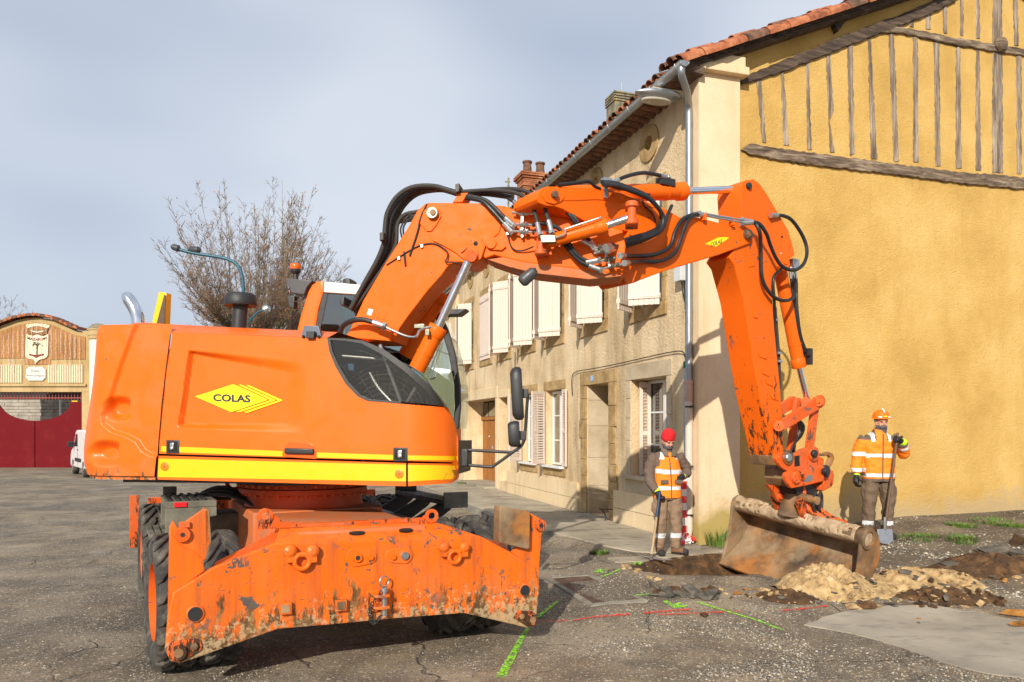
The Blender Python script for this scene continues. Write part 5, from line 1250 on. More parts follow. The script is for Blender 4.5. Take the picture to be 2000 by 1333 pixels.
# bucket cylinder behind the arm, with its lug plates
cheek(ARM, [(1520,520),(1522,500),(1530,494),(1541,505),(1544,518),(1536,528),(1526,528)], .02, ORANGE_ARM, 'lug_plate', arm)
cylinder(ARM, FNW, -.17, (1523,525), (1561,718), (1577,783), .078, .036, 'bucket_cylinder', (ORANGE_ARM, CHROME))
m = MB(); m.box(aq(1549,517,-.1), G0*.06, FNW*.05, (0,0,.06)); part(m, 'valve_block', STEEL, None, .008)
m = MB(); m.box(aq(1578,697,-.1), G0*.03, FNW*.05, (0,0,.10)); m.box(aq(1580,690,-.04), G0*.015, FNW*.02, (0,0,.03)); part(m, 'valve_block', DARK_STEEL, None, .006)
# ---- tipping linkage
def bar(pa, pb, wa, wb, o0, o1, mat, name):
    a, b = ARM.at(*pa), ARM.at(*pb); d = Vector((b[0]-a[0], b[1]-a[1])); d.normalize(); pr = Vector((-d.y, d.x)); pts = []
    for k in range(9): t = math.pi/2+math.pi*k/8; pts.append((a[0]+wa*(d.x*math.cos(t)+pr.x*math.sin(t)), a[1]+wa*(d.y*math.cos(t)+pr.y*math.sin(t))))
    for k in range(9): t = -math.pi/2+math.pi*k/8; pts.append((b[0]+wb*(d.x*math.cos(t)+pr.x*math.sin(t)), b[1]+wb*(d.y*math.cos(t)+pr.y*math.sin(t))))
    mid = [(pts[0][0]*.5+pts[-1][0]*.5-pr.x*.02*0, pts[0][1]*.5+pts[-1][1]*.5)]
    mm = MB(); mm.qplate(ARM, pts, o0, o1); return part(mm, name, mat, None, .008)
A_P, C_P, D_P, E_P = (1521,832), (1598,784), (1584,887), (1534,894)
for o0, o1 in ((.005, .05), (-.39, -.345)): bar(A_P, C_P, .065, .075, o0, o1, ORANGE_WORN, 'tipping_lever')
for o0 in (-.06, -.32): bar(C_P, D_P, .055, .06, o0, o0+.05, ORANGE_WORN, 'tipping_link')
def cross(pt, r_, o0, o1, mat, name, n=20): mm = MB(); mm.tube([aq(*pt, o0), aq(*pt, o1)], r_, n); return part(mm, name, mat)
cross(A_P, .062, -.42, .085, ORANGE_WORN, 'linkage_pin'); cross(A_P, .025, .085, .092, ORANGE_ARM, 'pin_cap'); cross(C_P, .06, -.42, .07, ORANGE_WORN, 'linkage_pin'); cross(C_P, .028, .07, .08, ORANGE_ARM, 'pin_cap')
cross((1574,785), .055, -.26, -.08, ORANGE_WORN, 'rod_eye')
# ---- quick coupler
def z5(p): return (1460+p[0]/5.33, 760+p[1]/5.33)
UPC = [(300,725),(318,680),(345,655),(400,650),(440,680),(520,662),(580,622),(640,606),(690,630),(735,690),(800,730),(792,788),(650,822),(560,852),(430,862),(360,822),(312,765)]
for o0, o1 in ((.0, .05), (-.40, -.35)): m = MB(); m.plate(ARM, [z5(p) for p in UPC], o0, o1); part(m, 'coupler_cheek', ORANGE_WORN, None, .01)
LOC = [(395,900),(405,870),(440,855),(560,856),(650,818),(780,792),(830,825),(812,880),(792,960),(640,1000),(462,1035),(432,1002),(402,945)]
for o0, o1 in ((.03, .08), (-.43, -.38)): m = MB(); m.plate(ARM, [z5(p) for p in LOC], o0, o1); part(m, 'coupler_frame', ORANGE_WORN, None, .01)
m = MB(); m.plate(ARM, [z5(p) for p in ((430,800),(780,770),(800,950),(640,990),(470,1020),(420,940))], -.35, 0.); part(m, 'coupler_body', BUCKET, None, .02)
m = MB(); m.plate(ARM, [z5(p) for p in ((795,900),(870,835),(898,850),(905,900),(900,985),(880,1020),(790,1070),(765,1055),(760,1010),(790,960))], -.30, .02); part(m, 'coupler_guard', ORANGE_WORN, None, .02)
m = MB(); m.plate(ARM, [z5(p) for p in ((730,665),(800,672),(850,653),(895,675),(908,720),(885,790),(835,850),(815,830),(850,765),(868,712),(845,690),(800,700),(740,690))], -.12, -.07); part(m, 'coupler_hook', BUCKET, None, .008)
m = MB(); m.plate(ARM, [z5(p) for p in ((500,1010),(640,990),(770,1030),(740,1065),(700,1110),(660,1120),(630,1085),(520,1100))], -.30, -.04); part(m, 'coupler_latch', DARK_STEEL, None, .01)
m = MB(); m.plate(ARM, [z5(p) for p in ((490,700),(540,693),(545,800),(492,808))], .05, .054); part(m, 'slot', SEAM)
m = MB(); m.plate(ARM, [z5(p) for p in ((590,905),(675,893),(678,955),(592,973))], .08, .083); part(m, 'type_plate', STEEL)
for p, r_, o, mat in (((395,712),.085,.05,BUCKET), ((395,712),.05,.09,STEEL), ((660,675),.09,.05,ORANGE_WORN), ((668,672),.045,.09,DARK_STEEL), ((478,918),.075,.08,ORANGE_WORN), ((545,903),.05,.08,ORANGE_WORN), ((545,903),.022,.11,ORANGE_ARM), ((785,855),.075,.05,DARK_STEEL), ((785,855),.035,.12,BLACK)):
    c = aq(*z5(p), o-.02); mm = MB(); mm.lathe([(r_, 0), (r_, .05), (r_*.85, .06), (.0, .06)], c, FNW, 22); part(mm, 'coupler_pin', mat)
for p, r_ in (((395,712),.06), ((478,918),.062), ((660,675),.06)): mm = MB(); mm.tube([aq(*z5(p), .04), aq(*z5(p), -.45)], r_, 18); part(mm, 'coupler_shaft', BUCKET)
m = MB(); m.plate(ARM, [(1509,890),(1530,890),(1531,900),(1524,910),(1514,909)], -WA-.005, .005); part(m, 'arm_end_boss', BUCKET, arm, .012)
# swivel head between coupler and bucket
TUB = (SWING+G0*3.34); TZ = .77; ROLL = math.atan(.13)
WB_ = (W0*math.cos(ROLL)-ZZ*math.sin(ROLL)).normalized(); UB = G0.cross(WB_); UB = UB if UB.z > 0 else -UB
def bk_(g, w, z): return TUB+ZZ*TZ+G0*g+WB_*w+UB*z
for w_ in (-.26, .10):
    m = MB(); m.prism([bk_(-.22, w_, .26), bk_(-.02, w_, .33), bk_(.16, w_, .26), bk_(.14, w_, .05), bk_(-.06, w_, .02)], WB_*.05); part(m, 'bucket_ear', ORANGE_WORN, None, .01)
m = MB(); m.plate(ARM, [z5(p) for p in ((205,995),(440,1018),(462,1045),(435,1110),(400,1168),(345,1186),(308,1150),(282,1080),(235,1025))], -.33, -.27); part(m, 'swivel_plate', ORANGE_WORN, None, .01)
bossx(ARM, FNW, *z5((335,1120)), 6, .03, ORANGE_WORN, 'swivel_pin', None, -.27)
m = MB(); m.tube([bk_(-.05, -.30, .30), bk_(-.05, .30, .30)], .05, 14); part(m, 'swivel_shaft', BUCKET)
m = MB(); m.tube(spline([bk_(-.02, .05, .42), bk_(-.02, .16, .18), bk_(.02, .42, .10), bk_(.05, .62, .085)], 6), [.035]*19, 8); part(m, 'swivel_rib', ORANGE_WORN)
m = MB(); m.tube(spline([bk_(.12, -.02, .36), bk_(.14, .14, .2), bk_(.12, .4, .11), bk_(.10, .6, .09)], 6), [.03]*19, 8); part(m, 'swivel_rib', ORANGE_WORN)
m = MB(); m.tube([bk_(-.03, -.06, .05), bk_(-.03, -.06, .42)], [.16, .11], 18); part(m, 'swivel_housing', BUCKET)
for k in range(2): m = MB(); c = bk_(.02+.1*k, .22, .26); m.ring(c, (W0+G0*.5).normalized(), .115, .018, 26, 8); part(m, 'hose', RUBBER_OLD)
# ---- ditching bucket
HWD = .925
prof = [(.02, .10), (.10, .085), (.19, .03), (.255, -.08), (.28, -.2), (.25, -.35), (.15, -.50), (.0, -.64), (-.20, -.80)]
sp = [(v.x, v.y) for v in spline([(a, b, 0) for a, b in prof], 3)]
m = MB(); n = len(sp); K = 10; vs = []
for k in range(K+1):
    w_ = -HWD+2*HWD*k/K
    for g, z in sp: vs.append(bk_(g, w_, z))
for k in range(K+1):
    w_ = -HWD+2*HWD*k/K
    for i, (g, z) in enumerate(sp):
        g2, z2 = sp[min(i+1, n-1)]; g1, z1 = sp[max(i-1, 0)]; l = math.hypot(g2-g1, z2-z1); vs.append(bk_(g-(z1-z2)/l*-.022*-1, w_, z-(g2-g1)/l*.022*-1*-1))
B0 = (K+1)*n
fs = []
for k in range(K):
    for i in range(n-1):
        fs += [(k*n+i, k*n+i+1, (k+1)*n+i+1, (k+1)*n+i), (B0+k*n+i+1, B0+k*n+i, B0+(k+1)*n+i, B0+(k+1)*n+i+1)]
    fs += [(k*n+n-1, B0+k*n+n-1, B0+(k+1)*n+n-1, (k+1)*n+n-1), (k*n, (k+1)*n, B0+(k+1)*n, B0+k*n)]
m.add(vs, fs); bucket = part(m, 'bucket', BUCKET, None)
side = [(-.075, .075), (0., .115), (.09, .10), (.20, .04), (.27, -.08), (.295, -.2), (.26, -.36), (.16, -.51), (.01, -.655), (-.20, -.815), (-.15, -.6), (-.10, -.35), (-.10, -.12), (-.105, .0)]
for w_ in (-HWD-.02, HWD-.02): m = MB(); m.prism([bk_(g, w_, z) for g, z in side], WB_*.04); part(m, 'bucket_side', BUCKET, bucket, .008)
m = MB(); m.tube([bk_(0, -HWD, 0), bk_(0, HWD, 0)], .092, 24); part(m, 'bucket_tube', BUCKET, bucket)
m = MB(); m.annulus(bk_(0, HWD+.015, 0), WB_, .085, .122, .03, 28); part(m, 'tube_collar', BUCKET, bucket, .006); m = MB(); m.lathe([(.084, .0), (.08, .012)], bk_(0, HWD+.015, 0), WB_, 24); part(m, 'tube_end', TAN_MUD, bucket)
m = MB(); m.prism([bk_(-.215, -HWD, -.812), bk_(-.215, HWD, -.812), bk_(-.05, HWD, -.68), bk_(-.05, -HWD, -.68)], UB*.028-G0*.02); part(m, 'cutting_edge', BUCKET, bucket, .004)
bo = MB(); hexbolt(bo, (0,0,0), (0,0,1), .016, .014); bme_ = bo.mesh('edge_bolt', BUCKET)
for k in range(14): inst('edge_bolt', bme_, bucket, Matrix.Translation(bk_(-.15, -.85+k*.13, -.725)) @ G0.to_track_quat('Z', 'Y').to_matrix().to_4x4())
for w_ in (-.3, .35): m = MB(); m.tube([bk_(.21, w_, -.40), bk_(-.05, w_+.02, -.66)], .012, 6); part(m, 'weld_seam', BUCKET, bucket)
# mud caked along the tube
m = MB(); NW, NA = 110, 16; vs = []
for k in range(NW+1):
    w_ = -HWD+.04+(2*HWD-.12)*k/NW
    for i in range(NA+1):
        a = R(-25)+R(235)*i/NA; nz = mnoise.fractal(Vector((w_*7, a*2.2, 3)), 1., 2., 5)
        r_ = .094+.022*max(0, 1.1-abs(a-R(95))/R(130))*(1+.9*nz)+(-.03 if nz < -.38 else 0)
        if i == NA: r_ = .088; a += .35*max(nz+.1, -.3)
        if i == 0: r_ = .088
        vs.append(bk_(math.cos(a)*r_, w_, math.sin(a)*r_))
m.add(vs, [(k*(NA+1)+i, k*(NA+1)+i+1, (k+1)*(NA+1)+i+1, (k+1)*(NA+1)+i) for k in range(NW) for i in range(NA)]); part(m, 'caked_mud', TAN_MUD, bucket, angle=70)

# ---- hoses: each follows its own line
def hose(pts, r_=.019, mat=RUBBER_HOSE, seg=6, ends=None):
    P_ = spline(pts, seg); mm = MB(); mm.tube(P_, r_, 10); h = part(mm, 'hose', mat)
    for e in (ends or ''):
        i, j = (0, 1) if e == 'a' else (-1, -2); d = (P_[j]-P_[i]).normalized()
        mm = MB(); mm.tube([P_[i]-d*.03, P_[i]+d*.09], r_*1.25, 10); mm.tube([P_[i]-d*.05, P_[i]-d*.02], r_*1.55, 6); part(mm, 'hose_fitting', STEEL, h)
    return h
# bundle over the back of the boom
main = [(684,604),(712,553),(737,508),(750,474),(752,446),(757,415),(776,384),(806,366),(848,364),(878,373),(902,379),(945,377),(1000,384)]
for k in range(6):
    o = -.06-.062*k; dv = (k % 3)*5; pts = []
    for i, (u, v) in enumerate(main):
        t = i/len(main); sw = math.sin(math.pi*min(i/9, 1)); pts.append(bq(u+sw*dv*1.2+k*.8, v+sw*dv*1.6+(k % 2)*2, o))
    hose(pts, .024, RUBBER_OLD)
for k in range(3):
    o = -.1-.1*k; hose([bq(690+k*3,606+k*6,o), bq(726,556+k*8,o), bq(770,486+k*3,o), bq(776,440,o), bq(790,420+k*6,o), bq(815,414+k*7,o), bq(838,408+k*6,o-.05)], .02, RUBBER_OLD)
for k in range(2): hose([bq(792,520,.01), bq(786+k*4,470,-.02), bq(783+k*5,445,-.02), bq(800,420+k*8,-.04), bq(822,414+k*8,-.06)], .009, CABLE)
hose([bq(800,500,.012), bq(815,455,.012), bq(822,425,.014), bq(834,399,.0)], .009, CABLE)
for u, v in ((758,472), (902,380), (683,595)):
    m = MB(); m.box(bq(u, v, -.18), (F0+ZZ*.2).normalized()*.02, BN*.22, (0,0,.04)); part(m, 'hose_clamp', DARK_STEEL if u != 683 else BLACK, None, .006)
m = MB(); m.box(bq(903,392,-.12), F0*.05, BN*.10, (F0*.03+ZZ*.045)); part(m, 'clamp_bracket', ORANGE_BOOM, None, .006)
# low-pressure hose at the foot, curling in front of the boom
hose([bq(662,668,.05), bq(668,640,.10), bq(685,628,.16), bq(710,625,.18), bq(745,636,.2)], .026, RUBBER_HOSE, 6, 'b')
m = MB(); m.tube(spline([bq(750,638,.2), bq(790,656,.22), bq(812,658,.24), bq(820,646,.25), bq(834,640,.26), bq(846,640,.24)], 5), .013, 8); part(m, 'steel_pipe', STEEL)
# thin cable clipped to the boom side
hose([bq(755,518,.006), bq(780,502,.008), bq(805,487,.008), bq(826,478,.01), bq(850,477,.012), bq(872,490,.03), bq(874,502,.03), bq(870,512,.03), bq(882,512,.03), bq(896,515,.03)], .007, CABLE)
for u, v in ((779,505), (824,481)): m = MB(); m.box(bq(u, v, .012), F0*.014, BN*.01, (0,0,.016)); part(m, 'cable_clip', STEEL, None, .003)
hose([bq(992,440,.01), bq(994,470,.012), bq(1003,487,.012), bq(1020,490,.014), bq(1042,482,.05)], .007, CABLE)
m = MB(); m.box(bq(991,457,.012), F0*.012, BN*.01, (0,0,.014)); part(m, 'cable_clip', STEEL, None, .003)
# hoses from the bundle to the fittings of the middle boom
hose([bq(905,382,-.05), bq(945,390,.02), bq(965,405,.04), bq(985,425,.05), bq(1000,438,.05)], .021, RUBBER_OLD, 6, 'b'); hose([bq(905,386,-.05), bq(940,393,.02), bq(960,410,.05), bq(978,430,.05), bq(996,450,.05)], .021, RUBBER_HOSE, 6, 'b')
hose([bq(905,376,-.10), bq(970,378,-.06), bq(1000,392,-.02), bq(1014,404,.02)], .018, RUBBER_HOSE, 6, 'b')
for v in (418, 440, 454):
    m = MB(); m.tube([bq(1000,v-3,.05), bq(1012,v-1,.055), bq(1044,v,.06)], .012, 8); part(m, 'steel_pipe', STEEL)
    for u in (1018, 1028): m = MB(); m.lathe([(.026, -.018), (.026, .018)], bq(u, v-1, .056), F0, 6); part(m, 'pipe_union', STEEL)
m = MB(); m.box(bq(1020,436,.045), F0*.012, BN*.01, (0,0,.14)); part(m, 'fitting_bracket', STEEL, None, .003)
# over the top to the offset cylinder
hose([bq(902,375,-.05), bq(960,372,.0), bq(1010,378,.06), bq(1035,396,.12), bq(1046,420,.18), bq(1053,452,.24)], .02, RUBBER_OLD, 7, 'b'); hose([bq(902,378,-.12), bq(970,370,-.05), bq(1020,372,.06), bq(1056,392,.15), bq(1068,420,.2), bq(1076,448,.24)], .02, RUBBER_OLD, 7, 'b')
# S-shaped pairs crossing the hinge
hose([bq(1040,440,.06), bq(1064,437,.08), bq(1090,446,.08), bq(1108,470,.08), bq(1125,496,.08), bq(1148,511,.08), bq(1163,510,.08)], .02, RUBBER_HOSE, 7, 'b'); hose([bq(1040,455,.06), bq(1066,454,.07), bq(1090,462,.07), bq(1108,484,.07), bq(1135,512,.07), bq(1168,526,.07)], .02, RUBBER_HOSE, 7, 'b')
hose([bq(1010,400,.0), bq(1060,400,.05), bq(1090,402,.08), bq(1112,420,.09), bq(1130,445,.07), bq(1140,470,.06), bq(1152,478,.06)], .02, RUBBER_HOSE, 7, 'b'); hose([bq(1010,396,-.03), bq(1060,397,.04), bq(1098,402,.06), bq(1122,425,.08), bq(1146,462,.06), bq(1163,487,.06)], .018, RUBBER_HOSE, 7, 'b')
for v, u0 in ((484,1168), (492,1172), (508,1180), (521,1192)):
    m = MB(); m.tube([bq(u0-12,v+4,.07), bq(u0,v,.075), bq(u0+22,v-4,.08)], .011, 8); part(m, 'steel_pipe', STEEL)
    m = MB(); m.lathe([(.026, -.018), (.026, .018)], bq(u0+4, v-1, .076), F0, 6); m.lathe([(.026, -.018), (.026, .018)], bq(u0+14, v-3, .078), F0, 6); part(m, 'pipe_union', BRASS)
m = MB(); m.box(bq(1185,502,.06), F0*.012, BN*.012, (F0*.03-ZZ*.10)); part(m, 'fitting_bracket', STEEL, None, .003)
# large loop on the outer boom
loop = [(1176,356),(1200,358),(1225,366),(1262,382),(1284,404),(1292,422),(1286,444),(1264,456),(1240,463),(1205,474),(1186,482)]
for k in range(3): hose([bq(u+k*1.5, v+k*2.5, .12+.035*k) if i in (0, len(loop)-1) else fq(u+k*2, v+k*3, .10+.035*k) for i, (u, v) in enumerate(loop)], .021, RUBBER_HOSE, 6, 'b')
hose([fq(1312,402,.02), fq(1304,420,.06), fq(1292,450,.08), fq(1262,468,.09), fq(1225,480,.09), bq(1192,490,.08)], .018, RUBBER_HOSE, 6, 'b')
hose([bq(1214,500,.085), fq(1245,500,.05), fq(1280,497,.05), fq(1308,482,.05), fq(1318,455,.05), fq(1330,432,.05), fq(1348,421,.04), fq(1362,418,.02)], .021, RUBBER_HOSE, 7, 'ab'); hose([bq(1222,514,.085), fq(1255,511,.05), fq(1290,510,.05), fq(1318,494,.05), fq(1331,462,.05), fq(1342,434,.05), fq(1356,420,.05), fq(1372,420,.02)], .021, RUBBER_HOSE, 7, 'ab')
hose([fq(1090,362,.0), fq(1125,358,.0), fq(1150,355,.0), fq(1162,364,.0), fq(1172,370,.0)], .018, RUBBER_HOSE, 6); hose([fq(1196,358,-.05), fq(1220,346,-.05), fq(1255,338,-.08), fq(1284,342,-.1), fq(1300,346,-.12)], .020, RUBBER_HOSE, 6, 'ab')
hose([fq(1180,362,.02), fq(1220,372,.06), fq(1270,380,.05)], .008, CABLE); hose([fq(1256,386,.01), fq(1258,402,.01), fq(1275,418,.012), fq(1282,440,.012)], .007, CABLE)
m = MB(); m.box(fq(1183,375,.03), G0*.025, FNW*.008, (0,0,.06)); m.box(fq(1185,355,.05), G0*.05, FNW*.03, (0,0,.03)); part(m, 'hose_clamp', STEEL, None, .004)
# pipes along the top of the outer boom and the hoses hanging to the arm
for k in range(2):
    m = MB(); m.tube(spline([fq(1350,420+k*5,.0+.03*k), fq(1372,417+k*4,.02), fq(1395,421+k*4,.03), fq(1460,432+k*5,.05)], 4), .012, 8); part(m, 'steel_pipe', STEEL)
for u, v in ((1374,420), (1430,430)): m = MB(); m.box(fq(u, v+5, .02), G0*.02, FNW*.03, (0,0,.035)); part(m, 'pipe_clip', ORANGE_BOOM, None, .004)
hose([fq(1455,431,.05), fq(1474,436,.10), fq(1484,455,.13), aq(1486,490,.10), aq(1488,540,.08), aq(1500,568,.08), aq(1520,585,.08), aq(1542,586,.06), aq(1553,572,.0), aq(1552,545,-.08), aq(1548,520,-.1)], .021, RUBBER_HOSE, 8, 'a'); hose([fq(1455,436,.05), fq(1480,436,.12), fq(1496,455,.14), aq(1505,480,.12), aq(1516,505,.10), aq(1530,522,.10), aq(1552,528,.08), aq(1570,515,.05), aq(1576,490,.02), aq(1568,462,.0), aq(1548,432,.0), aq(1530,422,.02), aq(1510,421,.04)], .021, RUBBER_HOSE, 8, 'ab')
hose([aq(1526,525,.04), aq(1512,540,.07), aq(1510,560,.07), aq(1512,585,.05), aq(1513,620,-.02), aq(1516,700,-.05)], .018, RUBBER_HOSE, 7)
for k in range(3): hose([aq(1543+k*5,530,-.1), aq(1546+k*5,555,-.1), aq(1551+k*3,600,-.1), aq(1560+k*2,655,-.1), aq(1572+k*2,688,-.1)], .015, RUBBER_HOSE, 6, 'a')
for k in range(2): m = MB(); m.tube([aq(1512+k*3,600,-.18), aq(1520+k*3,705,-.18), aq(1524,760,-.18)], .012, 8); part(m, 'steel_pipe', DARK_STEEL)
for v in (625, 690, 706): m = MB(); m.box(aq(1514+(v-625)*.1, v, -.15), G0*.04, FNW*.02, (0,0,.014)); part(m, 'pipe_clip', STEEL, None, .003)
for k in range(4): o = -.12-.05*k; hose([aq(1532,815+k*2,o), aq(1548,812,o), aq(1560+k*3,830,o), aq(1560+k*2,850,o), aq(1550,870,o), aq(1542+k*3,888,o)], .014, RUBBER_HOSE, 6)
# ---------------------------------------------------------------- pavement, kerb, patches and marks on the ground
def sq(s, q): p = FAC.w(s, 0, q); return (p.x, p.y)
pv = [sq(s, .06) for s in (-.15, 14.9)]+[sq(14.9, 1.72)]+[sq(s, 1.72+.02*math.sin(s*3)) for s in (10, 7, 5, 3.2)]+[sq(2.2, 1.64), sq(1.4, 1.5), sq(.7, 1.42), sq(.2, 1.35), sq(-.3, 1.2), sq(-.5, .9), sq(-.45, .5), sq(-.35, .2)]
def slab(name, poly, z1, thick, mat, bevel=.01):
    m = MB(); m.prism([Vector((x, y, z1-thick)) for x, y in poly], (0,0,thick)); return m.build(name, mat, None, bevel=bevel, seg=1)
pavement = slab('pavement', pv, .212, .3, CONCRETE); struct(pavement)
for s in (1.9, 4.6, 8.2, 11.6):       # expansion joints in the pavement
    m = MB(); m.box(FAC.w(s, .2125, .88), FD*.006, FN*.80, (0,0,.002)); m.build('pavement_joint', SEAM, pavement)
for i in range(16):
    a = 2.0+i*.78; m = MB(); m.box(FAC.w(a+.385, .10, 1.80), FD*.38, FN*.07, (0,0,.105+random.uniform(-.006, .004))); m.build('kerb_stone', KERB, pavement, bevel=.018)
# rough concrete crumbling towards the trench
def blob(pts, n=5, amp=.06, seed=0):
    P_ = spline([Vector((p[0], p[1], 0)) for p in pts+pts[:1]], n)[:-1]; rnd = random.Random(seed)
    return [(p.x+rnd.uniform(-amp, amp), p.y+rnd.uniform(-amp, amp)) for p in P_]
patch_px = [(1572,1222),(1640,1198),(1720,1186),(1800,1184),(1900,1196),(2010,1222),(2120,1262),(2120,1330),(1980,1325),(1860,1300),(1760,1266),(1660,1238)]
pp = [gpix(u, v)[:2] for u, v in patch_px]
patch = drape('concrete_patch', blob(pp, 5, .012, 3), CONCRETE_PATCH, .010, skirt=.03); struct(patch)
for k, (px_, mt) in enumerate((([(1185,1092),(1260,1088),(1340,1078),(1430,1074),(1440,1080),(1390,1086),(1320,1092),(1260,1100),(1215,1100)], CONCRETE),)):
    o = drape('broken_pavement_edge', blob([gpix(u, v)[:2] for u, v in px_], 4, .03, 5+k), mt, .014, skirt=.05); struct(o)
# steel access cover in its concrete frame
cv = [gpix(u, v) for u, v in ((1078,1132), (1147,1127.5), (1248,1173), (1160,1181))]; cc = sum(cv, Vector())/4
x_ = ((cv[1]-cv[0])+(cv[2]-cv[3])).normalized(); y_ = ((cv[3]-cv[0])+(cv[2]-cv[1])).normalized()
zc = cc.z
cov = thing('access_cover', 'rusty rectangular steel access cover set in the road near the trench', 'manhole cover', (cc.x, cc.y, zc-.01))
t = NT('rusty tread plate'); dg = t.n('ShaderNodeTexVoronoi'); t.ln(t.map((1, 1, 1), (0, 0, .5)), dg.inputs['Vector']); dg.inputs['Scale'].default_value = 34; dg.inputs['Randomness'].default_value = .1
t.bump(dg.outputs['Distance'], .9, .02); TREAD = t.set(t.ramp(t.noise(7), (.3, (.07, .04, .026)), (.6, (.15, .085, .055)), (.8, (.22, .14, .10))), .7, .3)
def flat(p, dz=0.): return Vector((p.x, p.y, gz(p.x, p.y)+.012+dz))
m = MB(); m.prism([flat(p, -.03) for p in cv], (0,0,.03)); m.build('cover_plate', TREAD, cov)
for i in range(4):
    a, b = cv[i], cv[(i+1) % 4]; d = (b-a).normalized(); o_ = Vector((d.y, -d.x, 0)); 
    if (a-cc).dot(o_) < 0: o_ = -o_
    m = MB(); m.prism([flat(a-d*.0+o_*.008, -.05), flat(b+o_*.008, -.05), flat(b+d*.06+o_*.07, -.05), flat(a-d*.06+o_*.07, -.05)], (0,0,.058)); m.build('cover_frame', KERB, cov, bevel=.006)
m = MB()
for i in range(9):
    a = cv[0].lerp(cv[3], .08+i*.105); b = cv[1].lerp(cv[2], .08+i*.105); m.box(flat((a+b)/2, .002), (b-a)*.47, y_*.012, (0,0,.004))
# spray marks
def spray_mat(name, col):
    t = NT(name); tr = t.n('ShaderNodeBsdfTransparent'); mx_ = t.n('ShaderNodeMixShader')
    f = t.ramp(t.noise(38, 4, .75), (.44, 0.), (.56, 1.)); t.ln(f, mx_.inputs[0]); t.ln(tr.outputs[0], mx_.inputs[1]); t.ln(t.b.outputs[0], mx_.inputs[2]); t.ln(mx_.outputs[0], t.out.inputs['Surface'])
    t.set(col, .6); return t.m
SPRAY_G = spray_mat('green marking spray', (.30, .85, .02)); SPRAY_R = spray_mat('red marking spray', (.85, .045, .03))
def spray(pts, w0, w1, mat, label, name):
    P_ = [gpix(u, v) for u, v in pts]; L_, Rr = [], []
    for i, p in enumerate(P_):
        d = (P_[min(i+1, len(P_)-1)]-P_[max(i-1, 0)]); d.z = 0; d.normalize(); nn = Vector((d.y, -d.x, 0)); w = w0+(w1-w0)*i/max(1, len(P_)-1)
        L_.append((p+nn*w/2)[:2]); Rr.append((p-nn*w/2)[:2])
    o = drape(name, L_+Rr[::-1], mat, .012); tag(o, label, 'paint mark', ('red' if mat is SPRAY_R else 'green')+' marking lines sprayed on the road'); return o
spray([(1052,1216),(1080,1215),(1107,1214)], .035, .03, SPRAY_R, 'short red spray line next to the right end of the blade', 'red_spray_line')
spray([(1118,1214),(1150,1209),(1190,1205),(1231,1202)], .03, .045, SPRAY_R, 'red spray line just below the access cover', 'red_spray_line')
spray([(1257,1200),(1300,1196),(1348,1192)], .045, .04, SPRAY_R, 'thick red spray line with green strokes beside it', 'red_spray_line')
spray([(1285,1203),(1360,1200),(1450,1196)], .025, .03, SPRAY_R, 'long thin red spray line crossed by a green line', 'red_spray_line')
spray([(1527,1195),(1570,1191),(1618,1185)], .04, .03, SPRAY_R, 'red spray line ending at the sandy rubble', 'red_spray_line')
spray([(978,1326),(1000,1285),(1018,1250),(1036,1222)], .075, .04, SPRAY_G, 'wide green spray line in the foreground below the blade', 'green_spray_line')
spray([(1050,1208),(1072,1190),(1090,1176)], .05, .04, SPRAY_G, 'green spray line beside the left corner of the access cover', 'green_spray_line')
spray([(1362,1178),(1420,1196),(1480,1214),(1530,1233)], .04, .03, SPRAY_G, 'long thin green spray line running towards the concrete patch', 'green_spray_line')
spray([(1240,1165),(1262,1163),(1284,1159)], .03, .02, SPRAY_G, 'faint green spray line from the cover towards the asphalt lumps', 'green_spray_line')
spray([(1174,1129),(1195,1121),(1212,1113)], .05, .03, SPRAY_G, 'short green spray stroke behind the access cover', 'green_spray_line')
spray([(1236,1104),(1248,1099),(1258,1094)], .06, .06, SPRAY_G, 'bright green spray stroke beside the pickaxe head', 'green_spray_line')
gl = drape('green_spray_letters', [gpix(u, v)[:2] for u, v in ((1157,1119),(1172,1113),(1190,1114),(1176,1116),(1180,1121),(1166,1120))], SPRAY_G, .012); tag(gl, 'green sprayed letter marks on the asphalt before the pavement', 'paint mark', 'green sprayed letters')
gl = drape('green_spray_letters', [gpix(u, v)[:2] for u, v in ((1294,1176),(1302,1175),(1314,1182),(1330,1179),(1334,1181),(1324,1185),(1344,1184),(1340,1188),(1316,1190))], SPRAY_G, .012); tag(gl, 'green sprayed letter marks above the thick red line', 'paint mark', 'green sprayed letters')

# ---------------------------------------------------------------- things fixed to the house front
lamp = thing('wall_lamp', 'grey street lantern on a bracket under the eave of the house', 'street lamp', FAC.w(.30, 6.74, 0))
L0 = FAC.w(.34, 6.80, .0)
m = MB(); m.box(FAC.w(.30, 6.74, .02), FD*.05, FN*.02, (0,0,.14)); m.build('wall_plate', GALV, lamp, bevel=.006)
m = MB(); m.box(FAC.w(.33, 6.84, .30), FD*.03, FN*.30, (0,0,.035)); m.build('lamp_arm', PLASTER_SMOOTH, lamp, bevel=.008)
m = MB(); prof = [(0, .02), (.06, .10), (.2, .155), (.4, .165), (.58, .13), (.70, .06), (.74, .02)]; vs = []; n = 18
axl = (FN*1.0+Vector((0,0,.02))).normalized()
for x, r_ in prof:
    for i in range(n):
        a = 2*math.pi*i/n; yy = math.cos(a)*r_; zz = math.sin(a)*r_*(.42 if math.sin(a) > 0 else .62); vs.append(FAC.w(.31+yy, 6.77+zz, .14+x))
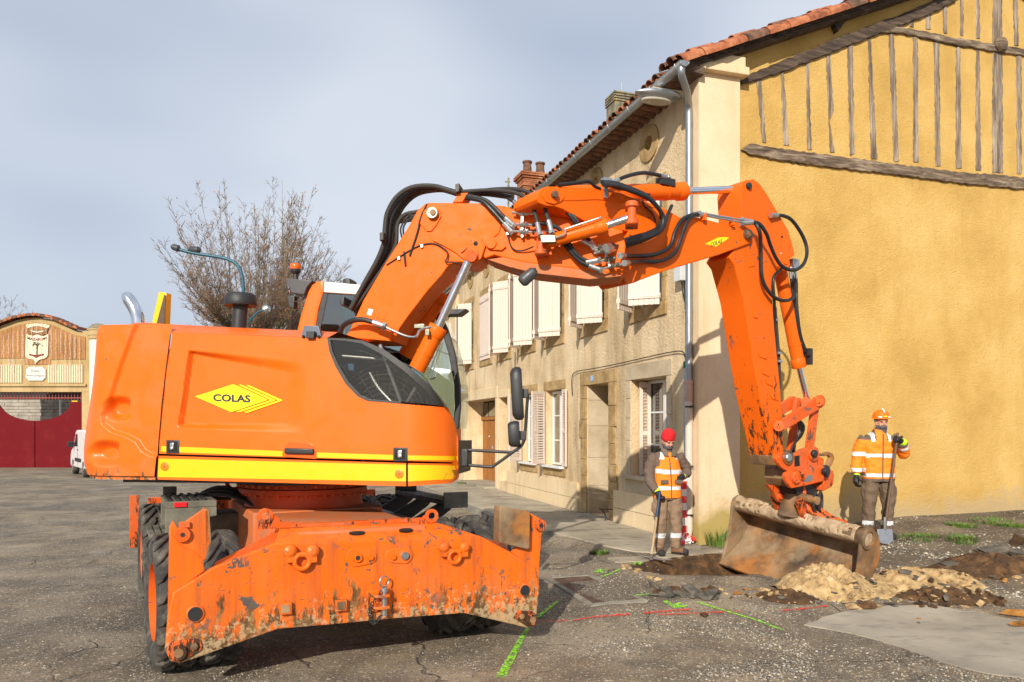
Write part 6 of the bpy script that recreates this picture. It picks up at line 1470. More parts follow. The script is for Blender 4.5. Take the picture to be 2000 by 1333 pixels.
m.add(vs, [(i*n+j, i*n+(j+1) % n, (i+1)*n+(j+1) % n, (i+1)*n+j) for i in range(len(prof)-1) for j in range(n)]+[tuple(range(n)), tuple((len(prof)-1)*n+j for j in range(n))]); m.build('lamp_hood', GALV, lamp)
m = MB(); vs = []
for i in range(24): a = 2*math.pi*i/24; vs.append(FAC.w(.31+math.sin(a)*.115, 6.688-.05*math.cos(a)*.0, .14+.40+math.cos(a)*.24))
m.prism(vs, (0,0,-.035)); m.build('lamp_glass', plain('dusty lamp glass', (.42, .38, .30), .25), lamp, bevel=.02)
bxm = MB(); bxm.box(FAC.w(.42, 4.25, .07), FD*.10, FN*.07, (0,0,.17)); b_ = bxm.build('meter_box', plain('pale grey box', (.62, .63, .63), .5), None, bevel=.012); tag(b_, 'small pale grey meter box on the wall below the boom tip', 'box')
def cable(pts, r_, label, mat=CABLE):
    m = MB(); m.tube(spline(pts, 5), r_, 6); o = m.build('cable', mat); tag(o, label, 'cable', 'cables on the house front'); return o
cable([FAC.w(.36, 4.1, .06), FAC.w(.35, 3.6, .03), FAC.w(.345, 3.0, .02), FAC.w(.34, 2.72, .03)], .014, 'black cables hanging from the meter box to the conduit')
cable([FAC.w(.44, 4.08, .05), FAC.w(.40, 3.9, .05), FAC.w(.36, 3.7, .03), FAC.w(.37, 3.2, .02), FAC.w(.35, 2.72, .03)], .009, 'thin black cable looping from the meter box')
cable([FAC.w(.31, z, .03+.004*(i % 2)) for i, z in enumerate((6.9, 6.2, 5.4, 4.6, 4.3))], .010, 'cable running down the wall beside the zinc downpipe', plain('light cable', (.35, .28, .2), .6))
cable([FAC.w(4.86, 2.55, .03), FAC.w(4.84, 2.9, .045), FAC.w(4.6, 3.02, .045), FAC.w(3.6, 3.02, .05), FAC.w(2.6, 3.03, .04), FAC.w(1.6, 3.05, .04), FAC.w(.8, 3.06, .04), FAC.w(.42, 3.03, .04), FAC.w(.36, 2.9, .03)], .009, 'thin cable strung over the sandstone doorway')
cable([FAC.w(8.75, 3.8, .02), FAC.w(8.76, 3.2, .02), FAC.w(8.72, 2.95, .02)], .010, 'short cable running down between the far upper shutters')
m = MB(); m.box(FAC.w(.34, 1.46, .03), FD*.035, FN*.025, (0,0,1.26)); c_o = m.build('conduit', GALV, None, bevel=.008); tag(c_o, 'grey steel cable conduit beside the downpipe foot', 'conduit')
m = MB(); m.box(FAC.w(.37, 2.83, .04), FD*.02, FN*.01, (0,0,.05)); g_ = m.build('cable_tag', plain('green tag', (.01, .20, .09), .5)); tag(g_, 'small green tag tied to the cable on the wall', 'tag')
# barrier tape knotted to the downpipe
TAPE_R = plain('red tape', (.75, .03, .03), .4); TAPE_W = plain('white tape', (.78, .74, .72), .4)
tape = MB(); tp_ = spline([ow(PX+.01, PQ+.07, 1.32), ow(PX+.02, PQ+.09, 1.0), ow(PX+.0, PQ+.09, .7), ow(PX-.02, PQ+.10, .38), ow(PX-.05, PQ+.10, .22)], 9)
for i in range(len(tp_)-1):
    a, b = tp_[i], tp_[i+1]; tw = .5+.5*math.sin(i*.22); w_ = (GD*(.036+.014*tw)+FN*.004); a, b = a+GN*.06-GD*.02, b+GN*.06-GD*.02; tape.cur = (i//3) % 2; tape.add([a-w_, a+w_, b+w_, b-w_], [(0,1,2,3)])
rnd = random.Random(5)
for k in range(46):
    c = ow(PX-.07, PQ+.12, .24)+Vector((rnd.gauss(0,.05), rnd.gauss(0,.05), abs(rnd.gauss(0,.06)))); a = Vector((rnd.uniform(-1,1), rnd.uniform(-1,1), rnd.uniform(-1,1))).normalized()*.04; b = a.orthogonal().normalized()*.028; tape.cur = k % 2; tape.add([c-a-b, c+a-b, c+a+b+Vector((0,0,.02)), c-a+b], [(0,1,2,3)])
for k, (p0, p1) in enumerate(((ow(PX+.05, PQ+.07, 1.33), ow(PX+.30, PQ+.10, 1.05)), (ow(PX+.03, PQ+.08, 1.36), ow(PX-.10, PQ+.06, 1.42)), (ow(PX+.06, PQ+.05, 1.42), ow(PX-.06, PQ+.08, 1.36)))):
    n = 6
    for i in range(n): a, b = p0.lerp(p1, i/n), p0.lerp(p1, (i+1)/n); w_ = Vector((0,0,.02)); tape.cur = (i//2+k) % 2; tape.add([a-w_, a+w_, b+w_, b-w_], [(0,1,2,3)])
tp_o = tape.build('barrier_tape', [TAPE_R, TAPE_W], None, fix=False); tag(tp_o, 'red and white barrier tape tied along the white downpipe foot', 'tape')
# neighbouring house farther down the street, mostly behind the cab
nh = thing('neighbour_house', 'pale house farther down the street, just past the long house', 'house', FAC.w(18, .1, -2))
m = MB(); m.prism([FAC.w(14.9, .02, .1), FAC.w(21, .02, .1), FAC.w(21, 6.3, .1), FAC.w(14.9, 6.3, .1)], FN*-6); m.build('wall', PLASTER_SMOOTH, nh)
m = MB(); m.prism([FAC.w(14.9, 6.25, .5), FAC.w(14.9, 6.35, .5), FAC.w(14.9, 8.0, -3.2), FAC.w(14.9, 7.9, -3.2)], FD*6.2); m.build('roof', TILE_OLD, nh)
for s_ in (16.2, 18.6): m = MB(); m.box(FAC.w(s_, 4.6, .11), FD*.5, FN*.04, (0,0,.85)); m.build('shutter', SHUTTER, nh, bevel=.01)
# ---------------------------------------------------------------- spoil from the trench
def chunk_mesh(name, mat, seed, flat=.45, n=14, rough=.12):
    rnd = random.Random(seed); bm = bmesh.new()
    for _ in range(n):
        v = Vector((rnd.gauss(0,1), rnd.gauss(0,1), rnd.gauss(0,1))).normalized()*(1+rnd.uniform(-rough*2, rough)); bm.verts.new((v.x*rnd.uniform(.8, 1.1), v.y*.75, v.z*flat))
    r = bmesh.ops.convex_hull(bm, input=bm.verts[:])
    bmesh.ops.delete(bm, geom=[e for e in r['geom_interior'] if isinstance(e, bmesh.types.BMVert)], context='VERTS')
    me_ = bpy.data.meshes.new(name); bm.to_mesh(me_); bm.free(); me_.materials.append(mat); return me_
CH = {k: [chunk_mesh(k, m_, 10*i+j, fl) for j in range(5)] for i, (k, m_, fl) in enumerate((('clay_lump', CLAY, .55), ('soil_clod', BROWN_SOIL, .6), ('asphalt_slab', ASPHALT_CHUNK, .3), ('ochre_stone', RUST_STONE, .5), ('clay_slab', CLAY, .22)))}
def mound(name, centre_px, rad, h, mat, parent, seed, rot=0., amp=.35, zoff=-.02, at=None):
    """lumpy heap laid on the ground; rad = (along x, along y) in metres"""
    c = at or gpix(*centre_px); gh = gz0 if at else gz; n = 72; vs = []; fs = []; m = MB()
    for j in range(n+1):
        for i in range(n+1):
            a, b = -1+2*i/n, -1+2*j/n; r_ = math.hypot(a, b)
            x = c.x+(a*rad[0])*math.cos(rot)-(b*rad[1])*math.sin(rot); y = c.y+(a*rad[0])*math.sin(rot)+(b*rad[1])*math.cos(rot)
            k = max(0, 1-r_-.25*mnoise.noise(Vector((x*2.2, y*2.2, seed))))
            hh = h*(k**.62)*(1+amp*mnoise.fractal(Vector((x*5, y*5, seed+5)), .9, 2., 4)-.30*abs(mnoise.noise(Vector((x*11, y*11, seed))))-.22*abs(mnoise.noise(Vector((x*23, y*23, seed+2))))) if k > 0 else -.06
            vs.append((x, y, gh(x, y)+zoff+hh))
    m.add(vs, [(j*(n+1)+i, j*(n+1)+i+1, (j+1)*(n+1)+i+1, (j+1)*(n+1)+i) for j in range(n) for i in range(n)])
    return m.build(name, mat, parent, angle=60)
heap = thing('rubble_heap', 'sandy heap of dug-out clay and lumps around the bucket', 'rubble', gpix(1640, 1165))
mound('clay_mound', (1630, 1150), (.64, .46), .30, CLAY, heap, 1, .2, at=Vector((3.50, 8.50, .1)))
mound('clay_mound', (1790, 1140), (.85, .42), .17, CLAY, heap, 2, .1)
mound('soil_mound', (1545, 1165), (.42, .25), .10, BROWN_SOIL, heap, 3)
mound('soil_mound', (1850, 1168), (.62, .24), .15, BROWN_SOIL, heap, 4, -.1)
def strew(kinds, quad, n, smin, smax, parent, seed, lift=.3, edge=1.):
    """n lumps inside a quadrilateral given in photo pixels (ground points)"""
    rnd = random.Random(seed)
    for _ in range(n):
        a, b = rnd.random(), rnd.random()
        u = (quad[0][0]*(1-a)+quad[1][0]*a)*(1-b)+(quad[3][0]*(1-a)+quad[2][0]*a)*b; v = (quad[0][1]*(1-a)+quad[1][1]*a)*(1-b)+(quad[3][1]*(1-a)+quad[2][1]*a)*b
        p = gpix(u, v); k = rnd.choice(kinds); s_ = smin+(smax-smin)*rnd.random()**2
        z = surf_z(p.x, p.y)
        M_ = Matrix.Translation((p.x, p.y, z+s_*lift*.4)) @ Matrix.Rotation(rnd.uniform(0, 6.3), 4, 'Z') @ Matrix.Rotation(rnd.uniform(-.45, .45), 4, 'X') @ Matrix.Diagonal((s_, s_*rnd.uniform(.6, 1), s_, 1))
        inst(k, rnd.choice(CH[k]), parent, M_)
MOUNDS = [(o, [v.co+heap.location for v in o.data.vertices]) for o in heap.children]
def surf_z(x, y):
    z = gz(x, y)
    for o, vs in MOUNDS:
        best = min(vs, key=lambda c: (c.x-x)**2+(c.y-y)**2)
        if (best.x-x)**2+(best.y-y)**2 < .004: z = max(z, best.z)
    return z
strew(['clay_lump', 'clay_lump', 'asphalt_slab'], [(1540,1120),(1690,1120),(1720,1180),(1500,1180)], 110, .015, .07, heap, 1)
strew(['clay_lump', 'clay_slab', 'asphalt_slab'], [(1700,1120),(1900,1140),(1900,1180),(1640,1190)], 90, .02, .11, heap, 2)
strew(['soil_clod', 'soil_clod', 'clay_lump'], [(1800,1150),(1960,1160),(1960,1185),(1780,1190)], 80, .02, .09, heap, 3)
strew(['clay_slab'], [(1640,1165),(1740,1170),(1720,1190),(1650,1188)], 7, .08, .16, heap, 4)
heap2 = thing('asphalt_rubble', 'broken asphalt lumps and brown clods along the near edge of the trench', 'rubble', gpix(1350, 1160))
strew(['asphalt_slab', 'asphalt_slab', 'soil_clod'], [(1255,1130),(1420,1150),(1400,1172),(1270,1165)], 34, .04, .13, heap2, 5)
strew(['asphalt_slab'], [(1262,1138),(1400,1160),(1390,1172),(1280,1164)], 22, .09, .19, heap2, 15, .5)
strew(['soil_clod', 'clay_lump', 'ochre_stone'], [(1330,1135),(1500,1150),(1520,1172),(1380,1168)], 60, .02, .07, heap2, 6)
strew(['asphalt_slab', 'clay_lump'], [(1210,1095),(1300,1110),(1290,1140),(1230,1135)], 18, .02, .09, heap2, 7)
slabs = thing('asphalt_slab_pile', 'pile of torn-up dark asphalt slabs on the gravel at the right', 'rubble', gpix(1920, 1100))
mound('soil_mound', (1945, 1104), (1.0, .34), .17, BROWN_SOIL, slabs, 14, .1)
for u, v, s_, fl, rz, kd in ((1875,1108,.30,.5,.2,'asphalt_slab'), (1950,1112,.26,.6,1.2,'soil_clod'), (1945,1080,.32,.6,.3,'asphalt_slab'), (2010,1095,.36,.8,2.,'asphalt_slab'), (1990,1062,.22,.8,.4,'soil_clod'), (1910,1090,.2,.5,2.6,'soil_clod'), (1835,1112,.14,.6,.1,'soil_clod'), (1940,1128,.13,.5,.9,'asphalt_slab'), (2030,1130,.28,.6,.5,'ochre_stone'), (1850,1122,.12,.5,1.8,'soil_clod'), (1960,1136,.11,.7,1.1,'ochre_stone')):
    p = gpix(u, v); inst(kd, CH[kd][int(u) % 5], slabs, Matrix.Translation(p+ZZ*s_*.12) @ Matrix.Rotation(rz, 4, 'Z') @ Matrix.Rotation(.15, 4, 'X') @ Matrix.Diagonal((s_, s_*.55, s_*fl, 1)))
strew(['clay_lump', 'clay_lump', 'soil_clod'], [(1880,1118),(2000,1122),(2000,1140),(1850,1140)], 30, .02, .07, slabs, 9)
for i, (u, v, s_, rz, lb) in enumerate(((1985,1203,.15,.1,'upper of two flat ochre stones at the right edge of the road'), (2003,1224,.13,.25,'lower of two flat ochre stones at the right edge of the road'))):
    p = gpix(u, v); o = inst('ochre_stone', CH['ochre_stone'][i], None, Matrix.Translation(p+ZZ*.03) @ Matrix.Rotation(rz, 4, 'Z') @ Matrix.Diagonal((s_*1.6, s_*.6, s_*.55, 1))); tag(o, lb, 'stone')
for i, (u, v, s_, k, lb) in enumerate(((1793,1211,.026,'ochre_stone','small round ochre pebble lying on the concrete patch'), (1794,1219,.03,'asphalt_slab','small dark flat pebble lying on the concrete patch'), (1374,1205,.05,'soil_clod','brown clod of earth between the red lines'), (1690,1190,.10,'soil_clod','brown clod at the rim of the concrete patch'))):
    p = gpix(u, v); o = inst('loose_'+k, CH[k][i], None, Matrix.Translation(p+ZZ*s_*.4) @ Matrix.Rotation(i, 4, 'Z') @ Matrix.Diagonal((s_*1.3, s_, s_, 1))); tag(o, lb, 'stone')
# loose chippings, too many to count
def chippings(name, quad, n, smin, smax, mats, seed, label, patchy=0.):
    rnd = random.Random(seed); m = MB(); base_v = [Vector(v) for v in ((1,0,-.2),(-.4,.8,-.2),(-.6,-.7,-.2),(.1,.1,.7),(.5,.5,.35),(-.5,0,.4))]
    tri = [(0,1,4),(1,3,4),(0,4,3),(1,5,3),(1,2,5),(2,3,5),(2,0,3)]
    k = 0
    while k < n:
        a, b = rnd.random(), rnd.random()
        u = (quad[0][0]*(1-a)+quad[1][0]*a)*(1-b)+(quad[3][0]*(1-a)+quad[2][0]*a)*b; v = (quad[0][1]*(1-a)+quad[1][1]*a)*(1-b)+(quad[3][1]*(1-a)+quad[2][1]*a)*b
        d = EYE*1500/(v-835); x, y = (u-1000)/1500*d, d
        p = gpix(u, v); k += 1
        if patchy and mnoise.noise(Vector((p.x*1.1, p.y*1.6, seed))) < patchy*rnd.random(): continue
        s_ = smin+(smax-smin)*rnd.random()**2.5; c, s2 = math.cos(rnd.uniform(0, 6.3))*s_, 0; an = rnd.uniform(0, 6.3); ca, sa = math.cos(an)*s_, math.sin(an)*s_
        m.cur = rnd.randrange(len(mats)); m.add([(p.x+ca*q.x-sa*q.y, p.y+sa*q.x+ca*q.y, p.z+.2*s_+q.z*s_*.8) for q in base_v], tri)
    o = m.build(name, mats, None, angle=10); o['kind'] = 'stuff'; o['label'] = label; return o
GR = [plain('dark chipping', (.07, .07, .072), .8), plain('grey chipping', (.20, .19, .17), .85), plain('tan chipping', (.36, .29, .20), .85), plain('pale chipping', (.48, .43, .34), .85)]
chippings('gravel', [(1060,1195),(1560,1180),(1600,1330),(960,1330)], 9000, .004, .014, GR, 1, 'loose grey and tan chippings on the road', .3)
chippings('gravel', [(1560,1015),(2020,1000),(2020,1180),(1560,1180)], 5200, .006, .03, GR[1:]+GR[3:], 2, 'pale gravel before the ochre gable', .2)
chippings('gravel', [(1480,1235),(2000,1310),(2000,1333),(1300,1333)], 1500, .004, .014, GR, 3, 'fine chippings beside the concrete patch')
chippings('gravel', [(0,1050),(330,1050),(330,1333),(0,1333)], 4500, .004, .012, GR, 4, 'fine chippings on the worn road at the left', .4)
chippings('gravel', [(1060,1085),(1260,1100),(1300,1150),(1060,1190)], 1200, .005, .016, GR, 6, 'chippings between the kerb and the cover', .3)
chippings('gravel', [(400,1250),(1000,1240),(980,1333),(400,1333)], 2600, .004, .011, GR, 5, 'fine chippings under the blade', .4)
# grass
GRASS = [plain('grass blade', (.075, .16, .018), .6, var=.4, scale=20), plain('dry grass blade', (.22, .24, .05), .7, var=.3)]
def tuft(name, c, rad, h, n, seed, label, group=None, lean=.5):
    rnd = random.Random(seed); m = MB()
    for _ in range(n):
        a = rnd.uniform(0, 6.28); r_ = rad*rnd.random()**.6; p = Vector((c.x+math.cos(a)*r_, c.y+math.sin(a)*r_, 0)); p.z = gz(p.x, p.y)-.01
        if c.z > p.z+.1: p.z = c.z-.01
        hh = h*rnd.uniform(.35, 1); d = Vector((math.cos(a+rnd.uniform(-.8,.8)), math.sin(a+rnd.uniform(-.8,.8)), 0))*lean*hh*rnd.uniform(.2, 1); w = Vector((-d.y, d.x, 0)).normalized()*.005
        p1 = p+ZZ*hh*.55+d*.35; p2 = p+ZZ*hh*.9+d*1.0; m.cur = 1 if rnd.random() < .2 else 0
        m.add([p-w, p+w, p1+w*.8, p1-w*.8, p2], [(0,1,2,3), (3,2,4)])
    o = m.build(name, GRASS, None, fix=False); tag(o, label, 'grass', group or 'grass growing around the house foot and gravel'); return o
tuft('grass_tuft', GAB.w(.28, .2, .14), .22, .34, 260, 1, 'green grass tuft at the foot of the pale corner pilaster'); tuft('grass_tuft', FAC.w(.36, .2, .1), .12, .32, 120, 2, 'grass tuft between the conduit and the white pipe')
def turf(px_, rad, seed, label):
    c = gpix(*px_); o = tuft('grass_patch', c, rad, .075, 420, seed, label, lean=.9); return o
turf((1795,1048), .28, 3, 'low grass patch beside the bucket corner'); turf((1877,1028), .22, 4, 'small grass patch on the gravel in the middle of the gable'); turf((1940,1022), .34, 5, 'larger grass patch near the right edge by the gable'); turf((1972,1028), .2, 6, 'grass patch at the right edge of the gravel'); turf((1880,1053), .2, 7, 'thin grass strip in the gravel above the slab pile')
turf((1170,1082), .12, 8, 'moss and grass at the kerb corner'); turf((905,945), .2, 9, 'weeds at the far end of the pavement')
# ---------------------------------------------------------------- the two workers
def remesh(mb, voxel, smooth=6, name='tmp'):
    me_ = mb.mesh(name, [], angle=180); o = bpy.data.objects.new('tmp_body', me_); COL.objects.link(o)
    r = o.modifiers.new('r', 'REMESH'); r.mode = 'VOXEL'; r.voxel_size = voxel
    s = o.modifiers.new('s', 'SMOOTH'); s.factor = .5; s.iterations = smooth
    dg = bpy.context.evaluated_depsgraph_get(); out = bpy.data.meshes.new_from_object(o.evaluated_get(dg)); bpy.data.objects.remove(o); bpy.data.meshes.remove(me_); return out
def rings(m, lst, n=22, e=2.3):
    """stack of super-elliptic rings: (x, y, z, rx, ry)"""
    vs = []
    for x, y, z, rx, ry in lst:
        for j in range(n):
            t = 2*math.pi*j/n; c, s = math.cos(t), math.sin(t)
            vs.append((x+rx*math.copysign(abs(c)**(2/e), c), y+ry*math.copysign(abs(s)**(2/e), s), z))
    k = len(lst); m.add(vs, [(i*n+j, i*n+(j+1) % n, (i+1)*n+(j+1) % n, (i+1)*n+j) for i in range(k-1) for j in range(n)]+[tuple(range(n))[::-1], tuple((k-1)*n+j for j in range(n))])
def limb(m, pts, rs, n=14):
    P_ = spline(pts, 4); k = len(P_); R_ = []
    for i in range(k):
        t = i/(k-1)*(len(rs)-1); a = min(int(t), len(rs)-2); R_.append(rs[a]+(rs[a+1]-rs[a])*(t-a))
    m.tube(P_, R_, n)
def finish(me_, name, mats, parent, cls=None, fold=0., fscale=(9, 9, 14), seed=0):
    for m_ in mats: me_.materials.append(m_)
    if fold:
        ns = [v.normal.copy() for v in me_.vertices]
        for v, nn in zip(me_.vertices, ns):
            c = v.co; f = mnoise.fractal(Vector((c.x*fscale[0]+c.z*3, c.y*fscale[1], c.z*fscale[2]+seed)), 1., 2., 3); v.co = c+nn*fold*f
    for p in me_.polygons:
        p.use_smooth = True
        if cls: p.material_index = cls(p.center)
    me_.name = name; return link(bpy.data.objects.new(name, me_), parent)
def fabric(name, col, var=.15, rough=.85): return plain(name, col, rough, var=var, scale=14, bump=.25, bscale=260)
HI_O = plain('fluorescent orange cloth', (1., .24, .008), .75, var=.08, scale=10, bump=.15, bscale=200)
BAND = plain('silver reflective band', (.72, .75, .78), .35, .1, var=.06); BROWN_F = fabric('brown fleece', (.145, .10, .075)); BROWN_T = fabric('brown work trousers', (.15, .10, .062)); TAUPE = fabric('taupe work trousers', (.26, .17, .105)); GREY_K = fabric('grey knit', (.10, .095, .10)); RED_K = plain('red knit', (.62, .012, .018), .85, var=.1, bump=.6, bscale=120)
SKIN = plain('skin', (.56, .27, .17), .55, var=.1); GLOVE = plain('black glove', (.014, .014, .015), .6); CUFF = plain('fluorescent yellow cuff', (.55, .95, .02), .7); BOOT = plain('brown leather boot', (.19, .09, .04), .7, var=.3, scale=20); SOLE = plain('dark boot sole', (.03, .027, .023), .8); HELMET = plain('orange helmet shell', (.95, .165, .006), .28, var=.03); EYE_M = plain('eye', (.03, .02, .015), .3); LENS = plain('hair', (.22, .2, .19), .8); ZIP = plain('zip', (.10, .07, .06), .6)
def head(m, c, yaw, pitch, s=1.):
    """skull, jaw, nose, ears; c = centre; yaw, pitch in radians (0 looks at -y)"""
    Rm = Matrix.Rotation(yaw, 4, 'Z') @ Matrix.Rotation(pitch, 4, 'X')
    def P(x, y, z): return Vector(c)+(Rm @ Vector((x*s, y*s, z*s)))
    def blob_(x, y, z, rx, ry, rz):
        b = MB(); b.ball((0,0,0), rx*s, ry*s, rz*s); m.add([Vector(c)+(Rm @ (v+Vector((x*s, y*s, z*s)))) for v in b.v], b.f)
    blob_(0, .012, .035, .076, .095, .088); blob_(0, -.015, -.045, .062, .072, .078); blob_(0, -.045, -.095, .036, .036, .03); blob_(0, -.098, -.018, .015, .022, .028); blob_(0, -.088, .012, .01, .012, .03)
    blob_(-.036, -.078, .028, .024, .016, .012); blob_(.036, -.078, .028, .024, .016, .012); blob_(-.076, .012, -.008, .012, .02, .032); blob_(.076, .012, -.008, .012, .02, .032); blob_(-.04, -.066, -.035, .022, .02, .026); blob_(.04, -.066, -.035, .022, .02, .026)
    return P
def glove(parent, wrist, axis, palm_n, curl, grip=None, side=1, cuff=True, s=1.):
    """hand with four fingers and thumb; axis = wrist to knuckles, palm_n = out of the palm"""
    m = MB(); a = Vector(axis).normalized(); pn = Vector(palm_n); pn = (pn-a*pn.dot(a)).normalized(); x = a.cross(pn)*side; w = Vector(wrist)
    limb(m, [w-a*.05*s, w+a*.0*s, w+a*.05*s, w+a*.095*s], [.036*s, .036*s, .044*s, .042*s]); 
    for k in (-.022, 0, .022): limb(m, [w+a*.03*s+x*k*s, w+a*.09*s+x*k*1.2*s], [.022*s, .021*s], 8)
    for i, (k, l) in enumerate(((-.034, .078), (-.011, .088), (.012, .083), (.034, .066))):
        p = w+a*.092*s+x*k*s; pts = [p-a*.02*s]; d = a.copy(); ang = 0
        for sg in (.45, .32, .28):
            pts.append(p.copy()); ang += curl; d = a*math.cos(ang)+pn*math.sin(ang); p = p+d*l*sg*s
        pts.append(p); limb(m, pts, [.0125*s, .0125*s, .012*s, .0112*s, .010*s], 8)
    t0 = w+a*.03*s-x*.036*s; t1 = t0+(a*.5-x*.6+pn*.45).normalized()*.04*s; t2 = t1+(a*.6+pn*.75+x*.15*curl).normalized()*.036*s; t3 = t2+(a*.35+pn*.6+x*.6*curl).normalized()*.028*s; limb(m, [t0, t1, t2, t3], [.018*s, .0155*s, .014*s, .0115*s], 8)
    g = finish(remesh(m, .0055, 2), 'glove', [GLOVE], parent)
    if cuff: mm = MB(); mm.tube([w-a*.06*s, w-a*.03*s, w-a*.012*s], [.045*s, .046*s, .041*s], 16); mm.build('glove_cuff', CUFF, parent)
    return g
def boot(parent, ankle, heading, sole=True):
    h = Vector(heading).normalized(); sd = Vector((h.y, -h.x, 0)); a = Vector(ankle); m = MB(); base = a.copy(); base.z = 0
    limb(m, [base+ZZ*.16, base+ZZ*.09, base+ZZ*.06], [.055, .058, .056]); limb(m, [base-h*.055+ZZ*.05, base+h*.06+ZZ*.055, base+h*.14+ZZ*.045, base+h*.185+ZZ*.04], [.046, .052, .05, .036])
    me_ = remesh(m, .011, 4)
    for v in me_.vertices: v.co.z = max(v.co.z, .012)
    b = finish(me_, 'boot', [BOOT, SOLE], parent, lambda c: 1 if c.z < .04 or (c-base).dot(h) > .13 else 0)
def person(label, foot, yaw):
    o = thing('person', label, 'person', foot, 'road workers'); o.rotation_euler = (0, 0, yaw); return o
def local_build(fn):
    """parts of a person are modelled about the origin and parented, so the parent's place and turn apply"""
    return fn
_origin_of = origin_of
def origin_of(p):
    if p and p.name.startswith('person'): return Vector((0,0,0))
    return _origin_of(p)

# --- worker with the red beanie, hand on hip, other hand on the pickaxe
W1 = gpix(1303, 1086); W1.z = .215
w1 = person('worker in red beanie and orange vest, one hand on hip, other on a pickaxe', W1, R(8))
SC = .995
m = MB()      # body under the clothes
rings(m, [(0,0,.84,.13,.09), (0,0,.95,.145,.10), (0,.005,1.12,.135,.09), (0,.01,1.28,.155,.10), (0,.015,1.38,.13,.085), (0,.02,1.44,.06,.06)])
limb(m, [(0,.02,1.40), (0,.0,1.48), (0,-.02,1.54)], [.062, .055, .055]); limb(m, [(.08,0,.88), (.10,-.02,.5), (.11,.02,.1)], [.085, .06, .045]); limb(m, [(-.08,0,.88), (-.09,-.02,.5), (-.09,.02,.1)], [.085, .06, .045])
limb(m, [(-.16,.015,1.37), (-.245,.01,1.10), (-.185,-.13,.90)], [.055, .045, .034]); limb(m, [(.16,.015,1.37), (.30,.05,1.16), (.185,-.05,1.08)], [.055, .045, .034])
HC1 = Vector((-.01,-.045,1.575)); P1 = head(m, HC1, R(14), R(24)); finish(remesh(m, .012, 4), 'body', [SKIN], w1)
m = MB()      # trousers
rings(m, [(0,.01,.80,.165,.115), (0,.01,.88,.172,.12), (0,.01,.98,.165,.115)])
limb(m, [(.085,.0,.88), (.10,-.01,.70), (.115,-.02,.48), (.125,.0,.26), (.125,.02,.10)], [.105, .103, .088, .078, .078]); limb(m, [(-.085,.0,.88), (-.10,-.015,.70), (-.105,-.025,.48), (-.105,.0,.26), (-.10,.02,.10)], [.105, .103, .086, .076, .076])
limb(m, [(-.17,-.01,.72), (-.18,-.01,.60)], [.045, .045])
finish(remesh(m, .013, 5), 'trousers', [TAUPE, BAND], w1, lambda c: 1 if .245 < c.z < .305 else 0, .017, (12, 12, 10), 2)
m = MB()      # fleece: sleeves, shoulders, collar, hem
rings(m, [(0,.01,.76,.185,.13), (0,.01,.86,.185,.13), (0,.01,1.0,.17,.12), (0,.01,1.18,.178,.122), (0,.015,1.32,.19,.122), (0,.02,1.40,.155,.10), (0,.015,1.45,.085,.08)])
limb(m, [(-.15,.02,1.37), (-.215,.02,1.27), (-.255,.005,1.10), (-.235,-.07,.97), (-.20,-.13,.89)], [.085, .079, .072, .062, .055]); limb(m, [(.15,.02,1.37), (.225,.035,1.28), (.305,.05,1.16), (.25,.0,1.11), (.20,-.05,1.085)], [.085, .078, .07, .062, .054])
limb(m, [(0,.02,1.42), (0,.01,1.49)], [.088, .082])
finish(remesh(m, .013, 4), 'fleece', [BROWN_F], w1, None, .016, (10, 10, 15), 5)
m = MB()      # vest
rings(m, [(0,.008,.79,.196,.142), (0,.008,.88,.197,.142), (0,.008,1.0,.182,.133), (0,.008,1.18,.186,.133), (0,.01,1.28,.168,.13), (0,.012,1.36,.145,.12), (0,.018,1.425,.112,.10)], e=2.5)
v1 = finish(remesh(m, .012, 3), 'vest', [HI_O, BAND, BROWN_F], w1, lambda c: 1 if (1.125 < c.z+.03*c.x < 1.185 or .905 < c.z+.03*c.x < .955 or (c.z > 1.33 and abs(abs(c.x)-.105) < .028)) else 0, .007, (8, 8, 10), 9)
m = MB(); m.tube([(.015,-.135,.80), (.012,-.137,1.0), (.0,-.137,1.2), (-.01,-.125,1.34)], .007, 6); m.build('zip', ZIP, w1)
for x in (-.085, .115): m = MB(); m.box((x,-.142,1.02), (.055,0,0), (0,.008,0), (0,0,.026)); m.build('pocket_flap', BROWN_F, w1, bevel=.004)
m = MB()      # turned-down collar
for sd in (-1, 1): m.prism([(sd*.012,-.115,1.36), (sd*.085,-.118,1.375), (sd*.105,-.07,1.44), (sd*.085,.05,1.50), (sd*.07,.03,1.545), (sd*.045,-.075,1.47)], (0,-.012,.004))
m.build('collar', fabric('collar fleece', (.17, .125, .095)), w1, bevel=.004)
m = MB(); P = P1; Rm1 = Matrix.Rotation(R(14), 4, 'Z') @ Matrix.Rotation(R(24), 4, 'X'); b = MB(); b.ball((0,-.028,-.058), .068, .082, .058); m.add([HC1+(Rm1 @ v) for v in b.v], b.f); m.build('face_mask', GREY_K, w1)
m = MB(); b = MB(); b.lathe([(.094, .022), (.098, .03), (.099, .075), (.094, .085), (.093, .10), (.083, .135), (.055, .165), (.02, .18), (.0, .182)], (0,.01,0), (0,0,1), 30); m.add([HC1+(Rm1 @ v) for v in b.v], b.f); m.build('beanie', RED_K, w1)
m = MB()
for x in (-.034, .034): m.ball(P1(x, -.088, .014), .0095)
m.build('eyes', EYE_M, w1)
HND1 = Vector((-.175,-.165,.845)); glove(w1, HND1+Vector((-.01,.02,.03)), (.03,-.05,-.10), (.7,-.2,.1), 1.05, side=1); glove(w1, (.20,-.055,1.085), (-.07,-.045,-.03), (-.3,.7,-.2), .35, side=-1)
boot(w1, (-.10,.02,0), (-.12,-1,0)); boot(w1, (.125,.02,0), (.75,-.7,0))
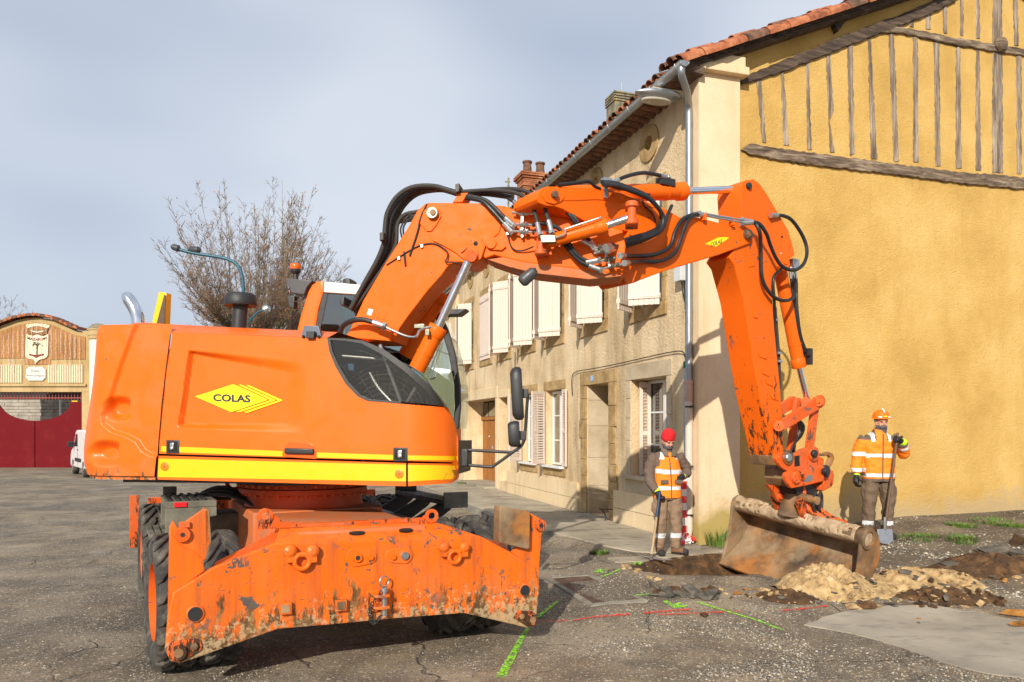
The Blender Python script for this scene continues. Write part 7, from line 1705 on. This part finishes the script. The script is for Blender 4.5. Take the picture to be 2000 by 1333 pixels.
# pickaxe: leans from the hand to the ground
pick = thing('pickaxe', 'pickaxe with blue-taped grip and wooden shaft held by the beanie worker', 'pickaxe', gpix(1272, 1098))
Rz1 = Matrix.Rotation(R(8), 4, 'Z'); htop = W1+(Rz1 @ ((HND1+Vector((.005,-.035,.05)))*.96)); hb = gpix(1272, 1096)+ZZ*.05
m = MB(); m.tube([htop.lerp(hb, t) for t in (.40, .7, 1.0)], [.016, .017, .020], 12); m.build('shaft', m_wood('ash handle', (.30, .20, .10), (.45, .32, .18), (.55, .42, .26)), pick)
m = MB(); m.tube([htop.lerp(hb, t) for t in (0, .02, .2, .40)], [.014, .018, .0175, .018], 12); m.build('grip', plain('dark blue grip', (.01, .035, .085), .5), pick)
m = MB(); c = hb; xx = Vector((1,-.12,0)).normalized(); P_ = spline([c-xx*.21+ZZ*.055, c-xx*.11+ZZ*.012, c-ZZ*.008, c+xx*.12-ZZ*.028, c+xx*.26-ZZ*.03], 5); m.tube(P_, [.006+.012*math.sin(math.pi*i/(len(P_)-1)) for i in range(len(P_))], 8); m.tube([c-ZZ*.035, c+ZZ*.04], [.028, .026], 10); m.build('pick_head', plain('worn forged steel', (.16, .13, .11), .6, .4, var=.3), pick); w1.scale = (.965, .965, .955)

# --- worker with the orange helmet, shovel in one hand
W2 = gpix(1716, 1052); w2 = person('worker in orange helmet and hi-vis jacket holding a shovel by the ochre wall', W2, R(-4))
m = MB()
rings(m, [(0,0,.86,.13,.09), (0,0,.98,.145,.10), (0,.005,1.15,.135,.09), (0,.01,1.32,.16,.10), (0,.015,1.42,.13,.085), (0,.02,1.48,.06,.06)])
limb(m, [(0,.02,1.44), (0,.01,1.52), (0,0,1.58)], [.062, .056, .056]); limb(m, [(.09,0,.90), (.11,-.02,.5), (.11,.03,.1)], [.085, .06, .045]); limb(m, [(-.09,0,.90), (-.12,-.02,.5), (-.14,.02,.1)], [.085, .06, .045])
limb(m, [(-.17,.015,1.41), (-.275,.02,1.13), (-.315,-.05,.88)], [.055, .045, .034]); limb(m, [(.17,.015,1.41), (.33,.02,1.20), (.20,-.20,1.40)], [.055, .045, .034])
HC2 = Vector((.03,-.015,1.63)); P2 = head(m, HC2, R(4), R(3)); finish(remesh(m, .012, 4), 'body', [SKIN], w2)
m = MB()
rings(m, [(0,.01,.84,.17,.118), (0,.01,.92,.178,.122), (0,.01,1.0,.165,.115)])
limb(m, [(.095,.0,.90), (.112,-.01,.72), (.125,-.02,.48), (.12,.0,.26), (.115,.02,.10)], [.108, .106, .09, .08, .08]); limb(m, [(-.095,.0,.90), (-.12,-.02,.72), (-.14,-.03,.48), (-.145,.0,.26), (-.14,.02,.10)], [.108, .106, .09, .08, .08])
for sd in (-1, 1): limb(m, [(sd*.19,-.01,.74), (sd*.2,-.01,.60)], [.045, .05])
finish(remesh(m, .013, 5), 'trousers', [BROWN_T, BAND], w2, lambda c: 1 if .195 < c.z < .25 else 0, .018, (12, 12, 10), 3)
m = MB()
rings(m, [(0,.01,.80,.215,.15), (0,.01,.86,.222,.155), (0,.01,1.0,.212,.15), (0,.01,1.18,.21,.145), (0,.01,1.34,.215,.14), (0,.015,1.43,.18,.12), (0,.015,1.49,.095,.095)], e=2.5)
limb(m, [(-.17,.02,1.40), (-.235,.02,1.30), (-.285,.02,1.12), (-.305,-.02,.99), (-.318,-.05,.90)], [.092, .086, .078, .07, .062]); limb(m, [(.17,.02,1.40), (.255,.02,1.32), (.345,.02,1.20), (.31,-.08,1.265), (.25,-.15,1.345)], [.092, .086, .084, .074, .06])
limb(m, [(0,.015,1.46), (.005,.0,1.53)], [.092, .09])
def cls2(c):
    if abs(c.x) < .20 or (c.z < .88 and abs(c.x) < .235):
        if c.z < .845: return 2
        if .865 < c.z < .92 or 1.14 < c.z < 1.195: return 1
        if c.z > 1.365 and .085 < abs(c.x) < .135: return 1
        if c.z > 1.385 and abs(c.x) > .07: return 2
    elif c.x < -.20:
        if c.z < .935: return 2
        if .945 < c.z < .99 or 1.16 < c.z < 1.215: return 1
        if c.z > 1.39: return 2
    else:
        if c.z > 1.37 and c.y > -.05: return 2
        if c.y < -.05:
            d = (c-Vector((.31,-.08,1.265))).dot(Vector((-.06,-.07,.08)).normalized())
            if d > .075: return 2
            if .02 < d < .065: return 1
        elif abs(c.z-1.235-(.0)) < .022 and c.x > .28: return 1
    return 0
finish(remesh(m, .012, 4), 'jacket', [HI_O, BAND, BROWN_F], w2, cls2, .015, (9, 9, 13), 7)
m = MB(); m.tube([(.0,-.142,.81), (.0,-.146,1.0), (.005,-.142,1.2), (.01,-.135,1.36), (.02,-.11,1.47)], .008, 6); m.build('zip', ZIP, w2)
m = MB(); m.tube([(.025,.0,1.49), (.027,-.01,1.54), (.03,-.022,1.59)], [.078, .080, .074], 20); b = MB(); b.ball((.03,-.045,1.565), .066, .075, .042); m.add(b.v, b.f); m.build('neck_warmer', GREY_K, w2)
m = MB(); b = MB(); b.lathe([(.122, .050), (.124, .054), (.119, .062), (.114, .085), (.105, .12), (.085, .152), (.05, .172), (.0, .18)], (0,.01,0), (0,0,1), 32)
Rm2 = Matrix.Rotation(R(4), 4, 'Z') @ Matrix.Rotation(R(3), 4, 'X')
for v in b.v:
    if v.z < .07: v.y *= (1.16 if v.y < 0 else 1.04)
m.add([HC2+(Rm2 @ v) for v in b.v], b.f); hel = m.build('helmet', HELMET, w2)
def hp(x, y, z): return HC2+(Rm2 @ Vector((x, y, z)))
m = MB(); m.tube([hp(0,-.02,.189), hp(0,-.06,.172), hp(0,-.092,.14)], .012, 6); 
for x in (-.062, .062): m.box(hp(x,-.098,.078), (.02,.012*(1 if x > 0 else -1),0), (0,.004,0), (.0,.004,.009))
m.build('helmet_sticker', BAND, w2)
m = MB(); m.prism([hp(-.034,-.118,.088), hp(0,-.120,.098), hp(.034,-.118,.088), hp(0,-.124,.078)], (0,-.003,.001)); m.build('helmet_badge', YELLOW_LOGO, w2)
m = MB()
for x in (-.034, .034): m.ball(P2(x, -.092, .012), .0095)
m.build('eyes', EYE_M, w2)
m = MB()
for x in (-.08, .08): m.ball(hp(x, .01, .03), .014, .03, .03)
m.build('hair', LENS, w2)
GR2 = Vector((.165,-.245,1.405)); glove(w2, GR2+Vector((.055,.05,-.035)), (-.075,-.03,.03), (-.4,-.5,0.), 1.15, side=-1, s=1.08); glove(w2, (-.322,-.055,.875), (-.02,-.03,-.10), (.6,.1,0), .55, side=-1)
boot(w2, (-.14,.02,0), (-.2,-1,0)); boot(w2, (.115,.02,0), (.25,-1,0))
sh = thing('shovel', 'shovel with brown shaft held upright by the helmeted worker', 'shovel', gpix(1730, 1055))
Rz2 = Matrix.Rotation(R(-4), 4, 'Z'); st_ = W2+(Rz2 @ (GR2+Vector((-.005,.0,.08)))); sb = W2+Vector((-.05,-.28,.17))
m = MB(); m.tube([st_, st_.lerp(sb, .5), sb], [.016, .017, .018], 12); m.build('shaft', plain('worn brown shaft', (.13, .075, .04), .55, var=.35, scale=12), sh)
m = MB(); m.tube([sb+ZZ*.16, sb, sb-ZZ*.02], [.021, .022, .02], 12); m.prism([sb+Vector(v) for v in ((-.10,-.01,-.0), (.10,-.01,-.0), (.105,-.03,-.15), (.06,-.04,-.19), (0,-.045,-.2), (-.06,-.04,-.19), (-.105,-.03,-.15))], (0,.006,0)); m.build('blade', plain('shovel steel', (.33, .34, .37), .4, .8), sh, bevel=.002)
origin_of = _origin_of
# ---------------------------------------------------------------- gateway at the end of the square
GT = Pl((0., 36.), (1., 0.))
def gp(u, v, o=0.): return GT.px(u, v, o)
GOLD = m_plaster('golden render', (.38, .265, .115), (.46, .325, .15), (.52, .375, .19), (.32, .215, .085), .3, 8)
WOODP = m_plaster('terracotta boarding', (.34, .165, .06), (.42, .21, .08), (.48, .26, .11), (.26, .12, .045), .3, 8)
gate = thing('gateway', 'golden gateway building with curved tiled top and crest at the end of the square', 'building', gp(70, 915))
arc = [(-90,668),(-60,660),(-30,650),(0,637),(30,626),(55,621),(75,620),(100,624),(125,635),(145,644),(165,647),(180,647)]
m = MB(); m.plate(GT, arc+[(180,766),(-90,766)], -.5, 0.); m.build('wall', GOLD, gate, bevel=.02)
m = MB(); m.plate(GT, [(159.5,766),(180,766),(180,921),(159.5,921)], -.5, 0.); m.build('gate_pier', GOLD, gate, bevel=.02)
m = MB(); m.plate(GT, [(-90,750),(167,750),(167,755),(-90,755)], -.02, .10); m.build('lintel_band', GOLD, gate, bevel=.02)
# boarded field, board by board
def arc_v(u):
    for (a, b), (c, d) in zip(arc, arc[1:]):
        if a <= u <= c: return b+(d-b)*(u-a)/(c-a)
    return 648
for i in range(27):
    u0 = -62+i*8.48; u1 = u0+8.1; vb = 712 if 47 < (u0+u1)/2 < 95 else (702 if u0 > 60 else 700)
    m = MB(); m.plate(GT, [(u0, arc_v(u0)+10.5), (u1, arc_v(u1)+10.5), (u1, vb), (u0, vb)], -.01, .035); m.build('board', WOODP, gate, bevel=.008)
for i in range(20):
    a, b = 6+i*9.0-30, 15+i*9.0-30; p = (a+b)/2
    if p > 181: break
    tv = arc_v(p); c = gp(p, tv-2, .05); m = MB(); sl_ = (arc_v(p+4)-arc_v(p-4))/8
    n = 6; vs = []
    for y_ in (.25, -.75):
        for k in range(n): a_ = math.pi*k/(n-1); vs.append(c+Vector((math.cos(a_)*.13, -y_, math.sin(a_)*.14-math.cos(a_)*.13*sl_)))
    m.add(vs, [(k, k+1, n+k+1, n+k) for k in range(n-1)]+[tuple(range(n))]); m.build('roof_tile', TILE if i % 3 else TILE_OLD, gate)
# crest: crown, shield, tree; the lettering follows the shield's top
CREAM = plain('cream crest', (.74, .62, .44), .7); DKB = plain('dark brown paint', (.07, .03, .012), .7); MAR = plain('maroon paint', (.20, .02, .012), .7)
def zc_(p): return (40+p[0]/14.03, 625+p[1]/14.03)
def cplate(poly, o0, o1, mat, name, par=gate): m = MB(); m.plate(GT, [zc_(p) for p in poly], o0, o1); return m.build(name, mat, par)
shield = cplate([(165,380),(230,425),(330,440),(400,420),(460,400),(530,430),(630,450),(720,420),(765,385),(755,700),(745,960),(715,1020),(640,1065),(520,1090),(460,1140),(400,1215),(385,1130),(340,1085),(230,1070),(150,1020),(130,960),(140,700)], .0, .10, CREAM, 'shield')
cplate([(240,560),(280,580),(430,590),(650,580),(640,900),(625,975),(520,990),(420,1040),(340,985),(240,970),(225,930)], .10, .11, plain('pale field', (.76, .62, .42), .7), 'shield_field', shield)
cplate([(228,920),(320,950),(420,960),(520,945),(635,925),(625,975),(500,1000),(420,1045),(330,990),(240,975)], .112, .125, MAR, 'crest_ground', shield)
cplate([(425,960),(435,820),(430,700),(455,640),(475,700),(460,800),(455,960)], .112, .14, DKB, 'crest_trunk', shield)
rnd = random.Random(3)
for k in range(16):
    a = rnd.uniform(.2, 2.9); r_ = rnd.uniform(60, 160); cu, cv_ = 450+math.cos(a)*r_, 720-math.sin(a)*r_*.75; q = 22; cplate([(cu-q,cv_),(cu-q*.3,cv_-q),(cu+q,cv_-q*.4),(cu+q*.6,cv_+q*.7),(cu-q*.5,cv_+q)], .112, .13, plain('grey green', (.22, .23, .16), .7) if k == 0 else bpy.data.materials['grey green'], 'crest_leaf', shield)
cplate([(175,230),(300,270),(450,280),(620,270),(765,220),(720,360),(620,415),(450,420),(300,410),(190,370)], .0, .09, plain('brown crown', (.22, .10, .03), .7), 'crown', gate)
cplate([(150,160),(180,240),(300,190),(450,170),(600,190),(750,235),(805,165),(720,130),(600,110),(450,100),(300,110),(190,130)], .0, .07, CREAM, 'crown_rim', gate)
for k in range(6): cu = 190+k*100; cplate([(cu-22,150-abs(k-2.5)*-4),(cu-22,95+abs(k-2.5)*8),(cu+22,92+abs(k-2.5)*8),(cu+22,150)], .0, .085, CREAM, 'crown_tooth', gate)
cplate([(250,275),(450,320),(640,285),(600,335),(450,350),(320,330)], .092, .10, CREAM, 'crown_opening', gate)
text_on(text_mesh('MAZAKUM', 1., MAR, 'crest_letters', 0., .02), zc_((185,490)), zc_((705,500)), 5.2, lambda u, v: gp(u, v+3.*(1-((u-71.5)/18.5)**2), .115), shield, origin_of(shield))
pl_ = [(201,1330),(210,1300)]
m = MB(); m.plate(GT, [(50.5,721.5),(53.5,720),(55.5,716.5),(84,716.5),(86,720),(89,721),(89,739),(86,740.5),(83.5,744),(55,744),(53,740.5),(50,739)], .0, .06); plq = m.build('plaque', plain('grey stone plaque', (.50, .54, .52), .6, var=.1), gate, bevel=.01)
text_on(text_mesh('Dubix', 1., plain('faded red ink', (.32, .16, .12), .7), 'plaque_letters', 0., .0), (61,724.5), (77,725.5), 3.6, lambda u, v: gp(u, v, .066), plq, origin_of(plq)); text_on(text_mesh('Roque', 1., bpy.data.materials['faded red ink'], 'plaque_letters', 0., .0), (52.5,733.5), (65.5,734), 3.4, lambda u, v: gp(u, v, .066), plq, origin_of(plq)); text_on(text_mesh('Savignan', 1., bpy.data.materials['faded red ink'], 'plaque_letters', 0., .0), (67.5,734), (86.5,734.5), 3.4, lambda u, v: gp(u, v, .066), plq, origin_of(plq))
# ribbed panels, pale green and pink
RIB = plain('pale green rib', (.62, .66, .42), .5); PINK = plain('pink ground', (.62, .36, .26), .7)
for a, b in ((-60, 43.5), (93.5, 162.5)):
    m = MB(); m.plate(GT, [(a,712.5),(b,712.5),(b,748),(a,748)], .0, .03); pn_ = m.build('ribbed_panel', PINK, gate)
    n = round((b-a)/4.75)
    for i in range(n): u = a+(i+.5)*(b-a)/n; m = MB(); m.tube([gp(u, 713, .04), gp(u, 748, .04)], .034, 8); m.build('rib', RIB, pn_)
# icicle lights
for i in range(22):
    u = -40+i*9.3; top = 630+abs(u-74)*.36 if abs(u-74) < 100 else 662; m = MB(); l_ = 60+20*math.sin(i*2.1); P_ = [gp(u+math.sin(k*1.9+i)*.6, top+k*l_/8, .13) for k in range(9)]; m.tube(P_, .006, 4)
    for p in P_[1:]: m.box(p, (.011,0,0), (0,.011,0), (0,0,.014))
    m.build('light_string', plain('white light string', (.75, .68, .66), .5) if i == 0 else bpy.data.materials['white light string'], gate)
# opening: red bars, plank store behind, two leaves with a scooped top
m = MB(); m.plate(GT, [(-90,762),(180,762),(180,921),(-90,921)], -5.05, -5.0); m.build('inner_wall', plain('dark store', (.035, .03, .028), .9), gate)
PLK = m_soil('bleached planks', (.24, .21, .17), (.36, .32, .26), (.46, .42, .35), 1.5)
for i in range(7):
    v0 = 781+i*6.4
    for k in range(5): u0 = -60+k*48+(i % 2)*21; m = MB(); m.plate(GT, [(u0,v0),(u0+47.3,v0),(u0+47.3,v0+5.8),(u0,v0+5.8)], -4.9, -4.7+random.uniform(-.03,.03)); m.build('stacked_plank', PLK, gate)
m = MB(); m.plate(GT, [(115.5,781),(117.5,781),(117.5,812),(115.5,812)], -4.6, -4.5); m.build('prop', WINDOW_PAINT, gate)
BARS = plain('red iron', (.26, .045, .03), .6)
m = MB(); m.plate(GT, [(-90,776.5),(160,776.5),(160,778.5),(-90,778.5)], -.32, -.26); m.build('bar_rail', BARS, gate)
for i in range(38): u = -72+i*6.2; m = MB(); m.plate(GT, [(u,766),(u+1.1,766),(u+1.1,781),(u,781)], -.30, -.27); m.build('bar', BARS, gate)
t = NT('dark red gate paint'); RED_G = t.set(t.mix(t.ramp(t.noise(1.6, 4, .7), (.5, 0.), (.8, .5)), (.14, .002, .006), (.22, .02, .02)), .75, Specular_IOR_Level=.2)
def scoop(u):
    k = (u-68)/70.; return 785+37*(1-min(k*k, 1))**.5 if abs(k) < 1 else 785
for us in ([-60,-40,-20,-5,0,8,16,26,36,46,56,67.3], [69,80,92,102,112,120,127,132,136,138,150,159.3]):
    m = MB(); m.plate(GT, [(u, scoop(u)) for u in us]+[(us[-1],914.5),(us[0],916)], -.34, -.26); m.build('gate_leaf', RED_G, gate, bevel=.01)
m = MB(); m.plate(GT, [(140,783),(151,783),(151,785),(140,785)], -.36, -.30); m.build('yellow_block', YELLOW, gate)
# column beside the gate
colm = thing('column', 'round pale column with domed capital beside the golden gateway', 'column', gp(192, 919, .6))
c = gp(192, 919, .6); k_ = c.y/1500
m = MB(); n = 26; vs = []
for z in (0.05, 6.0):
    for i in range(n): a = 2*math.pi*i/n; r_ = .36 if i % 2 else .335; vs.append(c+Vector((math.cos(a)*r_, math.sin(a)*r_, z)))
m.add(vs, [(i, (i+1) % n, n+(i+1) % n, n+i) for i in range(n)]); m.build('shaft', plain('pale green white shaft', (.66, .66, .55), .7, var=.1, scale=3), colm)
m = MB(); m.lathe([(.36, 6.0), (.40, 6.05), (.40, 6.18), (.43, 6.2), (.43, 6.42), (.47, 6.43), (.47, 6.50), (.40, 6.56), (.26, 6.70), (.0, 6.76)], c, ZZ, 28); m.build('capital', GOLD, colm)
m = MB(); m.lathe([(.48, 6.495), (.40, 6.575), (.26, 6.715), (.0, 6.78)], c, ZZ, 28); m.build('capital_moss', LICHEN, colm)
m = MB(); m.lathe([(.42, 0), (.42, 1.55), (.37, 1.6)], c, ZZ, 28); m.build('base', GOLD, colm)

# ---------------------------------------------------------------- white van parked by the gate
van = thing('van', 'white delivery van parked in front of the red gate', 'van', (-16.7, 30.2, 0))
hd = Vector((-.60, .80, 0)).normalized(); ls_ = Vector((-hd.y, hd.x, 0)); ls_ = ls_ if ls_.y < 0 else -ls_       # heading; side towards the road
VO = Vector((-17.1, 30.25, 0))
def vq(x, y, z): return VO+hd*x+ls_*y+ZZ*z
VW = plain('white van paint', (.74, .73, .71), .3, var=.03); VG = plain('van window', (.02, .03, .03), .1)
vp = [(-2.0,.32),(-2.05,.6),(-2.0,1.2),(-1.9,1.72),(-1.7,1.80),(.35,1.80),(.62,1.74),(1.25,1.12),(1.85,.98),(2.05,.80),(2.1,.45),(2.0,.30)]
m = MB(); m.prism([vq(x, .0, z) for x, z in vp], -ls_*1.70); body = m.build('body', VW, van, bevel=.06)
m = MB(); m.prism([vq(x, .006, z) for x, z in ((.10,1.14),(.10,1.64),(.50,1.64),(1.02,1.14))], -ls_*.02); m.build('side_window', VG, van, bevel=.005)
m = MB(); m.prism([vq(.63,-.12,1.70), vq(.63,-1.58,1.70), vq(1.23,-1.62,1.14), vq(1.23,-.08,1.14)], hd*.02+ZZ*.02); m.build('windscreen', VG, van)
m = MB(); m.box(vq(-.1,.01,.62), hd*.75, ls_*.02, (0,0,.07)); m.build('side_strip', BLACK, van, bevel=.01)
m = MB(); m.box(vq(.0,.015,1.02), hd*.07, ls_*.015, (0,0,.018)); m.build('door_handle', BLACK, van, bevel=.005)
m = MB(); m.box(vq(.92,.14,1.22), hd*.07, ls_*.11, (0,0,.11)); m.build('mirror', BLACK, van, bevel=.03)
m = MB(); m.box(vq(2.0,-.2,.78), hd*.08, ls_*.18, (0,0,.09)); m.build('headlight', STEEL, van, bevel=.03)
sm_ = MB(); sm_.box(vq(.06,.004,1.0), hd*.004, ls_*.004, (0,0,.6)); sm_.build('door_seam', SEAM, van)
for x in (1.35, -1.35):
    for y in (-.02, -1.68):
        m = MB(); m.lathe([(.18, -.11), (.30, -.10), (.315, -.06), (.315, .06), (.30, .10), (.18, .11)], vq(x, y-.08 if y > -1 else y+.08, .315), ls_, 24); wh = m.build('wheel', TYRE, van)
        m = MB(); m.lathe([(.19, .0), (.18, .03), (.06, .04), (.0, .04)], vq(x, (y-.08 if y > -1 else y+.08)+(.09 if y > -1 else -.09), .315), ls_ if y > -1 else -ls_, 18); m.build('hubcap', STEEL, wh)

# ---------------------------------------------------------------- street lamp and bare plane trees
BLUE = plain('teal blue lamp paint', (.01, .085, .13), .4)
SLp = 28.
def lp(u, v): return pix(u, v, SLp)
lampp = thing('street_lamp', 'teal blue street lamp with a curved arm behind the excavator', 'street lamp', (lp(478, 800).x, SLp, 0))
b0 = lp(478, 800); m = MB(); m.tube([Vector((b0.x, SLp, 0)), Vector((b0.x, SLp, 3)), lp(477, 640)], [.09, .085, .075], 14); m.build('post', BLUE, lampp)
m = MB(); m.tube(spline([lp(477,645), lp(476,590), lp(474,545), lp(465,520), lp(448,508), (lp(425,502)), lp(385,496), lp(362,491), lp(352,488)], 5), .06, 12); m.build('arm', BLUE, lampp)
for (a, b) in (((352,487),(334,481)), ((392,489),(368,487))):
    m = MB(); p, q = lp(*a), lp(*b); m.tube([p, p.lerp(q, .2), p.lerp(q, .8), q], [.05, .13, .11, .04], 12); hd_ = m.build('lamp_head', plain('dark lamp head', (.05, .055, .06), .45) if a[0] == 352 else bpy.data.materials['dark lamp head'], lampp)
m = MB(); m.prism([lp(334,484), lp(350,487), lp(348,490), lp(337,487)], (0,.2,0)); m.build('lamp_lens', STEEL, lampp)
m = MB(); m.tube(spline([lp(478,640), lp(490,624), lp(503,611), lp(517,605)], 5), .035, 8); m.build('low_arm', BLUE, lampp)
m = MB(); p, q = lp(513,607), lp(527,601); m.tube([p, p.lerp(q, .3), p.lerp(q, .8), q], [.05, .16, .15, .05], 12); m.build('lamp_head', STEEL, lampp)
BARK = m_soil('olive bark', (.08, .07, .035), (.17, .15, .075), (.27, .24, .14), 3.)
TWIG = plain('brown twig', (.25, .175, .115), .85, var=.3); LEAFB = plain('dry brown leaf', (.20, .085, .035), .8, var=.4, scale=30); LEAFO = plain('russet leaf', (.38, .14, .05), .8, var=.3, scale=30)
def bare_tree(name, loc, H, spread, z0, label, seed, shoots=95, group=None, density=1.):
    rnd = random.Random(seed); o = thing(name, label, 'tree', loc, 'bare plane trees beyond the square'); L_ = Vector(loc)
    tr = MB(); tr.tube(spline([L_, L_+ZZ*z0*.5+Vector((.1,0,0)), L_+ZZ*z0], 4), [.42-.14*i/8 for i in range(9)], 10)
    cr_ = MB(); lf = MB(); knobs = []
    for k in range(8):
        a = 2*math.pi*k/8+rnd.uniform(-.3, .3); r_ = spread*rnd.uniform(.12, .34); e = L_+Vector((math.cos(a)*r_, math.sin(a)*r_, z0+rnd.uniform(.2, 1.6)))
        P_ = spline([L_+ZZ*(z0-.25), (L_+ZZ*z0).lerp(e, .5)+ZZ*.2, e], 4); tr.tube(P_, [.2-.09*i/(len(P_)-1) for i in range(len(P_))], 7); knobs.append(e)
    tr.build('trunk', BARK, o)
    for i in range(shoots):
        a = rnd.uniform(0, 2*math.pi); kb = min(knobs, key=lambda q: (math.atan2(q.y-L_.y, q.x-L_.x)-a+math.pi) % (2*math.pi)-math.pi if False else abs(((math.atan2(q.y-L_.y, q.x-L_.x)-a+math.pi) % (2*math.pi))-math.pi)+rnd.uniform(0, .6))
        el = rnd.uniform(.0, 1.0)**1.3*math.pi/2; ln = (H-z0-1)*(.55+.45*math.sin(el)**1.2)*rnd.uniform(.75, 1.02)*(1 if el > .5 else spread/(H-z0)*1.0)
        d = Vector((math.cos(a)*math.cos(el)*spread/(H-z0)*1.5, math.sin(a)*math.cos(el)*spread/(H-z0)*1.5, math.sin(el)+.12)); d.normalize()
        p0 = kb+Vector((rnd.uniform(-.15,.15), rnd.uniform(-.15,.15), 0)); pts = [p0]; dd = d.copy()
        for s_ in range(5): dd = (dd+ZZ*.09+Vector((rnd.uniform(-.06,.06), rnd.uniform(-.06,.06), rnd.uniform(-.03,.03)))).normalized(); pts.append(pts[-1]+dd*ln/5)
        cr_.cur = 0; r0 = rnd.uniform(.012, .03); cr_.tube(pts, [r0*(1-.16*j) for j in range(5)]+[.006], 5, cap=False)
        for j in range(int(26*density)):
            t = rnd.uniform(.15, .98); q = t*5; b = min(int(q), 4); p = pts[b].lerp(pts[b+1], q-b); sd = Vector((rnd.gauss(0,1), rnd.gauss(0,1), rnd.gauss(0,.5))); td = (dd*.75+sd.normalized()*.75+ZZ*.15).normalized(); tl = rnd.uniform(.35, 1.15)*(1.15-t*.6)
            e = p+td*tl+ZZ*tl*.08; mid = p.lerp(e, .5)+Vector((rnd.uniform(-.05,.05),)*3); cr_.cur = 1; cr_.tube([p, mid, e], [.015, .011, .005], 3, cap=False)
            for g in range(2): e2 = mid+(td*.6+Vector((rnd.gauss(0,.6), rnd.gauss(0,.6), rnd.gauss(0,.4)))).normalized()*tl*.45; cr_.tube([mid, e2], [.008, .003], 3, cap=False)
            if rnd.random() < .75*(1.15-t):
                for g in range(rnd.randrange(1, 4)):
                    c = p.lerp(e, rnd.uniform(.3, 1))+Vector((rnd.gauss(0,.07), rnd.gauss(0,.07), rnd.gauss(0,.07))); u_ = Vector((rnd.gauss(0,1), rnd.gauss(0,1), rnd.gauss(0,1))).normalized()*.05; w_ = u_.orthogonal().normalized()*.04; lf.cur = rnd.randrange(2); lf.add([c-u_, c+w_, c+u_, c-w_+ZZ*.02], [(0,1,2,3)])
    cr_.build('crown', [BARK, TWIG], o, fix=False, angle=180); lf.build('dry_leaves', [LEAFB, LEAFO], o, fix=False)
    return o
bare_tree('plane_tree', (-14.75, 45, 0), 15.6, 7.0, 6.2, 'large bare plane tree rising behind the excavator hood', 4, 230)
bare_tree('plane_tree', (-40.5, 58, 0), 13.6, 6.0, 6.0, 'bare tree at the left edge behind the gateway roof', 9, 60, density=.7)
bare_tree('plane_tree', (-37.0, 60, 0), 11.2, 1.6, 6.0, 'slim bare treetop showing over the middle of the gateway', 12, 14, density=.6)
